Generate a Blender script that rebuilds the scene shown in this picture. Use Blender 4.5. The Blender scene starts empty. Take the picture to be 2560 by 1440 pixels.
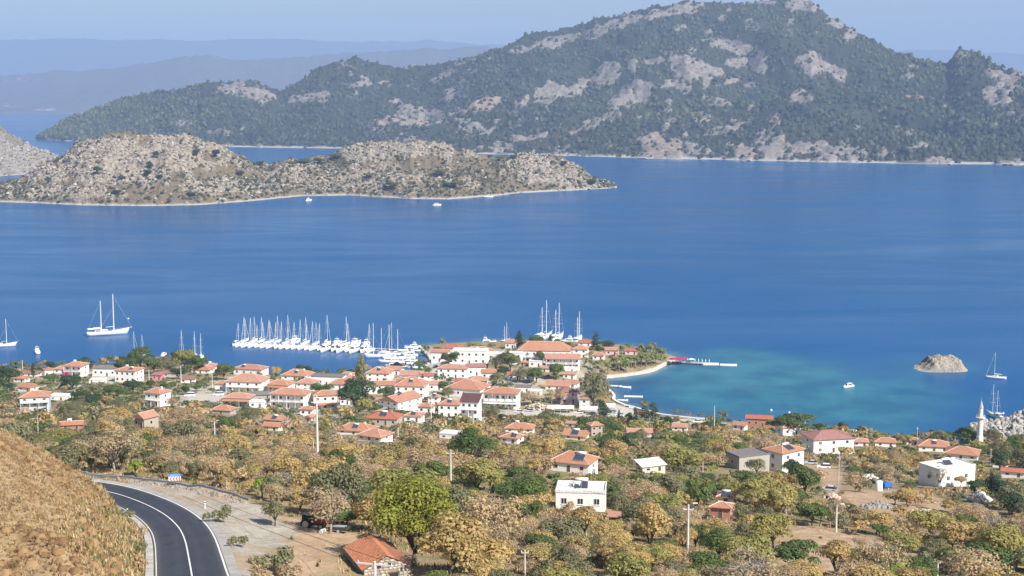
import bpy, math, random
import numpy as np
from mathutils import Matrix, Vector
R = math.radians
rng = np.random.default_rng(7)
random.seed(7)
SC = bpy.context.scene
COL = SC.collection

# ------------------------------------------------------------------ camera
F, CX, CY = 3555.6, 1280.0, 720.0          # the photograph's own pixels
CAMZ = 155.0
PITCH = math.atan(480.0 / F)
SP, CP = math.sin(PITCH), math.cos(PITCH)
cam = bpy.data.cameras.new('camera')
cam.lens, cam.sensor_width = 50.0, 36.0
cam.clip_start, cam.clip_end = 1.0, 90000.0
camo = bpy.data.objects.new('camera', cam)
COL.objects.link(camo)
camo.location = (0, 0, CAMZ)
camo.rotation_euler = (math.pi / 2 - PITCH, 0, 0)
SC.camera = camo

# ------------------------------------------------------------------ light
SUN_EL, SUN_AZ = R(43), R(134)             # azimuth clockwise from +Y (the view direction)
sun_vec = Vector((math.sin(SUN_AZ) * math.cos(SUN_EL), math.cos(SUN_AZ) * math.cos(SUN_EL), math.sin(SUN_EL)))
W = bpy.data.worlds.new('World'); SC.world = W; W.use_nodes = True
wn = W.node_tree.nodes; wn.clear()
sky = wn.new('ShaderNodeTexSky'); sky.sky_type = 'NISHITA'; sky.sun_disc = False
sky.sun_elevation = SUN_EL; sky.sun_rotation = SUN_AZ
sky.altitude = 150; sky.air_density = 1.0; sky.dust_density = 1.0; sky.ozone_density = 1.4
bg = wn.new('ShaderNodeBackground'); bg.inputs[1].default_value = 0.072
wo = wn.new('ShaderNodeOutputWorld')
W.node_tree.links.new(sky.outputs[0], bg.inputs[0]); W.node_tree.links.new(bg.outputs[0], wo.inputs[0])
sl = bpy.data.lights.new('sun', 'SUN'); sl.energy = 4.9; sl.angle = R(0.53); sl.color = (1.0, 0.945, 0.86)
so = bpy.data.objects.new('sun', sl); COL.objects.link(so)
so.rotation_euler = (-sun_vec).to_track_quat('-Z', 'Y').to_euler()
so.location = (200, -100, 400)
vs = SC.view_settings
SC.display_settings.display_device = 'sRGB'
vs.view_transform = 'Standard'; vs.look = 'None'; vs.exposure = 0.76; vs.gamma = 1.0; vs.use_curve_mapping = False
cy = SC.cycles
cy.use_denoising = True
cy.max_bounces = 6; cy.diffuse_bounces = 2; cy.glossy_bounces = 2; cy.transmission_bounces = 3
cy.volume_bounces = 1; cy.transparent_max_bounces = 6; cy.caustics_reflective = False; cy.caustics_refractive = False

# ------------------------------------------------------------------ projection helpers
def ray(px, py):
    u, v = (px - CX) / F, -(py - CY) / F
    return u, CP + v * SP, -SP + v * CP
def at_z(px, py, z):
    a, b, c = ray(px, py); s = (z - CAMZ) / c
    return np.array((a * s, b * s, z))
def at_d(px, py, d):
    a, b, c = ray(px, py); s = d / b
    return np.array((a * s, d, CAMZ + c * s))
def project(x, y, z):
    s = y * CP - (z - CAMZ) * SP
    up = y * SP + (z - CAMZ) * CP
    return CX + F * x / s, CY - F * up / s
def scale_at(p):                            # photograph pixels per metre
    return F / (p[1] * CP - (p[2] - CAMZ) * SP)

# ------------------------------------------------------------------ noise
def _h(ix, iy, seed):
    n = (ix * 374761393 + iy * 668265263 + seed * 362437) & 0x7fffffff
    n = ((n ^ (n >> 13)) * 1274126177) & 0x7fffffff
    return ((n ^ (n >> 16)) & 0xffff) / 65535.0
def vnoise(x, y, seed=0):
    x, y = np.asarray(x, float), np.asarray(y, float)
    ix, iy = np.floor(x).astype(np.int64), np.floor(y).astype(np.int64)
    fx, fy = x - ix, y - iy
    fx, fy = fx * fx * (3 - 2 * fx), fy * fy * (3 - 2 * fy)
    a, b = _h(ix, iy, seed), _h(ix + 1, iy, seed)
    c, d = _h(ix, iy + 1, seed), _h(ix + 1, iy + 1, seed)
    return (a * (1 - fx) + b * fx) * (1 - fy) + (c * (1 - fx) + d * fx) * fy
def fbm(x, y, s, oct=4, seed=0, ridged=False):
    x, y = np.asarray(x, float) / s, np.asarray(y, float) / s
    t, a, n = 0, 1.0, 0
    for i in range(oct):
        v = vnoise(x, y, seed + i * 17)
        if ridged: v = 1 - abs(2 * v - 1)
        t = t + a * v; n += a; a *= 0.5; x, y = x * 2.03 + 5.1, y * 2.03 + 1.7
    return t / n
def sstep(a, b, x):
    t = np.clip((x - a) / (b - a), 0, 1); return t * t * (3 - 2 * t)
def in_poly(x, y, poly):
    x, y = np.asarray(x, float), np.asarray(y, float)
    ins = np.zeros(x.shape, bool); p = np.asarray(poly, float); j = len(p) - 1
    for i in range(len(p)):
        xi, yi, xj, yj = p[i, 0], p[i, 1], p[j, 0], p[j, 1]
        if yi != yj:
            c = ((yi > y) != (yj > y)) & (x < (xj - xi) * (y - yi) / (yj - yi) + xi)
            ins ^= c
        j = i
    return ins
def seg_dist(x, y, pts, closed=True):
    p = np.asarray(pts, float)[:, :2]; n = len(p); best = np.full(np.shape(x), 1e18)
    for i in range(n if closed else n - 1):
        a, b = p[i], p[(i + 1) % n]; d = b - a; L = d @ d + 1e-9
        t = np.clip(((x - a[0]) * d[0] + (y - a[1]) * d[1]) / L, 0, 1)
        best = np.minimum(best, (x - a[0] - t * d[0]) ** 2 + (y - a[1] - t * d[1]) ** 2)
    return np.sqrt(best)

# ------------------------------------------------------------------ objects
def link(o, parent=None):
    COL.objects.link(o)
    if parent is not None: o.parent = parent
    return o
def tag(o, label=None, cat=None, group=None, kind=None):
    if label: o['label'] = label
    if cat: o['category'] = cat
    if group: o['group'] = group
    if kind: o['kind'] = kind
    return o
def thing(name, label, cat, loc=(0, 0, 0), rz=0.0, group=None):
    o = bpy.data.objects.new(name, None); o.empty_display_size = 0.5
    COL.objects.link(o); o.location = loc; o.rotation_euler = (0, 0, rz)
    return tag(o, label, cat, group)
def np_mesh(name, V, faces, mats, attrs=None, cattrs=None, smooth=False, midx=None):
    """faces: list of int arrays, each (n,3) or (n,4)"""
    me = bpy.data.meshes.new(name)
    V = np.asarray(V, np.float32)
    me.vertices.add(len(V)); me.vertices.foreach_set('co', V.ravel())
    fl = [np.asarray(f, np.int32) for f in faces if len(f)]
    loops = np.concatenate([f.ravel() for f in fl])
    tot = np.concatenate([np.full(len(f), f.shape[1], np.int32) for f in fl])
    st = np.concatenate([[0], np.cumsum(tot)[:-1]]).astype(np.int32)
    me.loops.add(len(loops)); me.loops.foreach_set('vertex_index', loops)
    me.polygons.add(len(tot)); me.polygons.foreach_set('loop_start', st)
    if midx is not None: me.polygons.foreach_set('material_index', np.asarray(midx, np.int32))
    me.update(calc_edges=True)
    if smooth: me.polygons.foreach_set('use_smooth', np.ones(len(tot), bool))
    for k, a in (attrs or {}).items():
        at = me.attributes.new(k, 'FLOAT', 'POINT'); at.data.foreach_set('value', np.asarray(a, np.float32))
    for k, a in (cattrs or {}).items():
        at = me.attributes.new(k, 'FLOAT_COLOR', 'POINT')
        c = np.ones((len(V), 4), np.float32); c[:, :3] = a; at.data.foreach_set('color', c.ravel())
    for m in (mats if isinstance(mats, (list, tuple)) else [mats]): me.materials.append(m)
    return me
def grid_faces(nr, nc):
    i = np.arange(nr * nc).reshape(nr, nc)
    return np.stack([i[:-1, :-1], i[:-1, 1:], i[1:, 1:], i[1:, :-1]], -1).reshape(-1, 4)
def obj(name, me, parent=None, loc=None, rot=None, scl=None):
    o = bpy.data.objects.new(name, me); link(o, parent)
    if loc is not None: o.location = loc
    if rot is not None: o.rotation_euler = rot
    if scl is not None: o.scale = scl if hasattr(scl, '__len__') else (scl,) * 3
    return o

class MB:
    """collects simple shapes into one mesh"""
    def __init__(s): s.v, s.f, s.m = [], [], []; s.M = Matrix.Identity(4)
    def _add(s, vs, fs, m):
        b = len(s.v); s.v += [tuple(s.M @ Vector(v)) for v in vs]
        s.f += [tuple(b + i for i in f) for f in fs]; s.m += [m] * len(fs); return s
    def box(s, x0, x1, y0, y1, z0, z1, m=0):
        vs = [(x0, y0, z0), (x1, y0, z0), (x1, y1, z0), (x0, y1, z0), (x0, y0, z1), (x1, y0, z1), (x1, y1, z1), (x0, y1, z1)]
        return s._add(vs, [(0, 3, 2, 1), (4, 5, 6, 7), (0, 1, 5, 4), (1, 2, 6, 5), (2, 3, 7, 6), (3, 0, 4, 7)], m)
    def tube(s, pts, rad, n=8, m=0, cap=True):
        pts = [Vector(p) for p in pts]; rad = rad if hasattr(rad, '__len__') else [rad] * len(pts)
        vs, fs = [], []
        for k, p in enumerate(pts):
            d = (pts[min(k + 1, len(pts) - 1)] - pts[max(k - 1, 0)])
            d = d.normalized() if d.length > 1e-9 else Vector((0, 0, 1))
            a = d.orthogonal().normalized(); b = d.cross(a)
            if abs(d.z) > 0.9: a = Vector((1, 0, 0)); a = (a - d * a.dot(d)).normalized(); b = d.cross(a)
            for i in range(n):
                t = 2 * math.pi * i / n
                vs.append(p + (a * math.cos(t) + b * math.sin(t)) * rad[k])
        for k in range(len(pts) - 1):
            for i in range(n):
                j = (i + 1) % n
                fs.append((k * n + i, k * n + j, (k + 1) * n + j, (k + 1) * n + i))
        if cap:
            fs.append(tuple(range(n))[::-1]); fs.append(tuple((len(pts) - 1) * n + i for i in range(n)))
        return s._add(vs, fs, m)
    def prism(s, poly, axis, a, b, m=0):
        """poly in the two other axes, extruded along axis from a to b"""
        def P(p, t): return {'x': (t, p[0], p[1]), 'y': (p[0], t, p[1]), 'z': (p[0], p[1], t)}[axis]
        n = len(poly); vs = [P(p, a) for p in poly] + [P(p, b) for p in poly]
        fs = [tuple(range(n))[::-1], tuple(range(n, 2 * n))] + [(i, (i + 1) % n, n + (i + 1) % n, n + i) for i in range(n)]
        return s._add(vs, fs, m)
    def loft(s, rings, m=0, close=True, cap=True):
        n = len(rings[0]); vs = [v for r in rings for v in r]; fs = []
        for k in range(len(rings) - 1):
            for i in range(n if close else n - 1):
                j = (i + 1) % n
                fs.append((k * n + i, k * n + j, (k + 1) * n + j, (k + 1) * n + i))
        if cap: fs.append(tuple(range(n))[::-1]); fs.append(tuple((len(rings) - 1) * n + i for i in range(n)))
        return s._add(vs, fs, m)
    def faces(s, vs, fs, m=0): return s._add(vs, fs, m)
    def mesh(s, name, mats, smooth=False):
        me = bpy.data.meshes.new(name); me.from_pydata(s.v, [], s.f); me.update()
        for q in (mats if isinstance(mats, (list, tuple)) else [mats]): me.materials.append(q)
        me.polygons.foreach_set('material_index', s.m)
        if smooth: me.polygons.foreach_set('use_smooth', [True] * len(s.f))
        import bmesh as _b
        bm = _b.new(); bm.from_mesh(me); _b.ops.recalc_face_normals(bm, faces=bm.faces); bm.to_mesh(me); bm.free()
        return me
    def build(s, name, mats, parent=None, smooth=False):
        return obj(name, s.mesh(name, mats, smooth), parent)
def copy_tree(o, parent=None):
    c = o.copy(); COL.objects.link(c); c.parent = parent
    for ch in o.children: copy_tree(ch, c)
    return c

# ------------------------------------------------------------------ materials
class NT:
    def __init__(s, name, **kw):
        s.mat = bpy.data.materials.new(name); s.mat.use_nodes = True
        s.t = s.mat.node_tree; s.n = s.t.nodes; s.b = s.n['Principled BSDF']
        s.b.inputs['Roughness'].default_value = kw.get('rough', 0.85)
        s.b.inputs['Specular IOR Level'].default_value = kw.get('spec', 0.25)
        s.b.inputs['Metallic'].default_value = kw.get('metal', 0.0)
    def new(s, ty, **kw):
        nd = s.n.new(ty)
        for k, v in kw.items(): setattr(nd, k, v)
        return nd
    def l(s, a, b): s.t.links.new(a, b)
    def pos(s):
        return s.new('ShaderNodeNewGeometry').outputs['Position']
    def ocoord(s):
        return s.new('ShaderNodeTexCoord').outputs['Object']
    def noise(s, scale, detail=3, co=None, rough=0.55):
        nd = s.new('ShaderNodeTexNoise'); nd.inputs['Scale'].default_value = scale
        nd.inputs['Detail'].default_value = detail; nd.inputs['Roughness'].default_value = rough
        s.l(co if co is not None else s.pos(), nd.inputs['Vector']); return nd.outputs[0]
    def attr(s, name, out='Fac'):
        nd = s.new('ShaderNodeAttribute'); nd.attribute_name = name; return nd.outputs[out]
    def ramp(s, fac, stops):
        nd = s.new('ShaderNodeValToRGB'); e = nd.color_ramp.elements
        while len(e) < len(stops): e.new(0.5)
        for q, (p, c) in zip(e, stops): q.position = p; q.color = (*c, 1)
        s.l(fac, nd.inputs[0]); return nd.outputs[0]
    def mix(s, fac, a, b, mode='MIX'):
        nd = s.new('ShaderNodeMix', data_type='RGBA', blend_type=mode)
        for k, q in ((0, fac), (6, a), (7, b)):
            if isinstance(q, (int, float)): nd.inputs[k].default_value = q
            elif isinstance(q, tuple): nd.inputs[k].default_value = (*q, 1)
            else: s.l(q, nd.inputs[k])
        return nd.outputs[2]
    def math(s, op, a, b=0.0, c=None):
        nd = s.new('ShaderNodeMath', operation=op)
        for k, q in enumerate((a, b, c)):
            if q is None: continue
            if isinstance(q, (int, float)): nd.inputs[k].default_value = q
            else: s.l(q, nd.inputs[k])
        return nd.outputs[0]
    def mrange(s, v, a, b, c=0.0, d=1.0):
        nd = s.new('ShaderNodeMapRange'); s.l(v, nd.inputs[0])
        for k, q in enumerate((a, b, c, d)): nd.inputs[k + 1].default_value = q
        return nd.outputs[0]
    def color(s, c):
        if isinstance(c, tuple): s.b.inputs['Base Color'].default_value = (*c, 1)
        else: s.l(c, s.b.inputs['Base Color'])
        return s
    def bump(s, h, strength=0.3, dist=0.1):
        nd = s.new('ShaderNodeBump'); nd.inputs['Strength'].default_value = strength; nd.inputs['Distance'].default_value = dist
        s.l(h, nd.inputs['Height']); s.l(nd.outputs[0], s.b.inputs['Normal']); return s
    def rand(s): return s.new('ShaderNodeObjectInfo').outputs['Random']
def plain(name, c, var=0.12, scale=1.5, rough=0.7, spec=0.3, metal=0.0, bump=0.0):
    """a base colour with mottling and a little wear"""
    t = NT(name, rough=rough, spec=spec, metal=metal)
    n = t.noise(scale, 4, t.ocoord())
    lo = tuple(max(0, q * (1 - var)) for q in c); hi = tuple(min(1, q * (1 + var)) for q in c)
    t.color(t.ramp(n, [(0.3, lo), (0.7, hi)]))
    if bump: t.bump(n, bump, 0.05)
    return t.mat
# ================================================================== the shore and the hillside
SHORE_PX = [(-900, 930), (0, 925), (150, 918), (240, 914), (300, 910), (420, 903), (480, 907), (560, 925), (640, 937), (720, 941), (800, 941),
            (870, 939), (960, 933), (1045, 927), (1078, 905), (1062, 882), (1052, 870), (1075, 863), (1130, 859), (1200, 855), (1290, 851),
            (1370, 855), (1450, 855), (1520, 860), (1600, 869), (1660, 882), (1690, 893), (1686, 903), (1662, 914), (1633, 929), (1589, 938),
            (1513, 947), (1472, 952), (1466, 964), (1500, 970), (1518, 975), (1535, 991), (1534, 1002), (1558, 1015), (1578, 1020),
            (1633, 1035), (1655, 1040), (1722, 1048), (1790, 1053), (1850, 1060), (1950, 1066), (2050, 1074), (2130, 1088), (2200, 1096), (2300, 1104),
            (2400, 1106), (2450, 1098), (2500, 1083), (2560, 1065), (2700, 1040), (3400, 1000)]
SHORE = [tuple(at_z(x, y, 0.0)[:2]) for x, y in SHORE_PX]
LANDPOLY = SHORE + [(1500, -400), (-1500, -400)]
ROAD_PX = [(505, 1560, 128), (492, 1500, 142), (480, 1440, 160), (472, 1395, 174), (462, 1350, 190), (445, 1317, 203), (412, 1287, 215), (362, 1260, 227),
           (300, 1237, 238), (232, 1222, 244), (150, 1213, 247.5), (50, 1212, 247), (-80, 1220, 242), (-220, 1238, 232)]
def catmull(P, n=10):
    P = [np.array(p, float) for p in P]; out = []
    for i in range(len(P) - 1):
        p0, p1, p2, p3 = P[max(i - 1, 0)], P[i], P[i + 1], P[min(i + 2, len(P) - 1)]
        for k in range(n):
            t = k / n
            out.append(0.5 * ((2 * p1) + (-p0 + p2) * t + (2 * p0 - 5 * p1 + 4 * p2 - p3) * t * t + (-p0 + 3 * p1 - 3 * p2 + p3) * t ** 3))
    out.append(P[-1]); return np.array(out)
ROADC = catmull([at_d(*p) for p in ROAD_PX], 8)
ctrl = []
for px, py, z in [(0, 960, 7), (-300, 960, 7), (-300, 1040, 30), (100, 1000, 15), (0, 1030, 24), (0, 1075, 40), (200, 1065, 34), (200, 1100, 48), (200, 1150, 70), (300, 1176, 82), (400, 940, 4), (400, 1010, 13),
                  (450, 1060, 30), (500, 1120, 52), (500, 1185, 80), (640, 1200, 80), (600, 960, 4), (800, 960, 4), (800, 1000, 9), (800, 1050, 22), (800, 1100, 40), (800, 1150, 60),
                  (800, 1200, 75), (750, 1260, 84), (800, 1325, 88.5), (650, 1300, 90), (620, 1260, 88), (560, 1225, 86.5), (650, 1400, 96), (940, 1400, 93), (1000, 1330, 86), (1280, 900, 5), (1280, 960, 5), (1280, 1030, 6), (1280, 1060, 14),
                  (1100, 960, 4), (1050, 1050, 15), (1280, 1100, 30), (1280, 1150, 50), (1280, 1200, 64), (1280, 1275, 74), (1280, 1350, 83), (1280, 1440, 90), (1455, 1275, 70), (1500, 890, 4),
                  (1460, 1040, 4), (1640, 1055, 2), (1640, 1075, 6), (1640, 1100, 17), (1640, 1150, 37), (1640, 1200, 54), (1640, 1300, 72), (1640, 1440, 87), (2050, 1090, 3), (2050, 1120, 12),
                  (1850, 1075, 4), (2050, 1162, 27), (2050, 1200, 40), (2050, 1250, 55), (2050, 1330, 69), (2080, 1400, 77), (2050, 1440, 82), (2450, 1118, 4), (2450, 1150, 18),
                  (2250, 1120, 6), (2400, 1215, 38), (2450, 1300, 58), (2450, 1440, 78), (2560, 1097, 2.5), (2640, 1082, 2.5), (2520, 1112, 4), (2700, 1100, 5), (2700, 1250, 50), (2700, 1440, 80)]:
    ctrl.append(at_z(px, py, z))
for px, py, d in [(0, 1083, 190), (100, 1122, 184), (190, 1180, 176), (240, 1233, 168), (300, 1320, 150), (335, 1390, 138), (362, 1440, 130), (0, 1200, 152), (100, 1250, 145), (0, 1440, 105),
                  (200, 1440, 116), (200, 1350, 133), (100, 1350, 122), (-200, 1060, 200), (-200, 1300, 140), (0, 1180, 262), (-300, 1150, 275), (120, 1160, 290),
                  (600, 1440, 164), (600, 1360, 190), (800, 1440, 172)]:
    ctrl.append(at_d(px, py, d))
for p in [(0, 0, 149), (0, 55, 129), (-35, 60, 128), (-70, 50, 134), (60, 60, 126), (120, 60, 122), (10, 110, 110), (70, 130, 102), (-180, 40, 150), (200, 100, 108), (0, -150, 165), (300, -50, 140), (-300, -50, 170)]:
    ctrl.append(np.array(p, float))
for p in ROADC[::6]: ctrl.append(p.copy())
ctrl = np.array(ctrl)
def _phi(r): return np.where(r > 1e-9, r * r * np.log(r + 1e-12), 0.0)
_P = ctrl[:, :2] / 100.0; _n = len(_P)
_A = np.zeros((_n + 3, _n + 3))
_A[:_n, :_n] = _phi(np.linalg.norm(_P[:, None] - _P[None], axis=2)) + np.eye(_n) * 2e-3
_A[:_n, _n] = 1; _A[:_n, _n + 1:] = _P; _A[_n, :_n] = 1; _A[_n + 1:, :_n] = _P.T
_w = np.linalg.solve(_A, np.concatenate([ctrl[:, 2], np.zeros(3)]))
def road_info(x, y):
    d2 = np.full(x.shape, 1e18); z = np.zeros(x.shape)
    for a, b in zip(ROADC[:-1], ROADC[1:]):
        d = b[:2] - a[:2]; L = d @ d
        t = np.clip(((x - a[0]) * d[0] + (y - a[1]) * d[1]) / L, 0, 1)
        q = (x - a[0] - t * d[0]) ** 2 + (y - a[1] - t * d[1]) ** 2
        m = q < d2; d2 = np.where(m, q, d2); z = np.where(m, a[2] + t * (b[2] - a[2]), z)
    return np.sqrt(d2), z
PADS = []                                   # levelled house plots: x, y, radius, z
def H(x, y, fine=True):
    x, y = np.atleast_1d(np.asarray(x, float)), np.atleast_1d(np.asarray(y, float))
    shp = x.shape; x, y = x.ravel(), y.ravel(); z = np.zeros(len(x))
    for k in range(0, len(x), 40000):
        q = np.stack([x[k:k + 40000], y[k:k + 40000]], 1) / 100.0
        r = np.linalg.norm(q[:, None] - _P[None], axis=2)
        z[k:k + 40000] = _phi(r) @ _w[:_n] + _w[_n] + q @ _w[_n + 1:]
    sd = seg_dist(x, y, LANDPOLY) * np.where(in_poly(x, y, LANDPOLY), 1, -1)
    z = np.maximum(z, 1.6)
    z = np.where(sd > 0, np.minimum(z, 0.35 + sd * 0.22), np.maximum(-0.5 + sd * 0.2, -12))
    rd, rz = road_info(x, y)
    if fine:
        n = (fbm(x, y, 9, 3, 3) - 0.5) * 1.1 + (fbm(x, y, 2.6, 2, 9) - 0.5) * 0.5
        z = z + n * sstep(5.5, 12, rd) * sstep(2, 60, sd) * np.where(y < 330, 1.0, 0.6)
    k = 1 - sstep(5.2, 10.5, rd)
    z = z * (1 - k) + (rz - 0.07) * k
    return z.reshape(shp)
_rd = np.arange(90, 1050, 1.0)
_Hcache = {}
def ground(px, py):
    """where the line of sight through a photograph pixel meets the hillside"""
    a, b, c = ray(px, py)
    s = _rd / b; xs, zs = a * s, CAMZ + c * s
    g = np.maximum(H(xs, _rd, False), 0.0)
    k = np.argmax(zs < g)
    if k == 0: return at_z(px, py, 0.3)
    f0, f1 = zs[k - 1] - g[k - 1], g[k] - zs[k]
    t = f0 / (f0 + f1 + 1e-9); d = _rd[k - 1] + t
    p = at_d(px, py, d); p[2] = float(H(p[0], p[1])[0]); return p

# colours painted on the ground by area (gravel, bare earth, pale rock, straw)
def px_poly(poly): return [tuple(ground(*p)[:2]) for p in poly]
GRAVEL = px_poly([(205, 1193), (330, 1197), (430, 1205), (540, 1222), (630, 1245), (700, 1290), (735, 1330), (720, 1372), (640, 1400), (628, 1439), (560, 1439), (500, 1300), (420, 1238), (325, 1211), (205, 1200)])
EARTH = [px_poly(q) for q in ([(700, 1290), (760, 1300), (880, 1330), (960, 1350), (850, 1380), (845, 1439), (640, 1439), (660, 1390), (735, 1350)],
                              [(1925, 1330), (1990, 1310), (2110, 1332), (2200, 1350), (2290, 1385), (2290, 1420), (2180, 1410), (2130, 1439), (1930, 1425), (1960, 1370)],
                              [(2000, 1160), (2085, 1165), (2120, 1190), (2090, 1240), (2070, 1235), (2050, 1190)],
                              [(2130, 1222), (2280, 1222), (2390, 1262), (2360, 1288), (2260, 1294), (2120, 1275), (2100, 1248)])]
PALE = [px_poly(q) for q in ([(430, 1015), (475, 985), (560, 985), (550, 1005), (500, 1032)],
                             [(1225, 1038), (1310, 1026), (1450, 1030), (1540, 1010), (1565, 1018), (1640, 1038), (1760, 1052), (1850, 1062), (1700, 1060), (1600, 1056), (1540, 1046), (1400, 1042)],
                             [(1040, 870), (1075, 866), (1130, 935), (1085, 945)],
                             [(240, 942), (285, 942), (285, 960), (240, 960)], [(1010, 1055), (1225, 1050), (1230, 1060), (1010, 1072)])]
VILL = px_poly([(0, 935), (250, 925), (560, 935), (880, 945), (1060, 930), (1080, 880), (1300, 865), (1480, 870), (1500, 930), (1460, 1000), (1500, 1035), (1240, 1050), (1000, 1075), (640, 1060), (520, 1000), (300, 1000), (0, 1000)])
BEACH = px_poly([(1440, 942), (1520, 938), (1600, 930), (1650, 912), (1686, 893), (1700, 904), (1662, 918), (1589, 944), (1513, 952), (1470, 956)])
BROWNHILL = [tuple(at_d(*q)[:2]) for q in [(-250, 1065, 206), (0, 1083, 197), (100, 1122, 192), (190, 1180, 185), (240, 1233, 178), (300, 1320, 160), (335, 1390, 147), (364, 1440, 138), (380, 1560, 112), (-250, 1700, 70), (-900, 1400, 120)]]
def area(x, y, poly, w):
    d = seg_dist(x, y, poly) * np.where(in_poly(x, y, poly), 1, -1)
    return sstep(-w, w, d + (fbm(x, y, 5, 3, 31) - 0.5) * 4)
fan_u = np.linspace(-0.62, 0.62, 430); fan_y = [-80.0]
while fan_y[-1] < 1010: fan_y.append(fan_y[-1] + max(0.95, abs(fan_y[-1]) * 0.0048))
fan_y = np.array(fan_y); gy, gu = np.meshgrid(fan_y, fan_u, indexing='ij')
gx = gu * (np.maximum(gy, 0) + 90)
gz = H(gx, gy)
A_grav = area(gx, gy, GRAVEL, 1.2); A_earth = np.max([area(gx, gy, q, 2.0) for q in EARTH], 0); A_earth = np.maximum(A_earth, A_grav * sstep(.5, .62, fbm(gx, gy, 7, 4, 55)) * .8); A_grav = A_grav * (1 - .75 * sstep(.5, .62, fbm(gx, gy, 7, 4, 55)))
A_pale = np.max([area(gx, gy, q, 1.5) for q in PALE] + [area(gx, gy, BEACH, 0.8)], 0)
A_pale = np.maximum(A_pale, area(gx, gy, VILL, 10) * .75 * sstep(.38, .62, fbm(gx, gy, 14, 3, 88)))
A_straw = np.maximum(area(gx, gy, BROWNHILL, 3.0), area(gx, gy, BROWNHILL + [], 9.0) * .8)
g = NT('hillside_soil', rough=0.95, spec=0.1)
n1, n2 = g.noise(0.12, 5), g.noise(1.1, 5)
base = g.mix(g.math('MULTIPLY', n2, 1.0), (0.19, 0.14, 0.08), (0.37, 0.28, 0.165))
base = g.mix(g.mrange(n1, 0.48, 0.62), base, g.mix(n2, (0.12, 0.115, 0.05), (0.25, 0.215, 0.10)))
straw = g.ramp(g.noise(0.30, 7, None, .62), [(0.34, (0.13, 0.075, 0.038)), (0.44, (0.22, 0.14, 0.073)), (0.54, (0.325, 0.23, 0.128)), (0.68, (0.40, 0.305, 0.19))])
grav = g.ramp(g.noise(0.8, 6), [(0.3, (0.30, 0.265, 0.215)), (0.7, (0.45, 0.405, 0.345))])
earth = g.ramp(g.noise(0.5, 6), [(0.3, (0.33, 0.225, 0.14)), (0.7, (0.47, 0.34, 0.225))])
pale = g.ramp(g.noise(0.7, 5), [(0.3, (0.38, 0.35, 0.30)), (0.7, (0.56, 0.52, 0.46))])
c = g.mix(g.attr('straw'), base, straw); c = g.mix(g.attr('earth'), c, earth); c = g.mix(g.attr('gravel'), c, grav); c = g.mix(g.attr('pale'), c, pale)
g.color(c); g.bump(g.noise(1.6, 6), 0.7, 0.35)
me = np_mesh('ground', np.stack([gx, gy, gz], -1).reshape(-1, 3), [grid_faces(*gx.shape)], g.mat,
             {'gravel': A_grav.ravel(), 'earth': A_earth.ravel(), 'pale': A_pale.ravel(), 'straw': A_straw.ravel()}, smooth=True)
tag(obj('ground', me), 'dry brown hillside running down to the village shore', kind='structure')

# ------------------------------------------------------------------ the road
def ribbon(off0, off1, lift, s0=0, s1=None, thick=0.0):
    C = ROADC[s0:s1]; T = np.gradient(C[:, :2], axis=0); T /= np.linalg.norm(T, axis=1)[:, None]
    N = np.stack([T[:, 1], -T[:, 0]], 1)    # to the right of travel
    a = np.column_stack([C[:, :2] + N * off0, C[:, 2] + lift]); b = np.column_stack([C[:, :2] + N * off1, C[:, 2] + lift])
    return a, b
def road_sheet(name, half, lift, mat, label):
    offs = np.linspace(-half, half, 18); rows = [ribbon(o_, o_, lift)[0] for o_ in offs]; V = np.stack(rows, 1).reshape(-1, 3); n = len(rows[0])
    tr = np.tile(np.max([np.exp(-((offs - c_) / .38) ** 2) for c_ in (-3.1, -1.3, 1.2, 3.0)], 0), n); ed = np.tile(sstep(half - 1.0, half, np.abs(offs)), n)
    o = obj(name, np_mesh(name, V, [grid_faces(n, 18)], mat, {'track': tr, 'edge': ed}, smooth=True)); return tag(o, label, kind='structure')
def ribbon_obj(name, off0, off1, lift, mat, parent=None, label=None, **kw):
    a, b = ribbon(off0, off1, lift, **kw); V = np.stack([a, b], 1).reshape(-1, 3)
    o = obj(name, np_mesh(name, V, [grid_faces(len(a), 2)], mat, smooth=True), parent)
    if parent is None: tag(o, label, kind='structure')
    return o
g = NT('asphalt', rough=0.75, spec=0.3)
n = g.noise(0.25, 4); n2 = g.noise(9, 3)
ca_ = g.mix(n2, g.ramp(n, [(0.35, (0.022, 0.027, 0.040)), (0.65, (0.036, 0.042, 0.058))]), (0.045, 0.05, 0.062))
ca_ = g.mix(g.math('MULTIPLY', g.attr('track'), g.mrange(n, .3, .7, .15, .6)), ca_, (0.060, 0.064, 0.074))
mpw = g.new('ShaderNodeMapping'); mpw.inputs['Scale'].default_value = (.9, .12, 1); g.l(g.pos(), mpw.inputs[0])
ca_ = g.mix(g.mrange(g.noise(1.0, 5, mpw.outputs[0]), .58, .72, 0, .6), ca_, (0.016, 0.018, 0.024))
g.color(g.mix(g.math('MULTIPLY', g.attr('edge'), g.mrange(n2, .35, .65)), ca_, (0.2, 0.18, 0.15)))
g.bump(n2, 0.3, 0.02); M_asph = g.mat
M_line = plain('road_paint', (0.78, 0.77, 0.74), 0.12, 0.6, 0.6)
M_conc = plain('concrete_kerb', (0.42, 0.40, 0.37), 0.2, 0.7, 0.9)
road = road_sheet('road', 4.25, 0.03, M_asph, 'dark asphalt road curving round the dry hill')
ribbon_obj('centre_line', -0.09, 0.09, 0.036, M_line, road)
ribbon_obj('edge_line', 3.92, 4.14, 0.036, M_line, road)
ribbon_obj('edge_line', -4.1, -3.98, 0.036, M_line, road)
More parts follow.
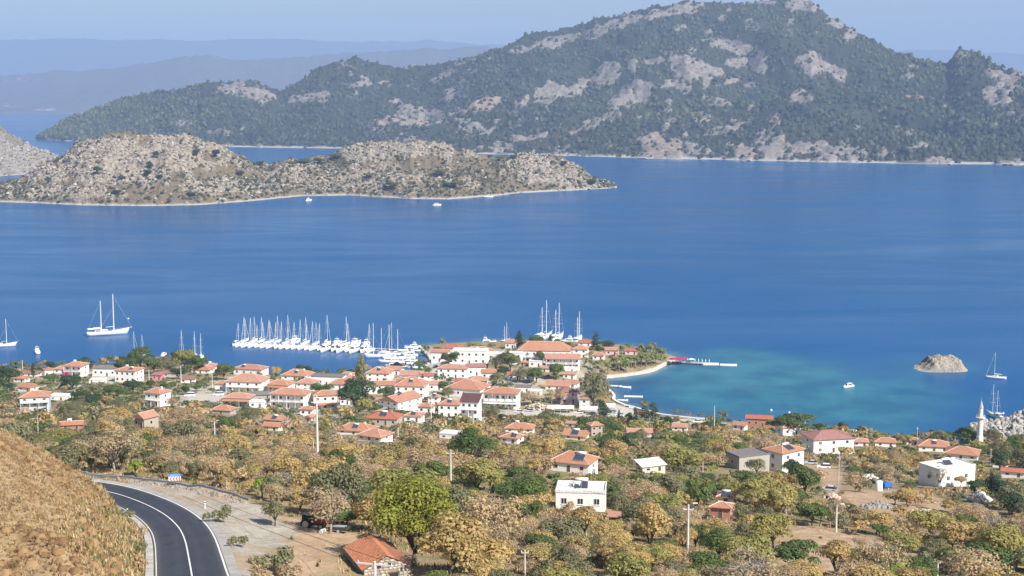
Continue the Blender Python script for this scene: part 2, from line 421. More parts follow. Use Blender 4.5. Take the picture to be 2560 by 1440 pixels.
shl = ribbon_obj('road_shoulder', 4.27, 5.5, 0.015, plain('shoulder_gravel', (0.36, 0.34, 0.31), 0.2, 0.5, 0.95), label='grey gravel shoulder on the outside of the bend')
a, b = ribbon(-5.3, -4.35, 0.05)
mbk = MB()
for i in range(len(a) - 1):
    j = i + 1
    mbk.faces([a[i] + (0, 0, .1), b[i], b[j], a[j] + (0, 0, .1), a[i] - (0, 0, .2), b[i] - (0, 0, .2), b[j] - (0, 0, .2), a[j] - (0, 0, .2)],
              [(0, 1, 2, 3), (1, 5, 6, 2), (0, 3, 7, 4)])
tag(mbk.build('drain_kerb', M_conc), 'pale concrete drain along the inside of the bend', kind='structure')

# ------------------------------------------------------------------ the sea
TURQ = [(1690, 880), (1760, 868), (1900, 862), (2010, 880), (2120, 905), (2260, 930), (2330, 960), (2440, 1000), (2400, 1060), (2330, 1110), (1700, 1070), (1480, 1000), (1490, 930), (1660, 900)]
sy = [120.0]
while sy[-1] < 60000: sy.append(sy[-1] * 1.017 + 0.5)
sy = np.array(sy); su = np.linspace(-0.75, 0.75, 260); yy, uu = np.meshgrid(sy, su, indexing='ij'); xx = uu * (yy + 60)
spx, spy = project(xx, yy, np.zeros_like(xx))
tw = [tuple(at_z(*p, 0.0)[:2]) for p in TURQ]
near = yy < 1500
sh = np.zeros_like(xx)
d = seg_dist(xx[near], yy[near], tw) * np.where(in_poly(xx[near], yy[near], tw), 1, -1)
wob = (fbm(xx[near], yy[near], 45, 4, 5) - 0.5)
sh[near] = sstep(-18, 55, d + wob * 60)
isl = at_z(2345, 918, 0.0)
ri = np.hypot((xx - isl[0]), (yy - isl[1]))
sh = np.maximum(sh, 0.75 * np.exp(-(ri / 24.0) ** 2) )
weed = np.zeros_like(xx)
for cx, cy_, rx, ry, s in [(1600, 960, 110, 10, .8), (1640, 1025, 130, 14, .95), (1880, 972, 60, 9, .55), (1760, 1040, 180, 9, .8), (2000, 1060, 140, 8, .6), (1570, 1000, 50, 12, .8)]:
    q = ((spx - cx) / rx) ** 2 + ((spy - cy_) / ry) ** 2
    weed[near] = np.maximum(weed[near], (s * np.exp(-q * 1.1))[near] * (0.55 + 0.9 * fbm(xx[near], yy[near], 14, 3, 77)))
sd = seg_dist(xx[near], yy[near], SHORE, False)
sand = np.zeros_like(xx); sand[near] = np.exp(-sd / 3.5) * 0.8
g = NT('sea_water', rough=0.12, spec=0.045); g.b.inputs['IOR'].default_value = 1.33
n = g.noise(0.012, 4)
deep = g.mix(n, (0.0008, 0.064, 0.197), (0.002, 0.077, 0.225))
turq = g.mix(g.mrange(g.noise(0.035, 5), .38, .62), (0.009, 0.096, 0.175), (0.026, 0.150, 0.215))
c = g.mix(g.attr('shallow'), deep, turq)
c = g.mix(g.attr('weed'), c, (0.018, 0.065, 0.15)); c = g.mix(g.attr('sand'), c, (0.16, 0.24, 0.24)); g.color(c)
mp = g.new('ShaderNodeMapping'); mp.inputs['Rotation'].default_value = (0, 0, R(14)); mp.inputs['Scale'].default_value = (0.0024, 0.0065, 1); g.l(g.pos(), mp.inputs[0])
calm = g.noise(1.0, 5, mp.outputs[0], 0.6); calm.node.inputs['Distortion'].default_value = 1.6
g.l(g.mrange(calm, 0.36, 0.7, 0.27, 0.12), g.b.inputs['Roughness'])
mp2 = g.new('ShaderNodeMapping'); mp2.inputs['Rotation'].default_value = (0, 0, R(20)); mp2.inputs['Scale'].default_value = (0.35, 0.8, 1); g.l(g.pos(), mp2.inputs[0])
wv = g.noise(1.0, 3, mp2.outputs[0])
bp = g.new('ShaderNodeBump'); bp.inputs['Distance'].default_value = 0.25
g.l(g.mrange(calm, 0.36, 0.7, 0.5, 0.16), bp.inputs['Strength']); g.l(wv, bp.inputs['Height']); g.l(bp.outputs[0], g.b.inputs['Normal'])
me = np_mesh('sea', np.stack([xx, yy, np.zeros_like(xx)], -1).reshape(-1, 3), [grid_faces(*xx.shape)], g.mat,
             {'shallow': sh.ravel(), 'weed': np.clip(weed, 0, 1).ravel(), 'sand': sand.ravel()}, smooth=True)
tag(obj('sea', me), 'calm blue bay turning turquoise over the shallows', kind='structure')
# ================================================================== mountains, headland and islands
def landmass(name, label, shore, crest, depth, mat, rows, step, amp, wl, back=1.0, patches=(), prof=1.0, seed=1, x0=None, x1=None, rockamp=6.0, spur=0.25, pale_h=3.0, gully=0.0, speck=0.0):
    sh, cr = np.array(shore, float), np.array(crest, float)
    px = np.arange(x0 if x0 is not None else sh[0, 0], (x1 if x1 is not None else sh[-1, 0]) + 1, step)
    ys, yc = np.interp(px, sh[:, 0], sh[:, 1]), np.interp(px, cr[:, 0], cr[:, 1])
    yc = yc + (vnoise(px / 14.0, px * 0, seed) - 0.5) * 3.2 + (vnoise(px / 5.0, px * 0 + 3, seed) - 0.5) * 2.0
    yc = np.minimum(yc, ys - 1.0)
    dp = np.array(depth, float); dd = np.interp(px, dp[:, 0], dp[:, 1])
    u = (px - CX) / F
    v = -(ys - CY) / F; ds = -CAMZ / (-SP + v * CP) * (CP + v * SP)
    dc = ds + dd
    v = -(yc - CY) / F; zc = CAMZ + (-SP + v * CP) * dc / (CP + v * SP)
    zc = np.maximum(zc, 1.0)
    nb = max(6, rows // 4)
    t = np.concatenate([[-0.03], np.linspace(0, 1, rows), 1 + np.linspace(0.04, back, nb)])
    T, U = np.meshgrid(t, u, indexing='ij'); DS, ZC, DD = ds[None], zc[None], dd[None]
    Y = DS + DD * T
    X0 = U * (Y * CP + CAMZ * SP)
    tt = np.clip(T, 0, 1)
    P = tt ** prof
    big = fbm(X0, Y, wl * 4, 3, seed + 40, True)
    Z = ZC * P * (1 - spur * (big - 0.35) * np.sin(np.pi * tt) * 1.6)
    env = np.sin(np.pi * np.clip(tt, 0.02, 0.93)) ** 0.7
    Z = Z + amp * (fbm(X0, Y, wl, 4, seed, True) - 0.5) * env
    if gully:
        gl = fbm(X0 + 0.35 * Y, Y * 0.22, wl * 0.9, 3, seed + 70, True); Z = Z - gully * (gl - 0.45) * env * np.clip(ZC / 150, .15, 1)
    Z = Z + amp * 0.35 * (fbm(X0, Y, wl * 0.22, 3, seed + 8) - 0.5) * np.where(tt > 0, 1, 0)
    Z = np.where(T > 1, ZC * (1 - (T - 1) / back * 0.9) - amp * 0.2, Z)
    Z = np.where(T < 0, -3.0, np.maximum(Z, 0.4 + 3.0 * tt))
    X = U * (Y * CP + (CAMZ - Z) * SP)
    PX, PY = project(X, Y, Z)
    rock = np.zeros_like(X); tint = np.zeros_like(X)
    ed = (fbm(PX, PY, 26, 5, seed + 3) - 0.5) * 2.1
    for q in patches:
        cx, cy_, rx, ry, ang, s = q[:6]; ca, sa = math.cos(R(ang)), math.sin(R(ang))
        a, b = (PX - cx) * ca + (PY - cy_) * sa, -(PX - cx) * sa + (PY - cy_) * ca
        m = sstep(1.25, 0.6, np.sqrt((a / rx) ** 2 + (b / ry) ** 2) + ed) * s
        rock = np.maximum(rock, m)
        if len(q) > 6: tint = np.maximum(tint, m * q[6])
    if speck: rock = np.maximum(rock, speck * sstep(.60, .70, fbm(PX, PY * 1.7 + PX * .35, 34, 5, seed + 90)) * sstep(.35, .6, fbm(PX, PY, 190, 2, seed + 95)))
    rock = rock * (T <= 1.05)
    cl = fbm(X, Y, wl * 0.35, 3, seed + 21, True)
    Z = Z + rock * rockamp * (1.2 * cl - 0.1 + 0.8 * (fbm(X, Y, wl * 0.09, 2, seed + 5) - 0.5))
    X = U * (Y * CP + (CAMZ - Z) * SP)
    pale = np.where(T <= 1, sstep(pale_h * 1.5, pale_h * 0.6, Z + (fbm(X, Y, 60, 2, 4) - .5) * pale_h), 0)
    me = np_mesh(name, np.stack([X, Y, Z], -1).reshape(-1, 3), [grid_faces(*X.shape)], mat, {'rock': rock.ravel(), 'tint': tint.ravel(), 'pale': pale.ravel()}, smooth=True)
    o = tag(obj(name, me), label, kind='structure')
    return dict(o=o, X=X, Y=Y, Z=Z, rock=rock, T=T, pale=pale, PX=PX, PY=PY)

def rock_material(name, veg_lo, veg_hi, rk_lo, rk_hi, sc, tintc=(0.42, 0.25, 0.13), bump=1.0, bd=4.0):
    g = NT(name, rough=0.95, spec=0.1)
    n = g.noise(sc, 6); n2 = g.noise(sc * 5, 5)
    veg = g.mix(n2, veg_lo, veg_hi)
    mps = g.new('ShaderNodeMapping'); mps.inputs['Scale'].default_value = (1, 1, .35); mps.inputs['Rotation'].default_value = (.3, .2, 0); g.l(g.pos(), mps.inputs[0])
    rk = g.mix(g.mrange(g.noise(sc * 4, 7, mps.outputs[0], .7), 0.34, 0.62), rk_lo, rk_hi)
    rk = g.mix(g.math('MULTIPLY', g.attr('tint'), n), rk, tintc)
    f = g.mrange(g.math('ADD', g.attr('rock'), g.math('MULTIPLY', g.math('SUBTRACT', n2, 0.5), 1.1)), 0.35, 0.6)
    c = g.mix(f, veg, rk); c = g.mix(g.attr('pale'), c, (0.40, 0.37, 0.32)); g.color(c)
    g.bump(g.noise(sc * 3, 8, None, 0.65), bump, bd)
    return g.mat

def blob_cloud(name, P, size, tall, cols, mat, label, seed=3, squash=1.0, ring=5):
    """many small crowns or boulders as one mass"""
    r = np.random.default_rng(seed); n = len(P)
    ang = (np.arange(ring) / ring * 2 * math.pi)[None] + r.uniform(0, 6.28, (n, 1))
    lo = 0.62 * size[:, None] * r.uniform(0.7, 1.25, (n, ring)); hi = 0.42 * size[:, None] * r.uniform(0.6, 1.3, (n, ring))
    V = np.zeros((n, ring * 2 + 1, 3))
    V[:, :ring, 0] = lo * np.cos(ang); V[:, :ring, 1] = lo * np.sin(ang); V[:, :ring, 2] = tall[:, None] * r.uniform(-0.12, 0.22, (n, ring))
    V[:, ring:2 * ring, 0] = hi * np.cos(ang + .5); V[:, ring:2 * ring, 1] = hi * np.sin(ang + .5); V[:, ring:2 * ring, 2] = tall[:, None] * r.uniform(0.55, 0.85, (n, ring))
    V[:, -1, 2] = tall * r.uniform(0.9, 1.1, n); V[:, -1, :2] = r.normal(0, 0.1, (n, 2)) * size[:, None]
    V += P[:, None, :]
    i = np.arange(ring); j = (i + 1) % ring
    f1 = np.stack([i, j, ring + i], 1); f2 = np.stack([j, ring + j, ring + i], 1); f3 = np.stack([ring + i, ring + j, np.full(ring, 2 * ring)], 1)
    fl = np.concatenate([f1, f2, f3]); k = 2 * ring + 1
    Fc = (fl[None] + (np.arange(n) * k)[:, None, None]).reshape(-1, 3)
    C = np.repeat(cols, k, 0)
    o = obj(name, np_mesh(name, V.reshape(-1, 3), [Fc], mat, None, {'tone': C}))
    return tag(o, label, kind='stuff')
def tone_material(name, rough=0.95):
    g = NT(name, rough=rough, spec=0.08); g.color(g.attr('tone', 'Color')); return g.mat
M_tone = tone_material('far_foliage')
def scatter(L, n, want, seed):
    r = np.random.default_rng(seed); nr, nc = L['X'].shape
    i = r.uniform(1, nr - 2, n * 3); j = r.uniform(0, nc - 2, n * 3)
    a, b = i.astype(int), j.astype(int); w = want(L, a, b); keep = r.uniform(size=len(a)) < w
    a, b, fi, fj = a[keep][:n], b[keep][:n], (i % 1)[keep][:n], (j % 1)[keep][:n]
    out = []
    for k in 'XYZ':
        Q = L[k]; out.append((Q[a, b] * (1 - fi) + Q[a + 1, b] * fi) * (1 - fj) + (Q[a, b + 1] * (1 - fi) + Q[a + 1, b + 1] * fi) * fj)
    return np.stack(out, 1), a, b

# farthest ridge and the ridge before it
M_far = rock_material('far_ridge_scrub', (0.06, 0.07, 0.05), (0.12, 0.11, 0.08), (0.3, 0.27, 0.23), (0.4, 0.36, 0.32), 0.0012, bd=30)
landmass('far_ridge', 'farthest ridge fading into the haze along the horizon', [(-700, 265), (3300, 265)],
         [(-700, 95), (0, 101), (100, 97), (250, 98), (400, 100), (480, 105), (650, 98), (740, 97), (800, 103), (950, 103), (1080, 103), (1150, 108), (1230, 112), (1700, 108), (2230, 130), (2280, 124), (2400, 130), (2560, 135), (3300, 140)],
         [(-700, 2600), (3300, 2600)], M_far, 36, 12, 120, 1400, seed=51, pale_h=1)
ridge = landmass('hazy_ridge', 'hazy blue scrub ridge across the far water', [(-700, 283), (0, 284), (150, 284), (900, 283), (3300, 283)],
         [(-700, 170), (0, 190), (60, 188), (130, 180), (200, 175), (280, 172), (330, 165), (400, 155), (450, 143), (500, 140), (540, 142), (590, 152), (660, 148), (720, 145), (800, 140), (880, 135), (950, 128), (1060, 122), (1120, 125), (1180, 118), (1230, 122), (1500, 150), (1900, 215), (2600, 230), (3300, 225)],
         [(-700, 1800), (3300, 1500)], rock_material('hazy_ridge_scrub', (0.05, 0.055, 0.035), (0.15, 0.12, 0.075), (0.34, 0.25, 0.19), (0.45, 0.35, 0.27), 0.003, bd=15), 60, 7, 70, 600, seed=61, pale_h=1.5,
         patches=[(20, 262, 40, 5, 8, .4), (110, 274, 36, 4, 0, .45), (60, 200, 60, 10, 0, .35), (250, 262, 60, 8, 0, .3)])

# the wooded mountain
PATCH = [(610, 228, 58, 22, 8, 1), (660, 238, 45, 12, 15, .9), (775, 244, 50, 14, 0, .95), (877, 184, 11, 11, 0, .9), (870, 165, 25, 8, 20, .6), (1045, 298, 105, 18, -8, 1), (1200, 268, 55, 15, -22, 1, .7), (1000, 308, 60, 12, 0, 1, .3),
         (1370, 243, 92, 30, -14, 1), (1515, 192, 66, 22, -25, 1), (1577, 242, 55, 26, -18, 1), (1735, 182, 66, 34, 8, 1), (1700, 215, 30, 16, 20, .9), (1650, 153, 36, 8, -5, .9),
         (1875, 165, 70, 17, 5, .85), (1825, 117, 58, 16, 8, .85), (2045, 172, 60, 31, 10, 1), (1385, 105, 78, 15, -13, 1), (1300, 125, 30, 8, -10, .8), (1535, 62, 70, 15, -20, .8), (1675, 32, 85, 16, -14, .95),
         (1495, 305, 50, 14, -20, .85), (1440, 330, 30, 8, -20, .7), (1670, 367, 66, 28, 0, 1, .35), (2010, 378, 168, 24, 2, 1), (1860, 380, 26, 22, 0, 1, .2), (2510, 215, 62, 40, -20, 1), (2400, 145, 32, 20, -15, .9), (2018, 12, 44, 18, 0, .95),
         (2290, 245, 25, 7, 0, .9, 1.0), (1995, 243, 40, 15, 15, .75), (2125, 90, 16, 18, 35, .85), (1910, 8, 30, 6, 0, .9), (2085, 55, 40, 14, 35, .7), (1780, 255, 40, 12, 10, .8), (1660, 300, 50, 8, 0, .4), (1240, 370, 40, 12, 0, .6), (1520, 365, 20, 8, 0, .5),
         (1760, 305, 10, 8, 0, .7, 1.0), (2540, 408, 40, 10, 0, .9), (210, 320, 60, 14, -20, .55), (450, 310, 30, 8, -10, .5), (545, 332, 40, 8, 0, .6, .4), (1120, 185, 60, 8, -25, .5), (1170, 155, 50, 8, -12, .5), (1230, 305, 30, 8, 0, .6), (1900, 300, 40, 10, 0, .4), (1480, 90, 50, 10, -20, .6)]
M_mt = rock_material('mountain_maquis', (0.022, 0.032, 0.022), (0.06, 0.06, 0.038), (0.115, 0.10, 0.085), (0.275, 0.248, 0.22), 0.02)
mt = landmass('mountain', 'broad wooded mountain with pale limestone outcrops across the bay',
              [(92, 349), (150, 352), (250, 357), (400, 361), (560, 367), (860, 371), (1150, 384), (1400, 388), (1640, 396), (1800, 399), (2180, 407), (2560, 412), (2900, 416), (3200, 410)],
              [(92, 347), (110, 335), (170, 290), (280, 258), (440, 222), (480, 215), (570, 207), (640, 208), (700, 222), (740, 200), (800, 170), (850, 150), (890, 140), (930, 150), (990, 168), (1060, 165), (1150, 150), (1230, 125), (1300, 100), (1370, 85), (1450, 62), (1540, 40), (1620, 20),
               (1700, 8), (1770, 5), (1850, 10), (1900, 4), (1990, 3), (2030, 5), (2070, 45), (2130, 75), (2200, 115), (2260, 130), (2330, 150), (2370, 160), (2400, 130), (2430, 124), (2480, 145), (2540, 178), (2700, 230), (3200, 300)],
              [(92, 60), (170, 350), (300, 600), (600, 900), (720, 950), (900, 1150), (1300, 1500), (1700, 1750), (2000, 1800), (2330, 1350), (2430, 1250), (2560, 1000), (3200, 700)],
              M_mt, 150, 4, 70, 260, back=0.9, patches=PATCH, seed=11, rockamp=9, spur=0.5, pale_h=3.0, gully=75, speck=.7)
P, a, b = scatter(mt, 27000, lambda L, a, b: np.clip(1.05 - 0.93 * L['rock'][a, b] - L['pale'][a, b], 0.13, 1) * (L['T'][a, b] < 1.06) * (0.35 + 0.9 * fbm(L['X'][a, b], L['Y'][a, b], 160, 3, 5)), 21)
n = len(P); sz = 3.5 + 11 * rng.random(n) ** 1.8; gr = rng.random((n, 1))
zone = fbm(P[:, 0], P[:, 1], 420, 2, 91)[:, None]
cols = (np.array([[0.024, 0.034, 0.026]]) * (1 - gr) + np.array([[0.085, 0.092, 0.058]]) * gr ** 1.5)
cols = cols * (1 - 0.0 * zone) + np.array([[0.035, 0.035, 0.0]]) * np.clip(zone - 0.52, 0, 1) * 3
blob_cloud('mountain_forest', P, sz, sz * rng.uniform(0.65, 1.1, n), cols, M_tone, 'dark green pine and maquis wood covering the mountain', ring=4)

# rocky peninsula in the bay
M_pen = rock_material('peninsula_rock', (0.115, 0.09, 0.055), (0.21, 0.17, 0.11), (0.16, 0.13, 0.095), (0.37, 0.32, 0.25), 0.05, bd=3.0)
pen = landmass('peninsula', 'low rocky peninsula with scattered shrubs in the middle of the bay',
               [(-350, 500), (0, 505), (100, 508), (200, 513), (380, 515), (500, 512), (620, 503), (700, 495), (760, 490), (870, 488), (960, 493), (1030, 497), (1120, 498), (1230, 490), (1300, 482), (1450, 475), (1543, 469.5)],
               [(-350, 420), (0, 462), (20, 455), (60, 440), (110, 410), (160, 385), (220, 350), (280, 333), (320, 328), (370, 335), (420, 345), (450, 340), (500, 348), (560, 375), (600, 390), (640, 410), (700, 408), (760, 400), (840, 385), (870, 367), (900, 362), (960, 365), (1030, 353), (1100, 360),
                (1130, 375), (1180, 385), (1230, 395), (1290, 388), (1350, 390), (1400, 392), (1430, 410), (1480, 440), (1530, 462), (1543, 468)],
               [(-350, 200), (0, 150), (150, 230), (300, 300), (450, 290), (640, 260), (900, 310), (1050, 320), (1200, 260), (1400, 190), (1500, 90), (1543, 14)],
               M_pen, 110, 2.5, 20, 46, back=1.0, seed=31, prof=0.85, rockamp=5.5, spur=0.3, pale_h=1.7, gully=16,
               patches=[(320, 400, 260, 70, -5, .95), (480, 365, 70, 20, 20, .95), (1020, 375, 150, 22, 5, 1), (900, 385, 60, 25, 0, .9), (1370, 430, 130, 45, 15, .95), (700, 440, 100, 40, 0, .5), (900, 450, 250, 40, 0, .55), (150, 480, 150, 25, 0, .7), (560, 470, 120, 30, 0, .7)])
wh = landmass('rocky_shore_hill', 'pale bare rock hill at the left edge behind the peninsula', [(-400, 440), (0, 440), (148, 430)], [(-400, 250), (-150, 280), (0, 318), (40, 345), (80, 370), (120, 378), (147, 392), (148, 393)],
              [(-400, 260), (0, 160), (148, 60)], rock_material('white_rock', (0.14, 0.12, 0.09), (0.23, 0.20, 0.16), (0.15, 0.135, 0.115), (0.34, 0.315, 0.28), 0.06, bd=3), 70, 3, 12, 50, seed=37, prof=0.9, rockamp=6, pale_h=1.5,
              patches=[(40, 390, 160, 50, 20, 1)])
for L, n, nm, lab, sd in ((pen, 7500, 'peninsula_boulder_field', 'pale boulders strewn over the rocky peninsula', 5), (wh, 1400, 'hill_boulder_field', 'pale boulders over the bare rock hill', 6)):
    P, a, b = scatter(L, n, lambda L, a, b: np.clip(L['rock'][a, b] * 1.1, 0.1, 1) * (L['T'][a, b] < 1.03), sd); k = len(P)
    sz = rng.uniform(1.4, 5.4, k) * rng.uniform(0.6, 1.1, k); gr = rng.random((k, 1))
    blob_cloud(nm, P - (0, 0, .3), sz, sz * rng.uniform(0.4, 0.8, k), np.array([[0.12, 0.10, 0.08]]) * (1 - gr) + np.array([[0.42, 0.37, 0.31]]) * gr, M_tone, lab, sd)
def penveg(L, a, b):
    px, py = L['PX'][a, b], L['PY'][a, b]
    w = 0.22 + 0.5 * sstep(430, 500, py) * 0.6 + 0.5 * ((px > 600) & (px < 860)) + 0.35 * ((px > 830) & (px < 1300) & (py > 400))
    return np.clip(w * (0.2 + 1.6 * fbm(L['X'][a, b], L['Y'][a, b], 70, 3, 15)), 0, 1) * (L['T'][a, b] < 1.03) * (1 - L['pale'][a, b])
P, a, b = scatter(pen, 5200, penveg, 9); k = len(P); sz = rng.uniform(1.6, 6.5, k) * rng.uniform(0.5, 1.1, k); gr = rng.random((k, 1))
blob_cloud('peninsula_scrub', P, sz, sz * rng.uniform(0.45, 0.8, k), np.array([[0.022, 0.03, 0.018]]) * (1 - gr) + np.array([[0.085, 0.085, 0.045]]) * gr, M_tone, 'low green and brown scrub dotted over the rocky peninsula', 9)
P, a, b = scatter(wh, 700, lambda L, a, b: 0.25 * (L['T'][a, b] < 1.03), 19); k = len(P); sz = rng.uniform(1.4, 4, k)
blob_cloud('hill_scrub', P, sz, sz * 0.6, np.tile([[0.05, 0.06, 0.035]], (k, 1)), M_tone, 'small dark shrubs on the bare rock hill', 11)

# ------------------------------------------------------------------ haze
tp = NT('haze_air'); tp.n.remove(tp.b)
pv = tp.new('ShaderNodeVolumePrincipled'); pv.inputs['Color'].default_value = (0.40, 0.55, 0.82, 1); pv.inputs['Density'].default_value = HAZE_D if 'HAZE_D' in globals() else 8.4e-5
pv.inputs['Anisotropy'].default_value = 0.0
tp.l(pv.outputs[0], tp.n['Material Output'].inputs['Volume'])
hz = MB().box(-21000, 21000, -500, 24500, -14, 1150).build('haze', tp.mat)
tag(hz, 'thin blue air haze over the bay and hills', kind='stuff')
# ================================================================== plant kinds
def leaf_material(name, stops, trans=0.25, rough=0.7, vary=0.35):
    g = NT(name, rough=rough, spec=0.15)
    c0 = g.ramp(g.rand(), stops)
    tone = g.attr('tone', 'Color')
    c = g.mix(1.0, c0, tone, 'MULTIPLY'); c = g.mix(1.0, c, (1.50, 1.47, 1.28), 'MULTIPLY'); g.color(c)
    if trans:
        tr = g.new('ShaderNodeBsdfTranslucent'); g.l(c, tr.inputs[0])
        ms = g.new('ShaderNodeMixShader'); ms.inputs[0].default_value = trans
        g.l(g.b.outputs[0], ms.inputs[1]); g.l(tr.outputs[0], ms.inputs[2]); g.l(ms.outputs[0], g.n['Material Output'].inputs[0])
    return g.mat
M_aut = leaf_material('autumn_leaf', [(0, (0.35, 0.265, 0.125)), (0.2, (0.39, 0.31, 0.15)), (0.4, (0.31, 0.235, 0.12)), (0.6, (0.35, 0.27, 0.135)), (0.8, (0.38, 0.295, 0.15)), (1, (0.28, 0.235, 0.12))], 0.45)
M_yel = leaf_material('yellow_green_leaf', [(0, (0.255, 0.235, 0.095)), (0.5, (0.20, 0.205, 0.08)), (1, (0.28, 0.245, 0.105))], 0.45)
M_grn = leaf_material('green_leaf', [(0, (0.085, 0.125, 0.045)), (0.4, (0.11, 0.15, 0.055)), (0.7, (0.07, 0.105, 0.045)), (1, (0.135, 0.165, 0.06))], 0.45)
M_oli = leaf_material('olive_leaf', [(0, (0.16, 0.16, 0.10)), (0.4, (0.19, 0.185, 0.12)), (0.7, (0.135, 0.14, 0.085)), (1, (0.175, 0.16, 0.10))], 0.45)
M_brn = leaf_material('dry_twig_leaf', [(0, (0.31, 0.24, 0.165)), (0.35, (0.36, 0.275, 0.185)), (0.7, (0.29, 0.23, 0.165)), (1, (0.34, 0.245, 0.16))], 0.4)
M_drk = leaf_material('dark_evergreen_leaf', [(0, (0.025, 0.045, 0.03)), (0.5, (0.035, 0.06, 0.03)), (1, (0.03, 0.05, 0.022))], 0.1)
M_plm = leaf_material('palm_frond', [(0, (0.10, 0.125, 0.05)), (0.5, (0.13, 0.15, 0.065)), (1, (0.085, 0.11, 0.045))], 0.15)
M_bou = leaf_material('magenta_bract', [(0, (0.42, 0.02, 0.16)), (1, (0.46, 0.03, 0.19))], 0.25)
M_brt = leaf_material('bright_green_leaf', [(0, (0.12, 0.19, 0.02)), (1, (0.15, 0.215, 0.03))])
M_fresh = leaf_material('fresh_green_leaf', [(0, (0.19, 0.205, 0.045)), (1, (0.205, 0.215, 0.05))], 0.45)
M_strw = leaf_material('dry_grass_blade', [(0, (0.36, 0.24, 0.10)), (1, (0.38, 0.26, 0.11))], 0.2)
M_bark = plain('bark', (0.13, 0.10, 0.075), 0.3, 3.0, 0.95)
M_barkp = plain('pale_bark', (0.27, 0.24, 0.20), 0.3, 3.0, 0.95)

def leaf_cloud(centers, normals, size, r, tone_lo=0.75, tone_hi=1.25, aspect=1.0, inner=None):
    n = len(centers)
    nrm = normals * 1.2 + np.array([[0.1, -0.1, 0.35]]) + r.normal(0, 0.42, (n, 3)); nrm /= np.linalg.norm(nrm, axis=1)[:, None] + 1e-9
    t = np.cross(nrm, r.normal(0, 1, (n, 3))); t /= np.linalg.norm(t, axis=1)[:, None] + 1e-9
    b = np.cross(nrm, t); s = (size * r.uniform(0.55, 1.3, n))[:, None]
    V = np.stack([centers - t * s * 0.5, centers + b * s * 0.42 * aspect + nrm * s * .1, centers + t * s * 0.5, centers - b * s * 0.42 * aspect + nrm * s * .1], 1)
    q = np.arange(n * 4).reshape(n, 4)
    tone = r.uniform(tone_lo, tone_hi, (n, 1)) * np.array([[1, 1, 1]]) * (1 + r.normal(0, 0.06, (n, 3)))
    return V.reshape(-1, 3), q, np.repeat(np.clip(tone, 0.1, 2), 4, 0)
def crown_points(n, lobes, r, shell=0.55):
    """points spread through a handful of overlapping clumps, denser at their skins"""
    w = np.array([l[3] ** 2 for l in lobes]); k = r.choice(len(lobes), n, p=w / w.sum())
    L = np.array([[l[0], l[1], l[2]] for l in lobes])[k]; rad = np.array([l[3] for l in lobes])[k]; fl = np.array([l[4] if len(l) > 4 else 0.8 for l in lobes])[k]
    d = r.normal(0, 1, (n, 3)); d /= np.linalg.norm(d, axis=1)[:, None]
    d[:, 2] = np.where(d[:, 2] < -0.35, -d[:, 2], d[:, 2])
    q = (shell + (1 - shell) * r.random(n) ** 0.6) * rad * (0.86 + 0.28 * vnoise(d[:, 0] * 3 + k * 7, d[:, 2] * 3 + d[:, 1] * 2, 5))
    return L + d * q[:, None] * np.stack([np.ones(n), np.ones(n), fl], 1), d
def trunk_mesh(r, h, rad, nl, spread, top, mat, twigs=0, lean=0.12, name='trunk'):
    mb = MB(); ln = r.normal(0, lean, 2)
    p0 = Vector((0, 0, -0.5)); p1 = Vector((ln[0] * h, ln[1] * h, h))
    mb.tube([p0, Vector((0, 0, 0.15)), p0.lerp(p1, 0.6) + Vector((r.normal(0, .06), r.normal(0, .06), 0)), p1], [rad * 1.25, rad, rad * 0.8, rad * 0.65], 6)
    ends = []
    for i in range(nl):
        a = 2 * math.pi * (i + r.uniform(-.3, .3)) / nl; e = r.uniform(0.35, 1.0)
        q = p1 + Vector((math.cos(a) * spread * e, math.sin(a) * spread * e, (top - h) * r.uniform(0.45, 0.95)))
        m = p1.lerp(q, 0.5) + Vector((0, 0, r.uniform(-.1, .25)))
        mb.tube([p1 - Vector((0, 0, rad)), m, q], [rad * 0.6, rad * 0.38, rad * 0.1], 5); ends.append((m, q))
        for j in range(twigs):
            s = m.lerp(q, r.uniform(0, 0.9)); e2 = s + Vector((r.normal(0, spread * .28), r.normal(0, spread * .28), abs(r.normal(0, spread * .25))))
            mb.tube([s, e2], [rad * 0.2, rad * 0.04], 3, cap=False)
    return mb.mesh(name, mat, True)
VAR = {}
def add_kind(kind, count, fn):
    VAR[kind] = []
    for i in range(count):
        r = np.random.default_rng(1000 + hash_(kind) + i); VAR[kind].append(fn(r, i))
def hash_(s): return sum((i + 1) * ord(c) for i, c in enumerate(s)) % 7919
def crown_mesh(name, r, n, lobes, size, mat, shell=0.5, lo=0.6, hi=1.3, aspect=1.0):
    p, d = crown_points(n, lobes, r, shell); V, q, t = leaf_cloud(p, d, size, r, lo, hi, aspect)
    return np_mesh(name, V, [q], mat, None, {'tone': t})
def lobes_round(r, R0, h0, top, n, fl=0.8):
    out = []
    for i in range(n):
        a = r.uniform(0, 6.28); e = R0 * 0.62 * math.sqrt(r.random()); z = h0 + (top - h0) * (0.35 + 0.5 * r.random() * (1 - 0.5 * e / R0))
        out.append((e * math.cos(a) * 1.12, e * math.sin(a), z, R0 * r.uniform(0.22, 0.56), fl))
    return out
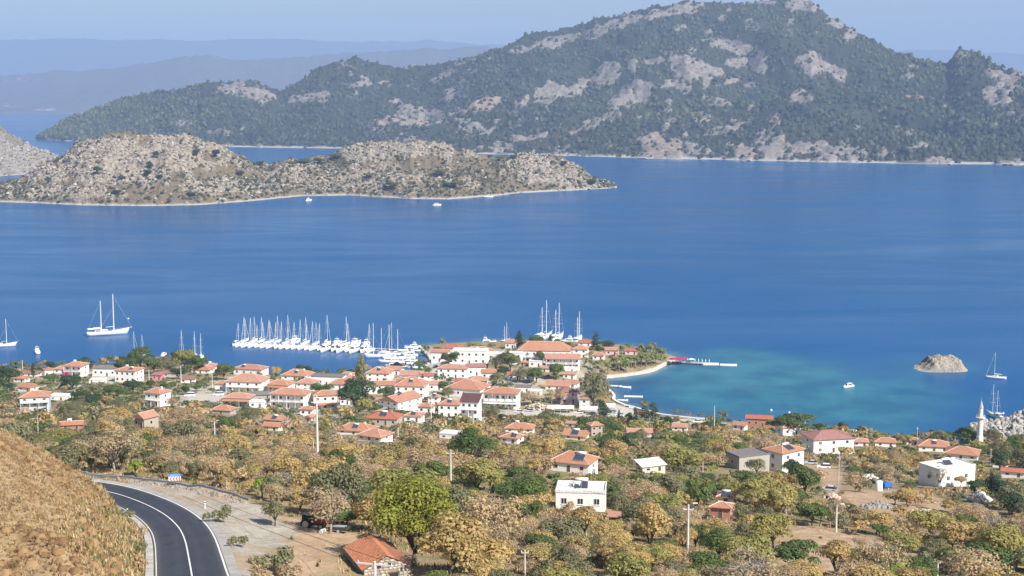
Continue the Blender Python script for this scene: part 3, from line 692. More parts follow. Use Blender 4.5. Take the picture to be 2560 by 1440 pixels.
# every kind is modelled about 1 unit of crown radius 2.5 m and height 5 m, then scaled per tree
def mk(mat, leaves, size, nlobes, top, hb, R0, bark, nl=5, twigs=0, rad=0.16, shell=0.5, fl=0.8, lo=0.72, hi=1.28, spread=None):
    def f(r, i):
        lob = lobes_round(r, R0, hb * 0.8, top, nlobes, fl)
        return (trunk_mesh(r, hb, rad, nl, spread or R0 * 0.7, top * 0.92, bark, twigs), crown_mesh('crown', r, leaves, lob, size, mat, shell, lo, hi), R0, top)
    return f
add_kind('autumn', 8, mk(M_aut, 2900, 0.27, 13, 4.8, 1.5, 2.7, M_bark, 6, 5, shell=0.55))
add_kind('yellow', 4, mk(M_yel, 3200, 0.29, 14, 5.0, 1.4, 2.7, M_bark, 6, 3, shell=0.6))
add_kind('brown', 6, mk(M_brn, 2300, 0.2, 15, 4.6, 1.2, 2.7, M_barkp, 9, 12, shell=0.45, lo=0.75, hi=1.25))
add_kind('green', 5, mk(M_grn, 3200, 0.30, 14, 4.9, 1.3, 2.6, M_bark, 5, 0, shell=0.55))
add_kind('olive', 4, mk(M_oli, 3000, 0.26, 15, 4.4, 1.1, 2.7, M_bark, 5, 2, shell=0.6))
add_kind('bare', 2, mk(M_brn, 260, 0.22, 9, 4.6, 1.4, 2.3, M_barkp, 9, 22, shell=0.2))
add_kind('evergreen', 3, mk(M_drk, 3200, 0.29, 16, 5.2, 1.0, 2.6, M_bark, 5, 0, shell=0.6))
add_kind('yellow_big', 1, mk(M_fresh, 12000, 0.165, 26, 5.1, .9, 2.7, M_bark, 8, 6, shell=0.4))
add_kind('green_big', 2, mk(M_grn, 6500, 0.2, 18, 4.9, 1.3, 2.7, M_bark, 6, 0, shell=0.5))
add_kind('bright', 2, mk(M_brt, 900, 0.28, 8, 3.2, 0.9, 1.6, M_bark, 4, 0, shell=0.5))
def bush(mat, n, size, top, R0):
    def f(r, i):
        lob = [(r.normal(0, R0 * .42), r.normal(0, R0 * .42), top * r.uniform(.25, .6), R0 * r.uniform(.35, .55), 0.75) for _ in range(7)]
        return (None, crown_mesh('crown', r, n, lob, size, mat, 0.5), R0, top)
    return f
add_kind('bush', 3, bush(M_oli, 700, 0.26, 1.7, 1.5))
add_kind('green_bush', 3, bush(M_grn, 700, 0.28, 1.8, 1.5))
add_kind('dry_bush', 3, bush(M_brn, 600, 0.22, 1.3, 1.4))
add_kind('bougainvillea', 1, bush(M_bou, 600, 0.3, 2.6, 1.8))
def column(mat, n, size, top, R0, pw=0.7):
    def f(r, i):
        lob = []
        for k in range(13):
            t = (k + .5) / 13; w = R0 * (math.sin(math.pi * min(t * 0.9 + 0.12, 1)) ** pw)
            for q in range(2): lob.append((r.normal(0, w * .3), r.normal(0, w * .3), top * (0.08 + 0.9 * t), w * r.uniform(.6, .85) + .12, 1.3))
        mb = MB().tube([(0, 0, -.5), (0, 0, top * .5)], [.16, .09], 6)
        return (mb.mesh('trunk', M_bark, True), crown_mesh('crown', r, n, lob, size, mat, 0.6), R0, top)
    return f
add_kind('cypress', 2, column(M_drk, 1500, 0.3, 8.0, 1.0))
add_kind('poplar', 2, column(M_yel, 1400, 0.4, 10.0, 1.2))
def pine(r, i):
    lob = []
    for k in range(9):
        t = (k + .5) / 9; w = 2.2 * (1 - t) ** 0.7 + .35
        for q in range(4):
            a = r.uniform(0, 6.28); lob.append((w * .6 * math.cos(a), w * .6 * math.sin(a), 1.5 + 6.5 * t, w * .45 + .15, 0.45))
    mb = MB().tube([(0, 0, -.5), (0, 0, 3), (0.1, 0, 7.6)], [.2, .15, .04], 6)
    return (mb.mesh('trunk', M_bark, True), crown_mesh('crown', r, 2000, lob, 0.34, M_drk, 0.4), 2.3, 8.2)
add_kind('pine', 2, pine)
def palm(r, i):
    h = 5.0; mb = MB().tube([(0, 0, -.5), (.05, 0, 1.5), (r.normal(0, .12), r.normal(0, .12), h)], [.26, .2, .17], 7)
    tx, ty = mb.v[-1][0], mb.v[-1][1]; V, Q = [], []
    for k in range(34):
        a = k * 2.399 + r.normal(0, .1); el = r.uniform(-0.5, 1.25); L = r.uniform(1.6, 2.2); prev = None
        for s in range(6):
            t = s / 5; rr = L * t * math.cos(el * (1 - .35 * t)); z = h + L * t * math.sin(el) - 1.15 * t * t * (0.7 + .3 * L)
            wd = 0.30 * math.sin(math.pi * min(.12 + .88 * t, .97)) + 0.03
            c = Vector((tx + rr * math.cos(a), ty + rr * math.sin(a), z)); sd = Vector((-math.sin(a), math.cos(a), 0)) * wd
            b = len(V); V += [c - sd - Vector((0, 0, wd * .5)), c, c + sd - Vector((0, 0, wd * .5))]
            if s: Q += [(b - 3, b - 2, b + 1, b), (b - 2, b - 1, b + 2, b + 1)]
    tn = np.repeat(r.uniform(.6, 1.3, (34, 1)), 18, 0) * np.ones((1, 3))
    return (mb.mesh('trunk', M_barkp, True), np_mesh('frond_crown', np.array([tuple(v) for v in V]), [np.array(Q)], M_plm, None, {'tone': tn}), 2.0, 6.4)
add_kind('palm', 3, palm)

KINDNAME = {'autumn': ('orchard_tree', 'tree'), 'yellow': ('orchard_tree', 'tree'), 'brown': ('orchard_tree', 'tree'), 'green': ('broadleaf_tree', 'tree'), 'yellow_big': ('orchard_tree', 'tree'), 'green_big': ('broadleaf_tree', 'tree'), 'olive': ('olive_tree', 'tree'), 'bare': ('bare_tree', 'tree'),
            'evergreen': ('evergreen_tree', 'tree'), 'bright': ('young_tree', 'tree'), 'bush': ('shrub', 'shrub'), 'green_bush': ('shrub', 'shrub'), 'dry_bush': ('dry_shrub', 'shrub'), 'bougainvillea': ('flowering_shrub', 'shrub'),
            'cypress': ('cypress_tree', 'tree'), 'poplar': ('poplar_tree', 'tree'), 'pine': ('pine_tree', 'tree'), 'palm': ('palm_tree', 'tree')}
TREES = []                                  # (empty, kind, px, py, d, size word) for the labels made at the end
_joined = {}
def joined(tr, cr):
    """trunk and crown as one small mesh, for trees too small in view to show both"""
    if cr.name in _joined: return _joined[cr.name]
    def rd(m):
        v = np.empty(len(m.vertices) * 3, np.float32); m.vertices.foreach_get('co', v)
        return v.reshape(-1, 3), [tuple(q.vertices) for q in m.polygons]
    v0, f0 = rd(cr); v1, f1 = rd(tr); t = np.empty(len(v0) * 4, np.float32); cr.attributes['tone'].data.foreach_get('color', t)
    q4 = [tuple(i + len(v0) for i in f) for f in f1 if len(f) == 4]; q3 = [tuple(i + len(v0) for i in f) for f in f1 if len(f) == 3]
    fs = [np.array(f0)] + ([np.array(q4)] if q4 else []) + ([np.array(q3)] if q3 else [])
    me = np_mesh(cr.name + '_whole', np.concatenate([v0, v1]), fs, [cr.materials[0], tr.materials[0]], None, {'tone': np.concatenate([t.reshape(-1, 4)[:, :3], np.ones((len(v1), 3))])}, midx=[0] * len(f0) + [1] * (len(q4) + len(q3)))
    _joined[cr.name] = me; return me
def plant(kind, loc, width, height=None, label=None, seed=None):
    """width: crown width in metres"""
    r = np.random.default_rng(seed if seed is not None else int(rng.integers(1 << 30)))
    tr, cr, R0, top = VAR[kind][int(r.integers(len(VAR[kind])))]
    s = width / (2 * R0); sz = (height / top) if height else s * r.uniform(0.85, 1.1)
    nm, cat = KINDNAME[kind]
    small = kind != 'palm' and width * F / max(loc[1], 1) < 36
    if tr is None or small:
        o = obj(nm, cr if tr is None else joined(tr, cr), None, tuple(float(q) for q in loc), (0, 0, float(r.uniform(0, 6.28)))); o.scale = (s, s, sz); tag(o, label, cat)
    else:
        o = thing(nm, label, cat, tuple(loc), float(r.uniform(0, 6.28))); o.scale = (s, s, sz)
        obj('trunk', tr, o); obj('frond_crown' if kind == 'palm' else 'crown', cr, o)
    px, py = project(loc[0], loc[1], loc[2] + sz * top * .5)
    TREES.append([o, kind, float(px), float(py), float(loc[1]), width, label])
    return o
# ================================================================== houses
def tile_material(name, c1, c2, c3):
    g = NT(name, rough=0.85, spec=0.2); oc = g.ocoord()
    n = g.noise(0.35, 4, oc); n2 = g.noise(4.0, 4, oc)
    c = g.mix(g.mrange(n2, .35, .65), g.ramp(n, [(.3, c1), (.7, c2)]), c3)
    c = g.mix(g.math('MULTIPLY', g.rand(), 0.5), c, c1); g.color(g.mix(g.mrange(g.noise(.9, 5, oc, .65), .5, .72, 0, .55), c, tuple(q * .62 for q in c1)))
    w = g.new('ShaderNodeTexWave', wave_type='BANDS', bands_direction='X'); w.inputs['Scale'].default_value = 1.1; w.inputs['Distortion'].default_value = 0.4; g.l(oc, w.inputs[0])
    g.bump(w.outputs[1], 0.5, 0.08); return g.mat
MR = {'o': tile_material('terracotta_tile', (0.37, 0.165, 0.10), (0.49, 0.245, 0.16), (0.41, 0.215, 0.145)),
      'p': tile_material('pale_terracotta_tile', (0.40, 0.20, 0.14), (0.52, 0.29, 0.215), (0.40, 0.22, 0.165)),
      'r': tile_material('red_tile', (0.36, 0.115, 0.07), (0.46, 0.17, 0.11), (0.38, 0.15, 0.11)),
      'b': tile_material('brown_tile', (0.22, 0.12, 0.09), (0.32, 0.19, 0.14), (0.27, 0.16, 0.13)),
      'm': tile_material('maroon_sheet', (0.105, 0.045, 0.055), (0.15, 0.07, 0.075), (0.12, 0.06, 0.06)),
      'n': tile_material('rose_sheet', (0.30, 0.145, 0.13), (0.37, 0.19, 0.175), (0.33, 0.17, 0.16)),
      'g': tile_material('grey_sheet', (0.17, 0.15, 0.145), (0.26, 0.23, 0.22), (0.2, 0.19, 0.19)),
      'w': tile_material('white_roof_coat', (0.66, 0.65, 0.63), (0.80, 0.79, 0.77), (0.7, 0.69, 0.67))}
MR['f'] = MR['w']
def wall_material(name, c, dirt=(0.5, 0.46, 0.40)):
    g = NT(name, rough=0.9, spec=0.15); oc = g.ocoord()
    n = g.noise(0.5, 5, oc); g.color(g.mix(g.mrange(n, .5, .85, 0, .35), c, dirt)); g.bump(g.noise(3, 4, oc), .12, .03); return g.mat
MW = {'w': wall_material('white_render', (0.80, 0.79, 0.77)), 'c': wall_material('cream_render', (0.72, 0.66, 0.55)), 'g': wall_material('grey_block', (0.40, 0.37, 0.34)), 'u': wall_material('pale_blue_render', (0.50, 0.56, 0.64)),
      'k': wall_material('pink_render', (0.74, 0.52, 0.54)), 's': wall_material('rough_stone', (0.42, 0.37, 0.31), (0.28, 0.24, 0.2)), 'b': wall_material('brick', (0.40, 0.19, 0.13)), 'h': wall_material('hot_pink_render', (0.72, 0.22, 0.3))}
M_frame = plain('white_frame', (0.74, 0.73, 0.71), .05); M_trim = plain('concrete_trim', (0.58, 0.55, 0.51), .12)
g = NT('window_glass', rough=0.12, spec=0.5); g.color((0.03, 0.035, 0.042)); M_glass = g.mat
M_wood = plain('dark_wood', (0.12, 0.075, 0.045), .25, 3)
M_ridge = plain('mortared_ridge', (0.66, 0.50, 0.40), .15, 2)
g = NT('solar_glass', rough=0.25, spec=0.5); g.color((0.045, 0.055, 0.08)); M_solar = g.mat
M_metal = plain('galvanised_metal', (0.45, 0.46, 0.47), .1, 2, .45, .5, .6)
M_white = plain('white_enamel', (0.80, 0.80, 0.79), .06, 2, .45)
M_dark = plain('black_and_opening_shade', (0.035, 0.03, 0.028), .2)  # near-black of bands, piles and motors; also painted shade in barn openings
# shared unit window: 1 wide, 1 high, sits on y = 0 facing -y
_wm = MB(); _wm.box(-.5, .5, -.05, .12, 0, .07).box(-.5, .5, -.05, .12, .93, 1).box(-.5, -.43, -.05, .12, .07, .93).box(.43, .5, -.05, .12, .07, .93).box(-.03, .03, -.045, .11, .07, .93); _wm.box(-.58, .58, -.12, .0, -.07, -.003)
ME_frame = _wm.mesh('window_frame', M_frame); ME_pane = MB().box(-.43, .43, -.012, .1, .07, .93).mesh('window_pane', M_glass)
_wm = MB(); _wm.box(-.5, .5, -.05, .12, 0, .07, 0).box(-.5, .5, -.05, .12, .93, 1, 0).box(-.5, -.43, -.05, .12, .07, .93, 0).box(.43, .5, -.05, .12, .07, .93, 0).box(-.43, .43, -.012, .1, .07, .93, 1)
ME_win = _wm.mesh('window', [M_frame, M_glass])
_d = MB().box(-.5, .5, -.05, .12, 0, 1, 0).box(-.44, .44, -.06, -.05, .02, .96, 1); ME_door = _d.mesh('door', [M_frame, M_wood])
HOUSES = []                                 # (px0, px1, py0, py1, d, label, centre)
def window(parent, x, y, z, w, h, rz, big=False):
    if big:
        f = obj('window', ME_frame, parent, (x, y, z), (0, 0, rz), (w, 1, h)); obj('pane', ME_pane, f); return f
    return obj('window', ME_win, parent, (x, y, z), (0, 0, rz), (w, 1, h))
def solar(parent, x, y, z, pitch, s=1.0, flat=False):
    """support wedge with two panels and a tank lying on the slope"""
    t = R(32) if flat else max(pitch, R(14)); ct, st_ = math.cos(t), math.sin(t)
    e = MB().prism([(-1.0 * ct, -.3), (1.0 * ct, -.3), (1.0 * ct, 1.0 * st_ - .06), (-1.0 * ct, -1.0 * st_ - .06)], 'x', -.9, .9).build('heater_frame', M_trim if flat else M_metal, parent)
    e.location = (x, y, z); e.scale = (s, s, s)
    for sx in (-.53, .53): MB().box(sx - .48, sx + .48, -1.0, 1.0, -.04, .05).build('solar_panel', M_solar, e).rotation_euler = (t, 0, 0)
    MB().tube([(-1.0, 1.3 * ct, 1.0 * st_ + .25), (1.0, 1.3 * ct, 1.0 * st_ + .25)], .29, 10).build('water_tank', M_white, e, True)
    return e
def hip_roof(w, d, z, rise, over, hip=True, along=True, th=.16):
    """solid roof; ridge along x if along"""
    hw, hd = w / 2 + over, d / 2 + over
    run = (min(hw, hd) if hip else 0.0)
    if along: a, b = (-hw + run, 0, z + rise), (hw - run, 0, z + rise)
    else: a, b = (0, -hd + run, z + rise), (0, hd - run, z + rise)
    if hip and along and a[0] > b[0]: a = b = (0, 0, z + rise)
    if hip and not along and a[1] > b[1]: a = b = (0, 0, z + rise)
    e = [(-hw, -hd, z), (hw, -hd, z), (hw, hd, z), (-hw, hd, z)]; lo = [(x, y, q - th) for x, y, q in e]
    mb = MB()
    if along: mb.faces(e + lo + [a, b], [(0, 1, 9, 8), (2, 3, 8, 9), (1, 2, 9), (3, 0, 8)] + [(i, i + 4, (i + 1) % 4 + 4, (i + 1) % 4) for i in range(4)] + [(4, 7, 6, 5)])
    else: mb.faces(e + lo + [a, b], [(1, 2, 9, 8), (3, 0, 8, 9), (0, 1, 8), (2, 3, 9)] + [(i, i + 4, (i + 1) % 4 + 4, (i + 1) % 4) for i in range(4)] + [(4, 7, 6, 5)])
    rc = MB(); up = Vector((0, 0, .05))
    if (Vector(a) - Vector(b)).length > .1: rc.tube([Vector(a) + up, Vector(b) + up], .11, 6)
    if hip:
        for i, k in ((0, a), (3, a if along else b), (1, b if along else a), (2, b)): rc.tube([Vector(e[i]) + up * .6, Vector(k) + up], .1, 6)
    return mb, rc
def house(px, py, wpx, hpx, label, yaw=0, ratio=.75, roof='hip', rm='o', wm='w', st=1, nw=3, rise=.24, ex='', big=False, over=.45, along=None, name='house', dist=None, sink=0.0, cat='house'):
    g0 = ground(px, py) if dist is None else at_d(px, py, dist)
    s = scale_at(g0); th = R(yaw); c_, s_ = abs(math.cos(th)), abs(math.sin(th))
    if g0[1] > 560: wpx, hpx = wpx * 1.07, hpx * 1.08
    ww = wpx / s / (c_ + ratio * s_); dd = ww * ratio; hh = hpx / s
    if roof in ('hip', 'gable', 'shed'): ww = max(2.0, ww - 2 * over); dd = max(2.0, dd - 2 * over)
    ext = ww * s_ + dd * c_
    cx, cyy = g0[0] * (1 + ext / 2 / g0[1]), g0[1] + ext / 2
    o = thing(name, label, cat, (cx, cyy, g0[2] - sink), th); hw, hd = ww / 2, dd / 2; roofm = MR[rm]; wall = MW[wm]
    along = (ww >= dd) if along is None else along
    mb = MB().box(-hw, hw, -hd, hd, -4.0, hh)
    if roof == 'gable':
        rz_ = rise * (dd if along else ww)
        if along: mb.prism([(-hd, hh), (hd, hh), (0, hh + rz_ * hd / (hd + over))], 'x', -hw, hw)
        else: mb.prism([(-hw, hh), (hw, hh), (0, hh + rz_ * hw / (hw + over))], 'y', -hd, hd)
    W_ = mb.build('wall', wall, o)
    if roof in ('hip', 'gable'):
        rs = rise * ((dd if along else ww) if roof == 'gable' else min(ww, dd))
        m1, m2 = hip_roof(ww, dd, hh + .17, rs, over, roof == 'hip', along)
        ro = m1.build('roof', roofm, o); m2.build('ridge_cap', M_ridge if rm in 'op' else roofm, ro)
    elif roof == 'shed':
        rs = rise * dd; m1 = MB().faces([(-hw - over, -hd - over, hh + .1), (hw + over, -hd - over, hh + .1), (hw + over, hd + over, hh + rs), (-hw - over, hd + over, hh + rs)] + [(-hw - over, -hd - over, hh + .22), (hw + over, -hd - over, hh + .22), (hw + over, hd + over, hh + rs + .12), (-hw - over, hd + over, hh + rs + .12)],
                                         [(0, 3, 2, 1), (4, 5, 6, 7), (0, 1, 5, 4), (1, 2, 6, 5), (2, 3, 7, 6), (3, 0, 4, 7)])
        ro = m1.build('roof', roofm, o); rs *= .5
        MB().box(-hw, hw, hd - .2, hd - .02, hh, hh + rs * 2).build('upper_wall', wall, o)
    else:
        rs = .35; m1 = MB().box(-hw - .1, hw + .1, -hd - .1, hd + .1, hh + .003, hh + .2)
        for q in ((-hw - .1, hw + .1, -hd - .1, -hd + .1), (-hw - .1, hw + .1, hd - .1, hd + .1), (-hw - .1, -hw + .1, -hd + .1, hd - .1), (hw - .1, hw + .1, -hd + .1, hd - .1)): m1.box(*q, hh + .2, hh + .5)
        ro = m1.build('roof', roofm, o)
    sh_ = hh / max(st, 1); wh = min(1.35, sh_ * .45)
    for k in range(st):
        z0 = k * sh_ + sh_ * .32
        if nw:
            for i in range(nw):
                x = -hw + ww * (i + .5) / nw
                if k == 0 and i == nw // 2 and 'nodoor' not in ex:
                    obj('door', ME_door, o, (x, -hd, 0.02), None, (1.0, 1, min(2.1, sh_ * .8)))
                else: window(o, x, -hd, z0, min(1.25, ww / nw * .5), wh, 0, big)
            ns = max(1, int(nw * ratio * .7))
            sx = 1 if yaw <= 0 else -1
            for i in range(ns):
                window(o, sx * hw, -hd + dd * (i + .5) / ns, z0, min(1.2, dd / ns * .45), wh, sx * math.pi / 2, big)
    if 'chimney' in ex:
        MB().box(-.35, .35, -.35, .35, 0, 1.3, 0).box(-.45, .45, -.45, .45, 1.3, 1.42, 0).build('chimney', wall, ro).location = (hw * .45, hd * .1, hh + rs * .6)
    if 'solar' in ex:
        so_ = .35 if 'solar+' in ex else (-.35 if 'solar-' in ex else 0)
        ks = 1.35 if 'solarbig' in ex else 1.0
        if roof == 'flat': solar(ro, ww * so_, -dd * .05, hh + .5, 0, ks, True)
        else:
            run = (dd / 2 + over) if (along or roof == 'hip') else 1e9
            if roof == 'hip': run = max(min(ww, dd) / 2 + over, .5)
            yy0 = -dd / 2 - over + run * .52 if run < 1e8 else -dd * .1
            solar(ro, ww * so_ * .6, yy0, hh + .17 + rs * (.52 if run < 1e8 else .97) + .12, math.atan2(rs, run if run < 1e8 else 9), ks)
    if 'tank' in ex:
        MB().tube([(-.8, 0, 0), (.8, 0, 0)], .38, 10).box(-.7, -.5, -.3, .3, -.8, -.2).box(.5, .7, -.3, .3, -.8, -.2).build('water_tank', M_white, ro, True).location = (-hw * .2, 0, hh + rs + .75)
    if 'balcony' in ex:
        zb = sh_ * (st - 1) if st > 1 else .3
        b = MB().box(-hw * .95, hw * .95, -hd - 1.7, -hd - .01, zb - .18, zb).build('balcony', M_trim, o)
        rl = MB().box(-hw * .95, hw * .95, -hd - 1.7, -hd - 1.6, zb + .85, zb + .93)
        nb = max(4, int(ww / .8))
        for i in range(nb): x = -hw * .93 + ww * .93 * i / (nb - 1); rl.box(x - .03, x + .03, -hd - 1.68, -hd - 1.62, zb, zb + .85)
        rl.build('railing', M_white, b)
        for i in range(max(2, int(ww / 3.5)) + 1):
            x = -hw * .93 + ww * .93 * i / max(2, int(ww / 3.5)); MB().box(x - .13, x + .13, -hd - 1.55, -hd - 1.3, -2, zb - .18).build('column', wall, o)
            if 'loggia' in ex: MB().box(x - .12, x + .12, -hd - 1.55, -hd - 1.33, zb, hh).build('column', wall, o)
        if 'loggia' in ex:
            MB().box(-hw * .97, hw * .97, -hd - 1.75, -hd - .01, hh + .0, hh + .16).build('loggia_roof', roofm, o)
    if 'porch' in ex:
        MB().faces([(-hw, -hd - 2.6, sh_ * .78), (hw, -hd - 2.6, sh_ * .78), (hw, -hd - .01, sh_ * .95), (-hw, -hd - .01, sh_ * .95), (-hw, -hd - 2.6, sh_ * .78 - .12), (hw, -hd - 2.6, sh_ * .78 - .12), (hw, -hd - .01, sh_ * .95 - .12), (-hw, -hd - .01, sh_ * .95 - .12)],
                   [(0, 1, 2, 3), (4, 7, 6, 5), (0, 4, 5, 1), (1, 5, 6, 2), (2, 6, 7, 3), (3, 7, 4, 0)]).build('porch_roof', roofm if 'awning' not in ex else M_white, o)
        for i in range(4):
            x = -hw + .2 + (ww - .4) * i / 3; MB().box(x - .09, x + .09, -hd - 2.5, -hd - 2.32, -2, sh_ * .78 - .12).build('post', M_trim, o)
    if 'plinth' in ex: MB().box(-hw - .06, hw + .06, -hd - .06, hd + .06, -3.9, .5).build('plinth', MW['s'], o)
    if 'dish' in ex: MB().tube([(0, 0, 0), (0, -.12, .04), (0, -.25, .1)], [.05, .3, .5], 10).build('satellite_dish', M_white, ro).location = (-hw * .6, -hd * .3, hh + rs * .5 + .6)
    cpx, ctop = project(cx, cyy, g0[2] + hh + rs)
    HOUSES.append((px - wpx / 2, px + wpx / 2, py - hpx - (hpx * .1) - rs * s * .9, py - hpx * .12, cyy - ext / 2, label, (cx, cyy), math.hypot(ww, dd) / 2 + .8, o))
    return o
Hh = house
# --- left end of the village
Hh(71, 979, 52, 8, 'low orange-roofed house among trees at the far left', -24, .7, 'gable', 'o', 'w', 1, 2)
Hh(54, 956, 40, 8, 'rose-tiled low house behind the left orange roof', -18, .7, 'gable', 'p', 'w', 1, 2)
Hh(90, 1030, 82, 33, 'pale blue three-storey house with orange hip roof and rooftop tank', 14, .8, 'hip', 'o', 'u', 3, 3, .2, 'tank balcony plinth')
Hh(77, 941, 50, 6, 'long low brown-roofed shed by the left shore', -6, .5, 'gable', 'b', 'w', 1, 3)
Hh(122, 945, 30, 17, 'small white gabled house near the left shore', 25, .9, 'gable', 'p', 'w', 1, 2, along=False)
Hh(155, 934, 36, 9, 'low tiled house left of the balconied shore house', -8, .8, 'hip', 'p', 'w', 1, 2)
Hh(193, 942, 54, 24, 'white shore house with balcony and solar tank on its tiled roof', -10, .8, 'hip', 'o', 'w', 2, 3, .2, 'balcony tank loggia')
Hh(267, 941, 62, 18, 'white house with dark grey roof beside the left shore', -6, .6, 'hip', 'g', 'w', 1, 4, .16)
Hh(324, 957, 66, 27, 'square white two-storey house with orange roof below the shore trees', -14, .8, 'hip', 'o', 'w', 2, 4, .14, 'tank solar+')
Hh(396, 951, 30, 11, 'small pink cottage under the shore trees', -10, .8, 'shed', 'n', 'h', 1, 2)
Hh(430, 942, 56, 8, 'long brown-roofed shed beside the pink cottage', 6, .5, 'gable', 'b', 'g', 1, 2)
Hh(508, 934, 56, 8, 'orange hip-roofed house left of the shore orange trees', -12, .7, 'hip', 'o', 'w', 1, 3, .22, 'tank')
Hh(528, 922, 34, 6, 'small tiled house at the shore with white tank on top', 10, .8, 'hip', 'p', 'w', 1, 2, .22, 'tank')
Hh(396, 1016, 62, 29, 'white two-storey house standing alone above the car park', -26, .9, 'hip', 'o', 'w', 2, 2, .26, 'chimney balcony')
Hh(180, 1073, 66, 10, 'orange-roofed low house with white rooftop tank at the left', 10, .6, 'gable', 'o', 'b', 1, 2, .2, 'tank')
Hh(366, 1073, 66, 24, 'old stone house with gable end facing the hill', -34, 1.2, 'gable', 'p', 's', 1, 2, .32, '', along=False)
Hh(560, 1036, 58, 8, 'low orange-roofed hut below the car park', -14, .7, 'hip', 'o', 'g', 1, 1, .3)
Hh(598, 1017, 74, 18, 'grey house with white porch columns and orange hip roof', -8, .6, 'hip', 'p', 'g', 1, 4, .24, 'porch')
Hh(620, 981, 100, 22, 'large tiled house with white balcony beside the car park', -10, .7, 'hip', 'p', 'w', 2, 4, .24, 'balcony')
Hh(556, 976, 36, 14, 'open-sided tiled pavilion left of the large balcony house', -8, .8, 'hip', 'o', 'w', 1, 1, .3)
Hh(628, 940, 84, 14, 'long orange-roofed white house by the marina shore', -16, .55, 'hip', 'o', 'w', 1, 4, .2, 'solar-')
# --- centre left
Hh(703, 981, 66, 16, 'tiled house with small porch beside the large balcony house', -16, .75, 'hip', 'o', 'w', 1, 3, .26, 'porch')
Hh(745, 951, 78, 9, 'wide tiled house with solar heaters at the marina shore', -12, .7, 'hip', 'o', 'w', 1, 3, .26, 'solar chimney')
Hh(770, 977, 58, 17, 'white house with pale tiled roof in front of the shore houses', -12, .8, 'hip', 'p', 'w', 2, 3, .24, 'tank')
Hh(822, 965, 80, 20, 'long flat white building with dark roof strip near the marina', -8, .5, 'flat', 'g', 'w', 1, 5)
Hh(857, 975, 66, 12, 'orange-roofed house right of the long flat white building', -14, .75, 'hip', 'o', 'w', 1, 3, .24)
Hh(728, 1022, 98, 32, 'big white terraced house with verandas below an orange roof', -10, .55, 'hip', 'o', 'w', 2, 5, .22, 'balcony loggia chimney')
Hh(648, 998, 88, 9, 'long grey-brown sheet-roofed shed by the car park', 8, .45, 'gable', 'g', 'g', 1, 2, .14)
Hh(812, 1024, 66, 31, 'white house with orange roof left of the dark evergreen', 12, .75, 'hip', 'o', 'w', 2, 3, .22, 'porch')
Hh(950, 954, 66, 18, 'white house with dormer and solar panel near the yachts', -10, .8, 'hip', 'o', 'w', 2, 3, .28, 'solar')
Hh(950, 986, 80, 20, 'long tiled white house behind the dark evergreen', 4, .5, 'gable', 'o', 'w', 2, 5, .2)
Hh(1030, 996, 82, 27, 'broad tiled house with solar panel right of the dark evergreen', -6, .8, 'hip', 'o', 'w', 2, 4, .3, 'solar chimney')
Hh(1002, 1029, 104, 20, 'orange gabled house with two solar panels and white end wall', -36, 1.5, 'gable', 'o', 'w', 2, 3, .2, 'solar solarbig', along=False)
Hh(952, 1009, 30, 7, 'small orange roof peeping beside the dark evergreen', -20, .8, 'gable', 'p', 'w', 1, 1)
Hh(690, 1062, 62, 9, 'orange-roofed cottage with solar panel above the olive grove', -18, .7, 'gable', 'o', 's', 1, 2, .24, 'solar')
Hh(682, 1077, 54, 10, 'lower orange cottage attached in front of the olive grove cottage', -14, .7, 'gable', 'o', 'c', 1, 2, .24)
Hh(776, 1055, 30, 10, 'tiny tiled hut beside the tall concrete pole', -25, 1.2, 'gable', 'p', 's', 1, 1, .3, '', along=False)
Hh(962, 1064, 92, 16, 'red hip-roofed stone house with wide solar panel', -10, .75, 'hip', 'r', 's', 1, 4, .24, 'solar solarbig chimney')
Hh(1036, 1056, 52, 13, 'small orange-roofed house right of the red hip roof', -12, .8, 'hip', 'o', 'w', 1, 2, .24, 'solar')
Hh(893, 1088, 108, 8, 'wide orange tiled house with solar heater above the orchard', -14, .6, 'hip', 'o', 'w', 1, 3, .26, 'solar chimney')
Hh(938, 1106, 96, 9, 'front orange hip-roofed house at the top of the orchard', -28, .8, 'hip', 'o', 'w', 1, 3, .24)
Hh(1030, 949, 60, 9, 'low tiled house below the moored boats', -6, .6, 'gable', 'p', 'w', 1, 3, .26)
Hh(1072, 950, 26, 10, 'small red-roofed hut at the foot of the quay road', 0, .8, 'gable', 'r', 'w', 1, 1)
Hh(1134, 946, 78, 22, 'white house with flat pale tiled roof below the quay', -8, .6, 'hip', 'p', 'w', 2, 4, .16, 'tank')
Hh(1058, 967, 46, 11, 'flat white roof terrace house in the village centre', 0, .7, 'flat', 'w', 'w', 1, 2)
Hh(1128, 1098, 58, 10, 'white flat-topped shed at the edge of the orchard', -18, .8, 'flat', 'w', 'w', 1, 2)
Hh(1150, 962, 34, 9, 'little red-roofed house behind the village trees', -10, .8, 'hip', 'r', 'w', 1, 2, .22)
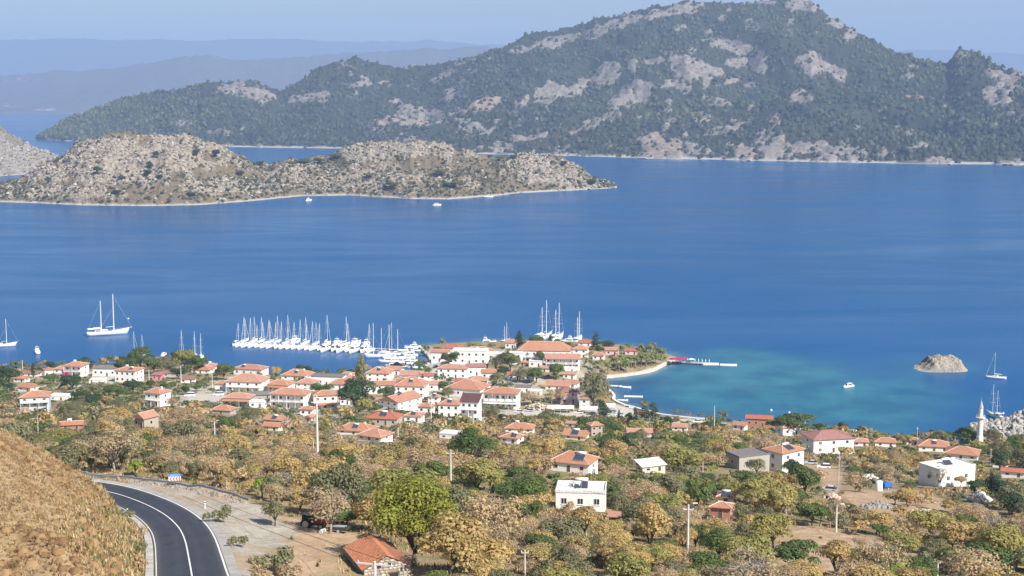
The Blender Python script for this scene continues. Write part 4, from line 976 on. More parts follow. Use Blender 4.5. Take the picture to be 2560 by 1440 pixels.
# --- marina headland
Hh(1101, 905, 46, 22, 'white house with orange strip roof beside the quay palms', -8, .7, 'gable', 'o', 'w', 1, 3, .18)
Hh(1176, 911, 84, 30, 'long white two-storey harbour building with parapet', -6, .45, 'flat', 'w', 'w', 2, 5)
Hh(1194, 889, 76, 7, 'orange hip roof behind the long white harbour building', -6, .6, 'hip', 'o', 'w', 1, 2, .26, 'solar')
Hh(1131, 879, 54, 7, 'red-roofed house at the water behind the quay palms', -18, .7, 'hip', 'r', 'w', 1, 2, .28)
Hh(1190, 940, 50, 20, 'white house with rose sheet roof in front of the harbour building', 8, .7, 'gable', 'n', 'w', 1, 3, .2)
Hh(1196, 962, 50, 8, 'small hip-roofed house above the broad restaurant roof', -6, .8, 'hip', 'p', 'w', 1, 2, .24)
Hh(1170, 996, 112, 18, 'broad orange hip-roofed restaurant in the village middle', -20, .8, 'hip', 'o', 'w', 1, 4, .22)
Hh(1255, 1022, 92, 36, 'two-storey guest house with galleried balcony and shop awning', -8, .6, 'hip', 'o', 'w', 2, 6, .18, 'balcony loggia porch awning')
Hh(1126, 1044, 60, 30, 'white house with orange roof left of the maroon-roofed block', -8, .8, 'hip', 'o', 'w', 2, 3, .26, 'solar')
Hh(1178, 1058, 54, 48, 'tall narrow white house with maroon roof', -12, .8, 'shed', 'm', 'w', 3, 3, .5, 'nodoor balcony')
Hh(1361, 908, 130, 28, 'large hotel with wide orange roof on the headland', -4, .42, 'hip', 'o', 'w', 2, 8, .36, 'balcony')
Hh(1407, 921, 86, 22, 'hotel wing with dark balconies under a serrated tiled roof', -4, .4, 'gable', 'p', 'w', 2, 6, .3, 'balcony loggia')
Hh(1452, 895, 42, 19, 'square white house with hip roof right of the large hotel', -10, .9, 'hip', 'p', 'w', 2, 2, .28)
Hh(1463, 866, 38, 8, 'orange hip-roofed boathouse at the headland water', -6, .8, 'hip', 'r', 'w', 1, 2, .26)
Hh(1278, 872, 32, 13, 'gabled white house left of the large hotel by the water', -14, .9, 'gable', 'p', 'w', 1, 2, .3)
Hh(1497, 900, 34, 10, 'small orange-roofed bungalow among the headland palms', -14, .8, 'hip', 'o', 'w', 1, 2, .3)
Hh(1530, 888, 36, 11, 'rose-walled bungalow on the headland lawn', -8, .7, 'gable', 'p', 'k', 1, 2, .24)
Hh(1578, 887, 34, 9, 'open bar with red tiled roof behind the palms', -4, .6, 'gable', 'r', 'k', 1, 2, .24)
Hh(1553, 906, 38, 8, 'stepped orange-roofed bungalow in front of the rose bungalow', -22, .8, 'gable', 'o', 'w', 1, 2, .28)
Hh(1308, 914, 24, 6, 'small orange roof below the hotel left end', -20, .8, 'hip', 'o', 'w', 1, 1, .3)
Hh(1363, 930, 30, 8, 'little tiled annex below the hotel wing', -14, .8, 'gable', 'p', 'w', 1, 1, .24)
Hh(1396, 977, 66, 10, 'orange gabled house above the pink house', -14, .6, 'gable', 'p', 'w', 1, 3, .3)
Hh(1428, 970, 44, 8, 'cross-gabled orange roof behind the pink house', -30, .9, 'gable', 'o', 'w', 1, 2, .3)
Hh(1416, 1012, 56, 28, 'pink house with dark hip roof above the beach restaurants', 18, .8, 'hip', 'b', 'k', 2, 2, .24, 'balcony')
Hh(1462, 1024, 32, 24, 'narrow white house with small tiled roof by the big eucalyptus', -12, .9, 'hip', 'p', 'w', 2, 1, .3)
Hh(1340, 987, 30, 8, 'small white hut behind the brown thicket', -8, .7, 'flat', 'w', 'w', 1, 2)
# --- orchard houses, right of centre
Hh(1300, 1082, 80, 9, 'upper orange-roofed house of the orchard pair', -8, .6, 'hip', 'o', 'w', 1, 3, .26, 'tank')
Hh(1280, 1110, 68, 12, 'lower orange-roofed house of the orchard pair with two solar heaters', -24, .9, 'hip', 'o', 'w', 1, 2, .2, 'solar solar+')
Hh(1440, 1100, 74, 9, 'orange roof with large solar heater in the orchard below the beach road', -20, .7, 'gable', 'o', 'w', 1, 2, .26, 'solar solarbig')
Hh(1487, 1091, 42, 24, 'white stone-fronted house with orange hip roof behind the solar roof', 20, .9, 'hip', 'o', 's', 2, 2, .24)
Hh(1434, 1185, 136, 22, 'weathered orange hip-roofed house with big solar heater', -22, .75, 'hip', 'o', 'w', 1, 3, .26, 'solar solar+ solarbig')
Hh(1598, 1092, 62, 8, 'orange roof mostly hidden by orchard trees near the beach road', 0, .6, 'gable', 'p', 'w', 1, 2, .22)
Hh(1428, 1066, 30, 6, 'tiny tiled roof at the meadow edge', -16, .7, 'gable', 'p', 'w', 1, 1, .26)
Hh(1626, 1182, 84, 14, 'shed with white sheet roof in the orchard', 24, .6, 'shed', 'w', 'c', 1, 2, .3)
Hh(1453, 1277, 132, 44, 'flat-roofed white cube house with solar panel in the orchard', -6, .75, 'flat', 'f', 'w', 1, 3, .2, 'solar solarbig nodoor tank', big=True)
# --- right side
Hh(1850, 1076, 42, 10, 'small orange-roofed house left of the red boat-shed', -28, .8, 'gable', 'o', 'w', 1, 2, .26)
Hh(1898, 1068, 70, 18, 'red wooden boat-shed with tiled roof by the water', -10, .5, 'gable', 'r', 'b', 1, 4, .2)
Hh(1970, 1090, 62, 18, 'small white house with orange hip roof near the water', 16, .85, 'hip', 'o', 'w', 1, 2, .24)
Hh(2068, 1134, 128, 34, 'wide house with rose-brown hip roof above the parked cars', 12, .7, 'hip', 'n', 'w', 2, 3, .2)
Hh(1958, 1180, 112, 48, 'white two-storey house with orange roof and twin solar panels', 38, .8, 'hip', 'o', 'w', 2, 2, .2, 'solar solarbig nodoor', big=True)
Hh(1868, 1176, 108, 32, 'grey flat-roofed annex with roof terrace beside the white house', 24, .7, 'flat', 'g', 'g', 1, 2, .2, 'nodoor')
Hh(2212, 1118, 58, 10, 'orange roof low behind the orchard near the right shore', -10, .7, 'hip', 'o', 'w', 1, 2, .24)
Hh(2333, 1130, 84, 10, 'orange hip-roofed house with solar panel near the minaret', -12, .7, 'hip', 'o', 'w', 1, 3, .24, 'solar')
Hh(2405, 1152, 106, 10, 'wide orange hip roof with pale ridges beside the rock outcrop', -24, .8, 'hip', 'o', 'w', 1, 3, .22)
Hh(2366, 1217, 138, 42, 'large white flat-roofed house at the right with dark solar panel', 26, .62, 'flat', 'f', 'w', 1, 2, .2, 'solar solarbig nodoor dish', big=True)
Hh(1815, 1258, 56, 12, 'small orange-roofed house with solar panel behind the brick shed', -14, .8, 'hip', 'o', 'w', 1, 1, .2, 'solar')
Hh(1803, 1304, 70, 28, 'orange brick shed with dark doorway in the orchard', -16, .8, 'hip', 'o', 'b', 1, 1, .22)
Hh(2532, 1196, 70, 12, 'low house with pale roof at the right edge', -20, .6, 'gable', 'r', 'w', 1, 2, .2)
Hh(1537, 1302, 24, 10, 'tiny red brick outbuilding right of the white cube house', -12, .8, 'shed', 'p', 'b', 1, 1, .2)

# --- small houses packed between the named ones
for x, y, w_, h_, yw, rf, rm_, st_, ex_, lab in [
    (880, 964, 46, 13, -10, 'hip', 'p', 1, 'tank', 'small tiled house left of the poplar'), (1002, 970, 46, 15, -8, 'hip', 'o', 1, '', 'small white house between the dormer house and the flat terrace'), (1088, 975, 42, 13, 6, 'gable', 'p', 1, 'chimney', 'gabled white house above the broad restaurant left corner'),
    (1086, 1012, 34, 18, -14, 'hip', 'o', 2, 'solar', 'narrow two-storey house left of the orange house by the lane'), (1066, 1033, 44, 14, -10, 'hip', 'o', 1, '', 'low orange-roofed house at the lane pole'), (1222, 947, 40, 14, -8, 'gable', 'o', 1, '', 'white gabled house right of the rose sheet roof'),
    (1240, 908, 46, 20, -6, 'flat', 'w', 2, '', 'flat white block at the right end of the harbour building'), (1290, 912, 32, 26, -6, 'flat', 'w', 2, 'nodoor', 'tall white block joined to the left end of the hotel'), (1328, 950, 36, 10, -12, 'hip', 'p', 1, '', 'low house in the gardens below the hotel'),
    (1284, 950, 38, 11, 8, 'gable', 'r', 1, '', 'red-gabled low house below the hotel gardens'), (862, 1012, 30, 13, 10, 'gable', 'p', 1, '', 'small gabled house just left of the dark evergreen'), (646, 1020, 40, 12, -10, 'flat', 'w', 'x', '', 'flat white annex right of the grey porch house'),
    (770, 1040, 40, 14, -12, 'hip', 'o', 1, '', 'orange-roofed house below the terraced white house'), (1424, 948, 36, 11, -10, 'gable', 'p', 1, '', 'pale gabled house left of the eucalyptus'), (1308, 980, 42, 9, -6, 'flat', 'g', 1, '', 'grey flat-roofed shed behind the guest house'),
    (985, 938, 42, 12, -8, 'gable', 'p', 1, '', 'tiled boat store at the marina shore'), (870, 948, 34, 10, -10, 'hip', 'o', 1, '', 'small orange roof at the marina shore left of the poplar'), (668, 968, 30, 12, -8, 'gable', 'o', 1, '', 'small gabled house behind the porch house'),
    (1340, 918, 34, 12, -8, 'flat', 'w', 1, '', 'white kiosk below the hotel front'), (1420, 932, 40, 10, -4, 'flat', 'w', 1, '', 'white pool bar below the hotel wing'), (1060, 948, 20, 12, 0, 'gable', 'p', 1, '', 'little gabled hut beside the quay road'),
    (700, 1002, 36, 12, -8, 'gable', 'o', 1, '', 'orange lean-to behind the terraced white house'), (890, 990, 34, 12, -14, 'hip', 'p', 1, '', 'pale hip roof behind the dark evergreen'), (1150, 985, 30, 8, -8, 'flat', 'w', 1, '', 'white roof terrace left of the broad restaurant'),
    (30, 940, 40, 9, -12, 'hip', 'p', 1, '', 'tiled house at the far left shore'), (245, 960, 36, 8, -6, 'flat', 'w', 1, '', 'white walled yard building below the dark-roofed shore house'), (150, 1000, 44, 8, -8, 'flat', 'w', 1, '', 'low white wall house right of the pale blue house'), (470, 958, 40, 8, 4, 'gable', 'b', 1, '', 'brown-roofed shed above the car park'),
    (2150, 1116, 44, 9, -8, 'hip', 'p', 1, '', 'tiled roof half hidden right of the rose-brown roof'), (2500, 1170, 50, 10, -16, 'gable', 'o', 1, '', 'orange gable below the rock outcrop'), (2280, 1112, 36, 9, -10, 'hip', 'o', 1, '', 'small orange roof left of the solar house near the minaret'), (1700, 1078, 44, 8, -12, 'gable', 'p', 1, '', 'low roof among the orchard above the beach road end')]:
    house(x, y, w_, h_, lab, yw, .75, rf, rm_, 'w', 1 if st_ == 'x' else st_, 2, .25, ex_)
# ================================================================== boats
M_hull = plain('white_gelcoat', (0.80, 0.80, 0.79), .05, .6, .35, .45); M_deck = plain('teak_deck', (0.46, 0.36, 0.25), .15, 2)
M_cream = plain('cream_deck', (0.72, 0.70, 0.65), .06, 1); M_blue = plain('blue_canvas', (0.05, 0.10, 0.30), .15, 2); M_redh = plain('red_antifoul', (0.40, 0.05, 0.04), .15, 1)
M_alu = plain('pale_spar', (0.70, 0.70, 0.68), .05, 1, .4, .5); M_tint = M_glass; M_brownw = plain('varnished_wood', (0.30, 0.16, 0.07), .2, 2, .4); M_canv = plain('white_canvas', (0.78, 0.77, 0.74), .06, 1, .9)
def hull_mesh(L, B, fb, sheer=.25, wood=False, stripe=None, transom=.75, name='hull'):
    n = 13; rings = []
    for k in range(n):
        t = k / (n - 1); x = -L / 2 + L * t
        w = B / 2 * (min(1, transom + 1.1 * t) if t < .35 else math.cos((t - .35) / .65 * math.pi / 2) ** .62)
        w = max(w, .03); z = fb * (1 + sheer * (abs(t - .35) / .65) ** 2)
        ox = 0.05 * L * max(0, t - .75) / .25
        rings.append([(x + ox, -w, z), (x + ox * .6, -w * .93, z * .45), (x, -w * .78, -.05), (x - ox * .3, -w * .3, -.55), (x - ox * .3, w * .3, -.55), (x, w * .78, -.05), (x + ox * .6, w * .93, z * .45), (x + ox, w, z)])
    mb = MB().loft(rings, 0, True, True)
    mb.m = [1 if (i % 8 in (1, 2, 3, 4, 5) and i < 96 and i % 8 in (2, 3, 4)) else 0 for i in range(len(mb.m))]
    return mb.mesh(name, [M_hull, M_redh if stripe else M_hull], True), rings
def deck_mesh(rings, mat, drop=.08):
    mb = MB(); v = []
    for r in rings: v += [(r[0][0], r[0][1] * .94, r[0][2] - drop), (r[7][0], r[7][1] * .94, r[7][2] - drop)]
    mb.faces(v, [(2 * k, 2 * k + 1, 2 * k + 3, 2 * k + 2) for k in range(len(rings) - 1)]); return mb.mesh('deck', mat)
def cabin_mb(x0, x1, w0, w1, z0, z1, rake=.5, m=0):
    return MB().faces([(x0, -w0, z0), (x1, -w1, z0), (x1, w1, z0), (x0, w0, z0), (x0 + .1, -w0 * .85, z1), (x1 - rake, -w1 * .8, z1), (x1 - rake, w1 * .8, z1), (x0 + .1, w0 * .85, z1)],
                      [(0, 1, 5, 4), (1, 2, 6, 5), (2, 3, 7, 6), (3, 0, 4, 7), (4, 5, 6, 7), (0, 3, 2, 1)], m)
def band(x0, x1, w0, w1, z0, z1, off=.03):
    mb = MB()
    for s in (-1, 1): mb.faces([(x0, s * (w0 + off), z0), (x1, s * (w1 + off), z0), (x1, s * (w1 * .9 + off), z1), (x0, s * (w0 * .9 + off), z1)], [(0, 1, 2, 3) if s < 0 else (3, 2, 1, 0)])
    return mb
BP = {}
def sailboat_proto(key, L, B, fb, mast, cover, stripe):
    o = thing('sailing_yacht', None, 'sailing yacht')
    hm, rg = hull_mesh(L, B, fb, .2, stripe=stripe); obj('hull', hm, o); obj('deck', deck_mesh(rg, M_cream), o)
    c = cabin_mb(-L * .1, L * .24, B * .3, B * .2, fb - .1, fb + .5, .9).build('cabin', M_hull, o); band(-L * .08, L * .18, B * .3, B * .2, fb + .12, fb + .36).build('cabin_window', M_tint, c)
    MB().box(-L * .42, -L * .12, -B * .26, B * .26, fb - .06, fb + .02).build('cockpit', M_deck, o)
    sp = MB().loft([[(-L * .12, -B * .3, fb), (-L * .12, -B * .25, fb + .95), (-L * .12, B * .25, fb + .95), (-L * .12, B * .3, fb)], [(-L * .04, -B * .3, fb + .3), (-L * .05, -B * .24, fb + .8), (-L * .05, B * .24, fb + .8), (-L * .04, B * .3, fb + .3)]], 0, False, False).build('sprayhood', cover, o)
    m = MB().tube([(L * .08, 0, fb), (L * .08, 0, fb + mast)], [.13, .09], 6).build('mast', M_alu, o)
    for z, w in ((.4, .5), (.7, .36)): MB().tube([(L * .08, -B * w, fb + mast * z), (L * .08, B * w, fb + mast * z)], .04, 4).build('spreader', M_alu, m)
    b = MB().tube([(L * .08, 0, fb + 1.5), (-L * .3, 0, fb + 1.45)], .08, 5).build('boom', M_alu, o); MB().tube([(L * .07, 0, fb + 1.72), (-L * .12, 0, fb + 1.68), (-L * .29, 0, fb + 1.6)], [.24, .2, .1], 7).build('sail_cover', cover, b)
    MB().tube([(L * .50, 0, fb * 1.15), (L * .09, 0, fb + mast * .96)], [.07, .05], 4).build('forestay', M_canv, o)
    st = MB().tube([(-L * .49, 0, fb), (L * .08, 0, fb + mast)], .02, 3)
    for s in (-1, 1): st.tube([(L * .06, s * B * .46, fb), (L * .08, 0, fb + mast * .93)], .02, 3)
    st.build('shroud', M_alu, o); BP[key] = o; return o
sailboat_proto('sail_w', 12.0, 3.7, 1.25, 16.0, M_canv, None); sailboat_proto('sail_b', 11.2, 3.5, 1.2, 15.0, M_blue, None); sailboat_proto('sail_r', 12.5, 3.8, 1.3, 16.5, M_canv, True)
def motor_proto(key, L, B, fb, tiers=2, stripe=None):
    o = thing('motor_yacht', None, 'motor yacht'); hm, rg = hull_mesh(L, B, fb, .55, stripe=stripe, transom=.85); obj('hull', hm, o); obj('deck', deck_mesh(rg, M_cream, .2), o)
    c = cabin_mb(-L * .28, L * .25, B * .40, B * .26, fb - .1, fb + 1.5, L * .1).build('cabin', M_hull, o); band(-L * .24, L * .12, B * .40, B * .30, fb + .5, fb + 1.15).build('cabin_window', M_tint, c)
    MB().faces([(L * .253, -B * .22, fb + .1), (L * .253, B * .22, fb + .1), (L * .165, B * .21, fb + 1.4), (L * .165, -B * .21, fb + 1.4)], [(0, 1, 2, 3)]).build('windscreen', M_tint, c)
    if tiers > 1:
        f = cabin_mb(-L * .22, L * .06, B * .33, B * .25, fb + 1.5, fb + 2.2, .5).build('flybridge', M_hull, o)
        MB().box(-L * .2, -L * .02, -B * .3, B * .3, fb + 3.25, fb + 3.35).build('bimini', M_canv, o)
        a = MB()
        for s in (-1, 1): a.tube([(-L * .24, s * B * .32, fb + 1.5), (-L * .18, s * B * .28, fb + 3.25)], .08, 4).tube([(-L * .02, s * B * .27, fb + 2.1), (-L * .04, s * B * .28, fb + 3.25)], .05, 4)
        a.build('radar_arch', M_hull, o); MB().tube([(-L * .12, 0, fb + 3.3), (-L * .12, 0, fb + 5.0)], .05, 4).build('aerial', M_alu, o)
    MB().box(-L * .53, -L * .44, -B * .36, B * .36, .15, .3).build('bathing_platform', M_deck, o)
    r = MB()
    for s in (-1, 1): r.tube([(L * .08, s * B * .44, fb * 1.15 + .6), (L * .35, s * B * .27, fb * 1.3 + .7), (L * .52, 0, fb * 1.5 + .7)], .03, 4)
    r.build('bow_rail', M_alu, o); BP[key] = o
motor_proto('motor_l', 16.0, 4.6, 1.9, 2); motor_proto('motor_m', 12.0, 3.9, 1.5, 2); motor_proto('motor_s', 8.0, 2.8, .95, 1)
def gulet_proto(key, L, B, fb, m1, m2):
    o = thing('gulet', None, 'sailing boat'); hm, rg = hull_mesh(L, B, fb, .75, stripe=True, transom=.6); obj('hull', hm, o); obj('deck', deck_mesh(rg, M_deck, .3), o)
    c = cabin_mb(-L * .30, L * .02, B * .3, B * .28, fb - .3, fb + 1.3, .3).build('cabin', M_hull, o); band(-L * .28, -L * .0, B * .30, B * .28, fb + .45, fb + .95).build('cabin_window', M_tint, c)
    aw = MB().loft([[(-L * .48, -B * .42, fb + 2.2), (-L * .48, 0, fb + 2.45), (-L * .48, B * .42, fb + 2.2)], [(-L * .16, -B * .42, fb + 2.2), (-L * .16, 0, fb + 2.45), (-L * .16, B * .42, fb + 2.2)]], 0, False, False).build('awning', M_canv, o)
    p = MB()
    for x in (-.47, -.32, -.17):
        for s in (-1, 1): p.tube([(L * x, s * B * .4, fb), (L * x, s * B * .41, fb + 2.2)], .05, 4)
    p.build('awning_post', M_alu, aw)
    for nm, x, h in (('main_mast', L * .17, m1), ('mizzen_mast', -L * .14, m2)):
        m = MB().tube([(x, 0, fb), (x, 0, fb + h)], [.28, .2], 8).build(nm, M_hull, o)
        for z, w in ((.38, .55), (.68, .42)): MB().tube([(x, -B * w, fb + h * z), (x, B * w, fb + h * z)], .07, 4).build('spreader', M_alu, m)
        MB().tube([(x, 0, fb + 2.9), (x - L * .2, 0, fb + 2.8)], .14, 5).build('boom', M_hull, m)
        s_ = MB()
        for s in (-1, 1): s_.tube([(x - .4, s * B * .47, fb), (x, s * B * .42, fb + h * .68), (x, 0, fb + h * .98)], .016, 3)
        s_.build('shroud', M_alu, m)
    MB().tube([(L * .45, 0, fb * 1.5), (L * .62, 0, fb * 1.95)], [.2, .12], 6).build('bowsprit', M_hull, o)
    MB().tube([(L * .61, 0, fb * 1.95), (L * .17, 0, fb + m1 * .97)], .035, 4).tube([(L * .17, 0, fb + m1 * .66), (-L * .13, 0, fb + 3)], .03, 4).tube([(-L * .14, 0, fb + m2 * .97), (-L * .48, 0, fb + 1)], .03, 3).build('stay', M_canv, o)
    rl = MB()
    for s in (-1, 1): rl.tube([(r[0][0], s * abs(r[0][1]), r[0][2] + .55) for r in rg], .04, 4)
    rl.build('rail', M_alu, o)
    MB().box(-L * .05, L * .12, -B * .2, B * .2, fb - .3, fb + .45).build('deckhouse', M_brownw, o); BP[key] = o
gulet_proto('gulet', 25.0, 6.4, 2.0, 24.0, 20.0)
def row_proto():
    o = thing('rowing_boat', None, 'boat'); hm, rg = hull_mesh(5.0, 1.8, .55, .5, stripe=None, transom=.8); obj('hull', hm, o); obj('deck', deck_mesh(rg, M_blue, .12), o)
    for x in (-1.2, .1, 1.2): MB().box(x - .15, x + .15, -.7, .7, .48, .56).build('thwart', M_brownw, o)
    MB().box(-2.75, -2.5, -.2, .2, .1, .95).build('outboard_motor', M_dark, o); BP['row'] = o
row_proto()
_used = set()
def boat(key, px, py, head, label, L=None, group=None, z=0.0, loc=None):
    p = at_z(px, py, z) if loc is None else np.array(loc, float)
    o = BP[key] if key not in _used else copy_tree(BP[key]); _used.add(key)
    o.location = (float(p[0]), float(p[1]), z); o.rotation_euler = (0, 0, R(head))
    if L: o.scale = (L,) * 3 if not hasattr(L, '__len__') else L
    tag(o, label, None, group); return o
boat('gulet', 268, 836, 24, 'white two-masted gulet anchored alone in the open bay at left', (1.04, 1.04, 1.02))
boat('gulet', 6, 866, 22, 'dark-railed gulet cut by the left edge of the view', (.62, .62, .66))
boat('motor_m', 92, 882, 118, 'small white cabin boat off the left shore with raised canopy', .8)
for i, (x, y, s, lab) in enumerate([(334, 893, .9, 'yacht mast rising left of the shore tree clump'), (355, 890, .75, 'short yacht mast just above the shore tree clump'), (454, 893, .95, 'tall yacht mast above the left shore orange trees'), (487, 893, .9, 'slanting yacht mast right of the shore tree clump'), (503, 894, .85, 'rightmost yacht mast behind the left shore trees')]):
    boat('sail_w', x, y, 70 + i * 9, 'white sailing yacht, ' + lab, s)
boat('motor_s', 410, 889, 80, 'small white boat peeping between the left shore tree clumps', .8)
# the moored row along the pontoon
PA, PB = at_z(588, 858, 0), at_z(1042, 878, 0); pd = (PB - PA) / np.linalg.norm(PB - PA); pp = np.array((pd[1], -pd[0], 0)); pp = pp if pp[1] < 0 else -pp
plen = float(np.linalg.norm(PB - PA)); hd = math.degrees(math.atan2(pp[1], pp[0]))
M_pont = plain('pontoon_boards', (0.42, 0.38, 0.33), .2, 1)
po = thing('pontoon', 'long wooden pontoon between the moored yachts', 'pontoon', tuple((PA + PB) / 2), math.atan2(pd[1], pd[0]))
MB().box(-plen / 2, plen / 2, -1.2, 1.2, .35, .6).build('boardwalk', M_pont, po)
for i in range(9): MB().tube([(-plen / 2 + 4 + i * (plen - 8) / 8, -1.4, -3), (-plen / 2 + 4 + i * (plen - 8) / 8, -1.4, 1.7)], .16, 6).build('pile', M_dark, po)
ORD = ['first', 'second', 'third', 'fourth', 'fifth', 'sixth', 'seventh', 'eighth', 'ninth', 'tenth', 'eleventh', 'twelfth', 'thirteenth', 'fourteenth', 'fifteenth', 'sixteenth', 'seventeenth', 'eighteenth', 'nineteenth', 'twentieth', 'twenty-first', 'twenty-second', 'twenty-third', 'twenty-fourth', 'twenty-fifth', 'twenty-sixth', 'twenty-seventh', 'twenty-eighth', 'twenty-ninth', 'thirtieth']
def ordn(i): return ORD[i] if i < len(ORD) else '%dth' % (i + 1)
near_kinds = ['motor_s', 'sail_w', 'sail_r', 'sail_w', 'sail_b', 'sail_w', 'sail_w', 'sail_b', 'sail_w', 'sail_w', 'sail_b', 'sail_w', 'sail_w', 'sail_r', 'sail_b', 'motor_l', 'motor_m', 'motor_l', 'sail_w', 'motor_l', 'motor_m', 'sail_w']
s = 1.0; WORD = {'s': 'white sailing yacht', 'm': 'white motor yacht'}
for i, k in enumerate(near_kinds):
    Lk = {'sail_w': 12, 'sail_b': 11.2, 'sail_r': 12.5, 'motor_s': 8, 'motor_m': 12, 'motor_l': 16}[k]; Bk = {'motor_l': 5.4, 'motor_m': 4.7, 'motor_s': 3.6}.get(k, 4.35)
    q = PA + pd * (s + Bk / 2) + pp * (Lk / 2 + 2.2); s += Bk * .95; sc = float(rng.uniform(.92, 1.08))
    boat(k, 0, 0, hd + float(rng.normal(0, 3)), ('%s moored %s from the left on the near side of the pontoon' % (WORD[k[0]] if k != 'sail_r' else 'red-bottomed white sailing yacht', ordn(i))), (sc, sc, sc * float(rng.uniform(.84, 1.06)) if k[0] == 's' else sc), 'boats moored along the pontoon', loc=q)
s = 3.0
for i, k in enumerate(['sail_b', 'sail_w', 'sail_w', 'sail_b', 'sail_w', 'sail_w', 'motor_m', 'sail_w', 'sail_b', 'sail_w', 'motor_m', 'sail_w', 'motor_l', 'motor_m']):
    q = PA + pd * s - pp * 8.2; s += float(rng.uniform(4.6, 7.4))
    sc = float(rng.uniform(.92, 1.08)); boat(k, 0, 0, hd + 180 + float(rng.normal(0, 4)), '%s moored %s from the left on the far side of the pontoon' % (WORD[k[0]], ordn(i)), (sc, sc, sc * float(rng.uniform(.86, 1.1)) if k[0] == 's' else sc), 'boats moored along the pontoon', loc=q)
# boats packed stern-to against the quay
boat('gulet', 945, 893, 188, 'single tall-masted gulet lying before the quay boats, mast at its middle', (.62, .62, .80))
boat('gulet', 985, 888, 184, 'two-masted gulet beside the quay with thick white masts', (.66, .66, .72))
boat('sail_w', 984, 899, 186, 'tall sloop in the middle of the boats packed at the quay', (1.05, 1.05, 1.3))
for i, (x, y, k) in enumerate([(1010, 884, 'motor_m'), (1025, 890, 'motor_m'), (1000, 905, 'motor_s'), (1018, 897, 'motor_m'), (968, 906, 'motor_m'), (1030, 903, 'motor_s'), (992, 911, 'motor_s'), (1016, 911, 'motor_m'), (1040, 912, 'motor_s'), (978, 916, 'motor_s'), (1008, 918, 'motor_s'), (1030, 920, 'motor_s'), (1000, 925, 'row'), (1038, 878, 'motor_s'), (1032, 871, 'motor_m')]):
    boat(k, x, y, 180 + float(rng.normal(0, 6)), '%s packed at the quay, %s of them counted from the far end' % ({'motor_m': 'white cabin cruiser', 'motor_s': 'small white motorboat', 'row': 'open boat'}[k], ordn(sorted([884, 890, 905, 897, 906, 903, 911, 911.5, 912, 916, 918, 920, 925, 878, 871]).index({7: 911.5}.get(i, y)))), None, 'boats packed at the quay')
# gulets behind the headland
for x, y, h, s, lab in ((1360, 847, 62, (.8, .8, .95), 'twin-masted gulet behind the headland hotel, left of the pair'), (1393, 849, 68, (.8, .8, .9), 'thick-masted gulet behind the headland hotel, right of the pair'), (1446, 853, 76, (.7, .7, .72), 'white schooner with close masts behind the headland boathouse'), (1264, 857, 70, (.5, .5, .5), 'small gulet with a lone white mast left of the hotel')):
    boat('gulet', x, y, h, lab, s)
boat('motor_m', 1218, 860, 10, 'white motor yacht moored at the headland left of the hotel', .9)
boat('motor_m', 1420, 857, 170, 'white tour boat with long canopy behind the hotel roof', .9)
# out in the bay
boat('sail_w', 2490, 946, 160, 'white sloop anchored right of the rock islet', (.9, .9, .85)); k2 = boat('gulet', 2487, 1043, 110, 'two-masted ketch anchored just right of the minaret', (.42, .42, .62))
boat('motor_s', 2121, 968, 215, 'small fishing boat with stub mast alone in the turquoise bay', .9)
boat('motor_m', 772, 503, 60, 'white boat near the peninsula shore with tall flybridge', 1.15); boat('motor_s', 1092, 514, 10, 'small white boat floating off the peninsula', 1.5); boat('sail_w', 1221, 493, 5, 'white sailing boat close under the peninsula shore', (1.2, 1.2, .9))
boat('row', 1958, 1080, 20, 'small rowing boat in shallow water by the right shore', 1.2); boat('row', 2140, 1079, -5, 'long blue and white fishing skiff off the right shore', 1.35)
boat('row', 1540, 967, 172, 'white skiff nearest the beach in the inner bay', 1.3); boat('row', 1562, 970, 168, 'white skiff at the outer end of the inner bay group', 1.4); boat('row', 1557, 1002, 175, 'white dinghy beside the floating platform', 1.1); boat('motor_s', 1566, 1022, 160, 'white motorboat drawn up along the beach road quay', .8)
for x, y, lab in ((1928, 1026, 'white mooring buoy in the right bay, nearer the boat-shed'), (1973, 1032, 'dark mooring buoy right of the white one'), (2508, 1034, 'white round buoy beside the ketch'), (321, 797, 'white round buoy ahead of the big gulet')):
    p = at_z(x, y, 0); b = MB().tube([(0, 0, -.4), (0, 0, -.25), (0, 0, .25), (0, 0, .55), (0, 0, .62)], [.15, .55, .6, .3, .08], 10).tube([(0, 0, .6), (0, 0, .95)], .07, 5).build('mooring_buoy', M_hull, None, True); b.location = tuple(p); tag(b, lab, 'buoy')
# jetty with swimming platforms
def slab(name, px0, px1, wid, z0, z1, mat, label, cat, piles=0):
    a, b = at_z(*px0, 0), at_z(*px1, 0); L = float(np.linalg.norm(b - a)); o = thing(name, label, cat, tuple((a + b) / 2), math.atan2(b[1] - a[1], b[0] - a[0]))
    MB().box(-L / 2, L / 2, -wid / 2, wid / 2, z0, z1).build('platform_deck', mat, o)
    MB().box(-L / 2 - .05, L / 2 + .05, -wid / 2 - .08, wid / 2 + .08, z1 - .3, z1 - .12).build('fender_strip', M_trim, o)
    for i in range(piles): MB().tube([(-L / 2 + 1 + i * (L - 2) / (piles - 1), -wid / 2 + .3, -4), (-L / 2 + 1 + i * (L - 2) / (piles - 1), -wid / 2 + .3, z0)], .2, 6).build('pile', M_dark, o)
    return o
slab('jetty', (1676, 906), (1758, 911), 4.0, .6, .95, M_pont, 'boarded jetty leading out from the palm headland', 'jetty', 6)
slab('swimming_platform', (1757, 911), (1797, 911.5), 5.5, -.2, .55, M_canv, 'inner white swimming platform at the jetty end', 'platform'); slab('swimming_platform', (1800, 913), (1842, 914), 4.5, -.2, .5, M_canv, 'outer white swimming platform beyond the jetty', 'platform')
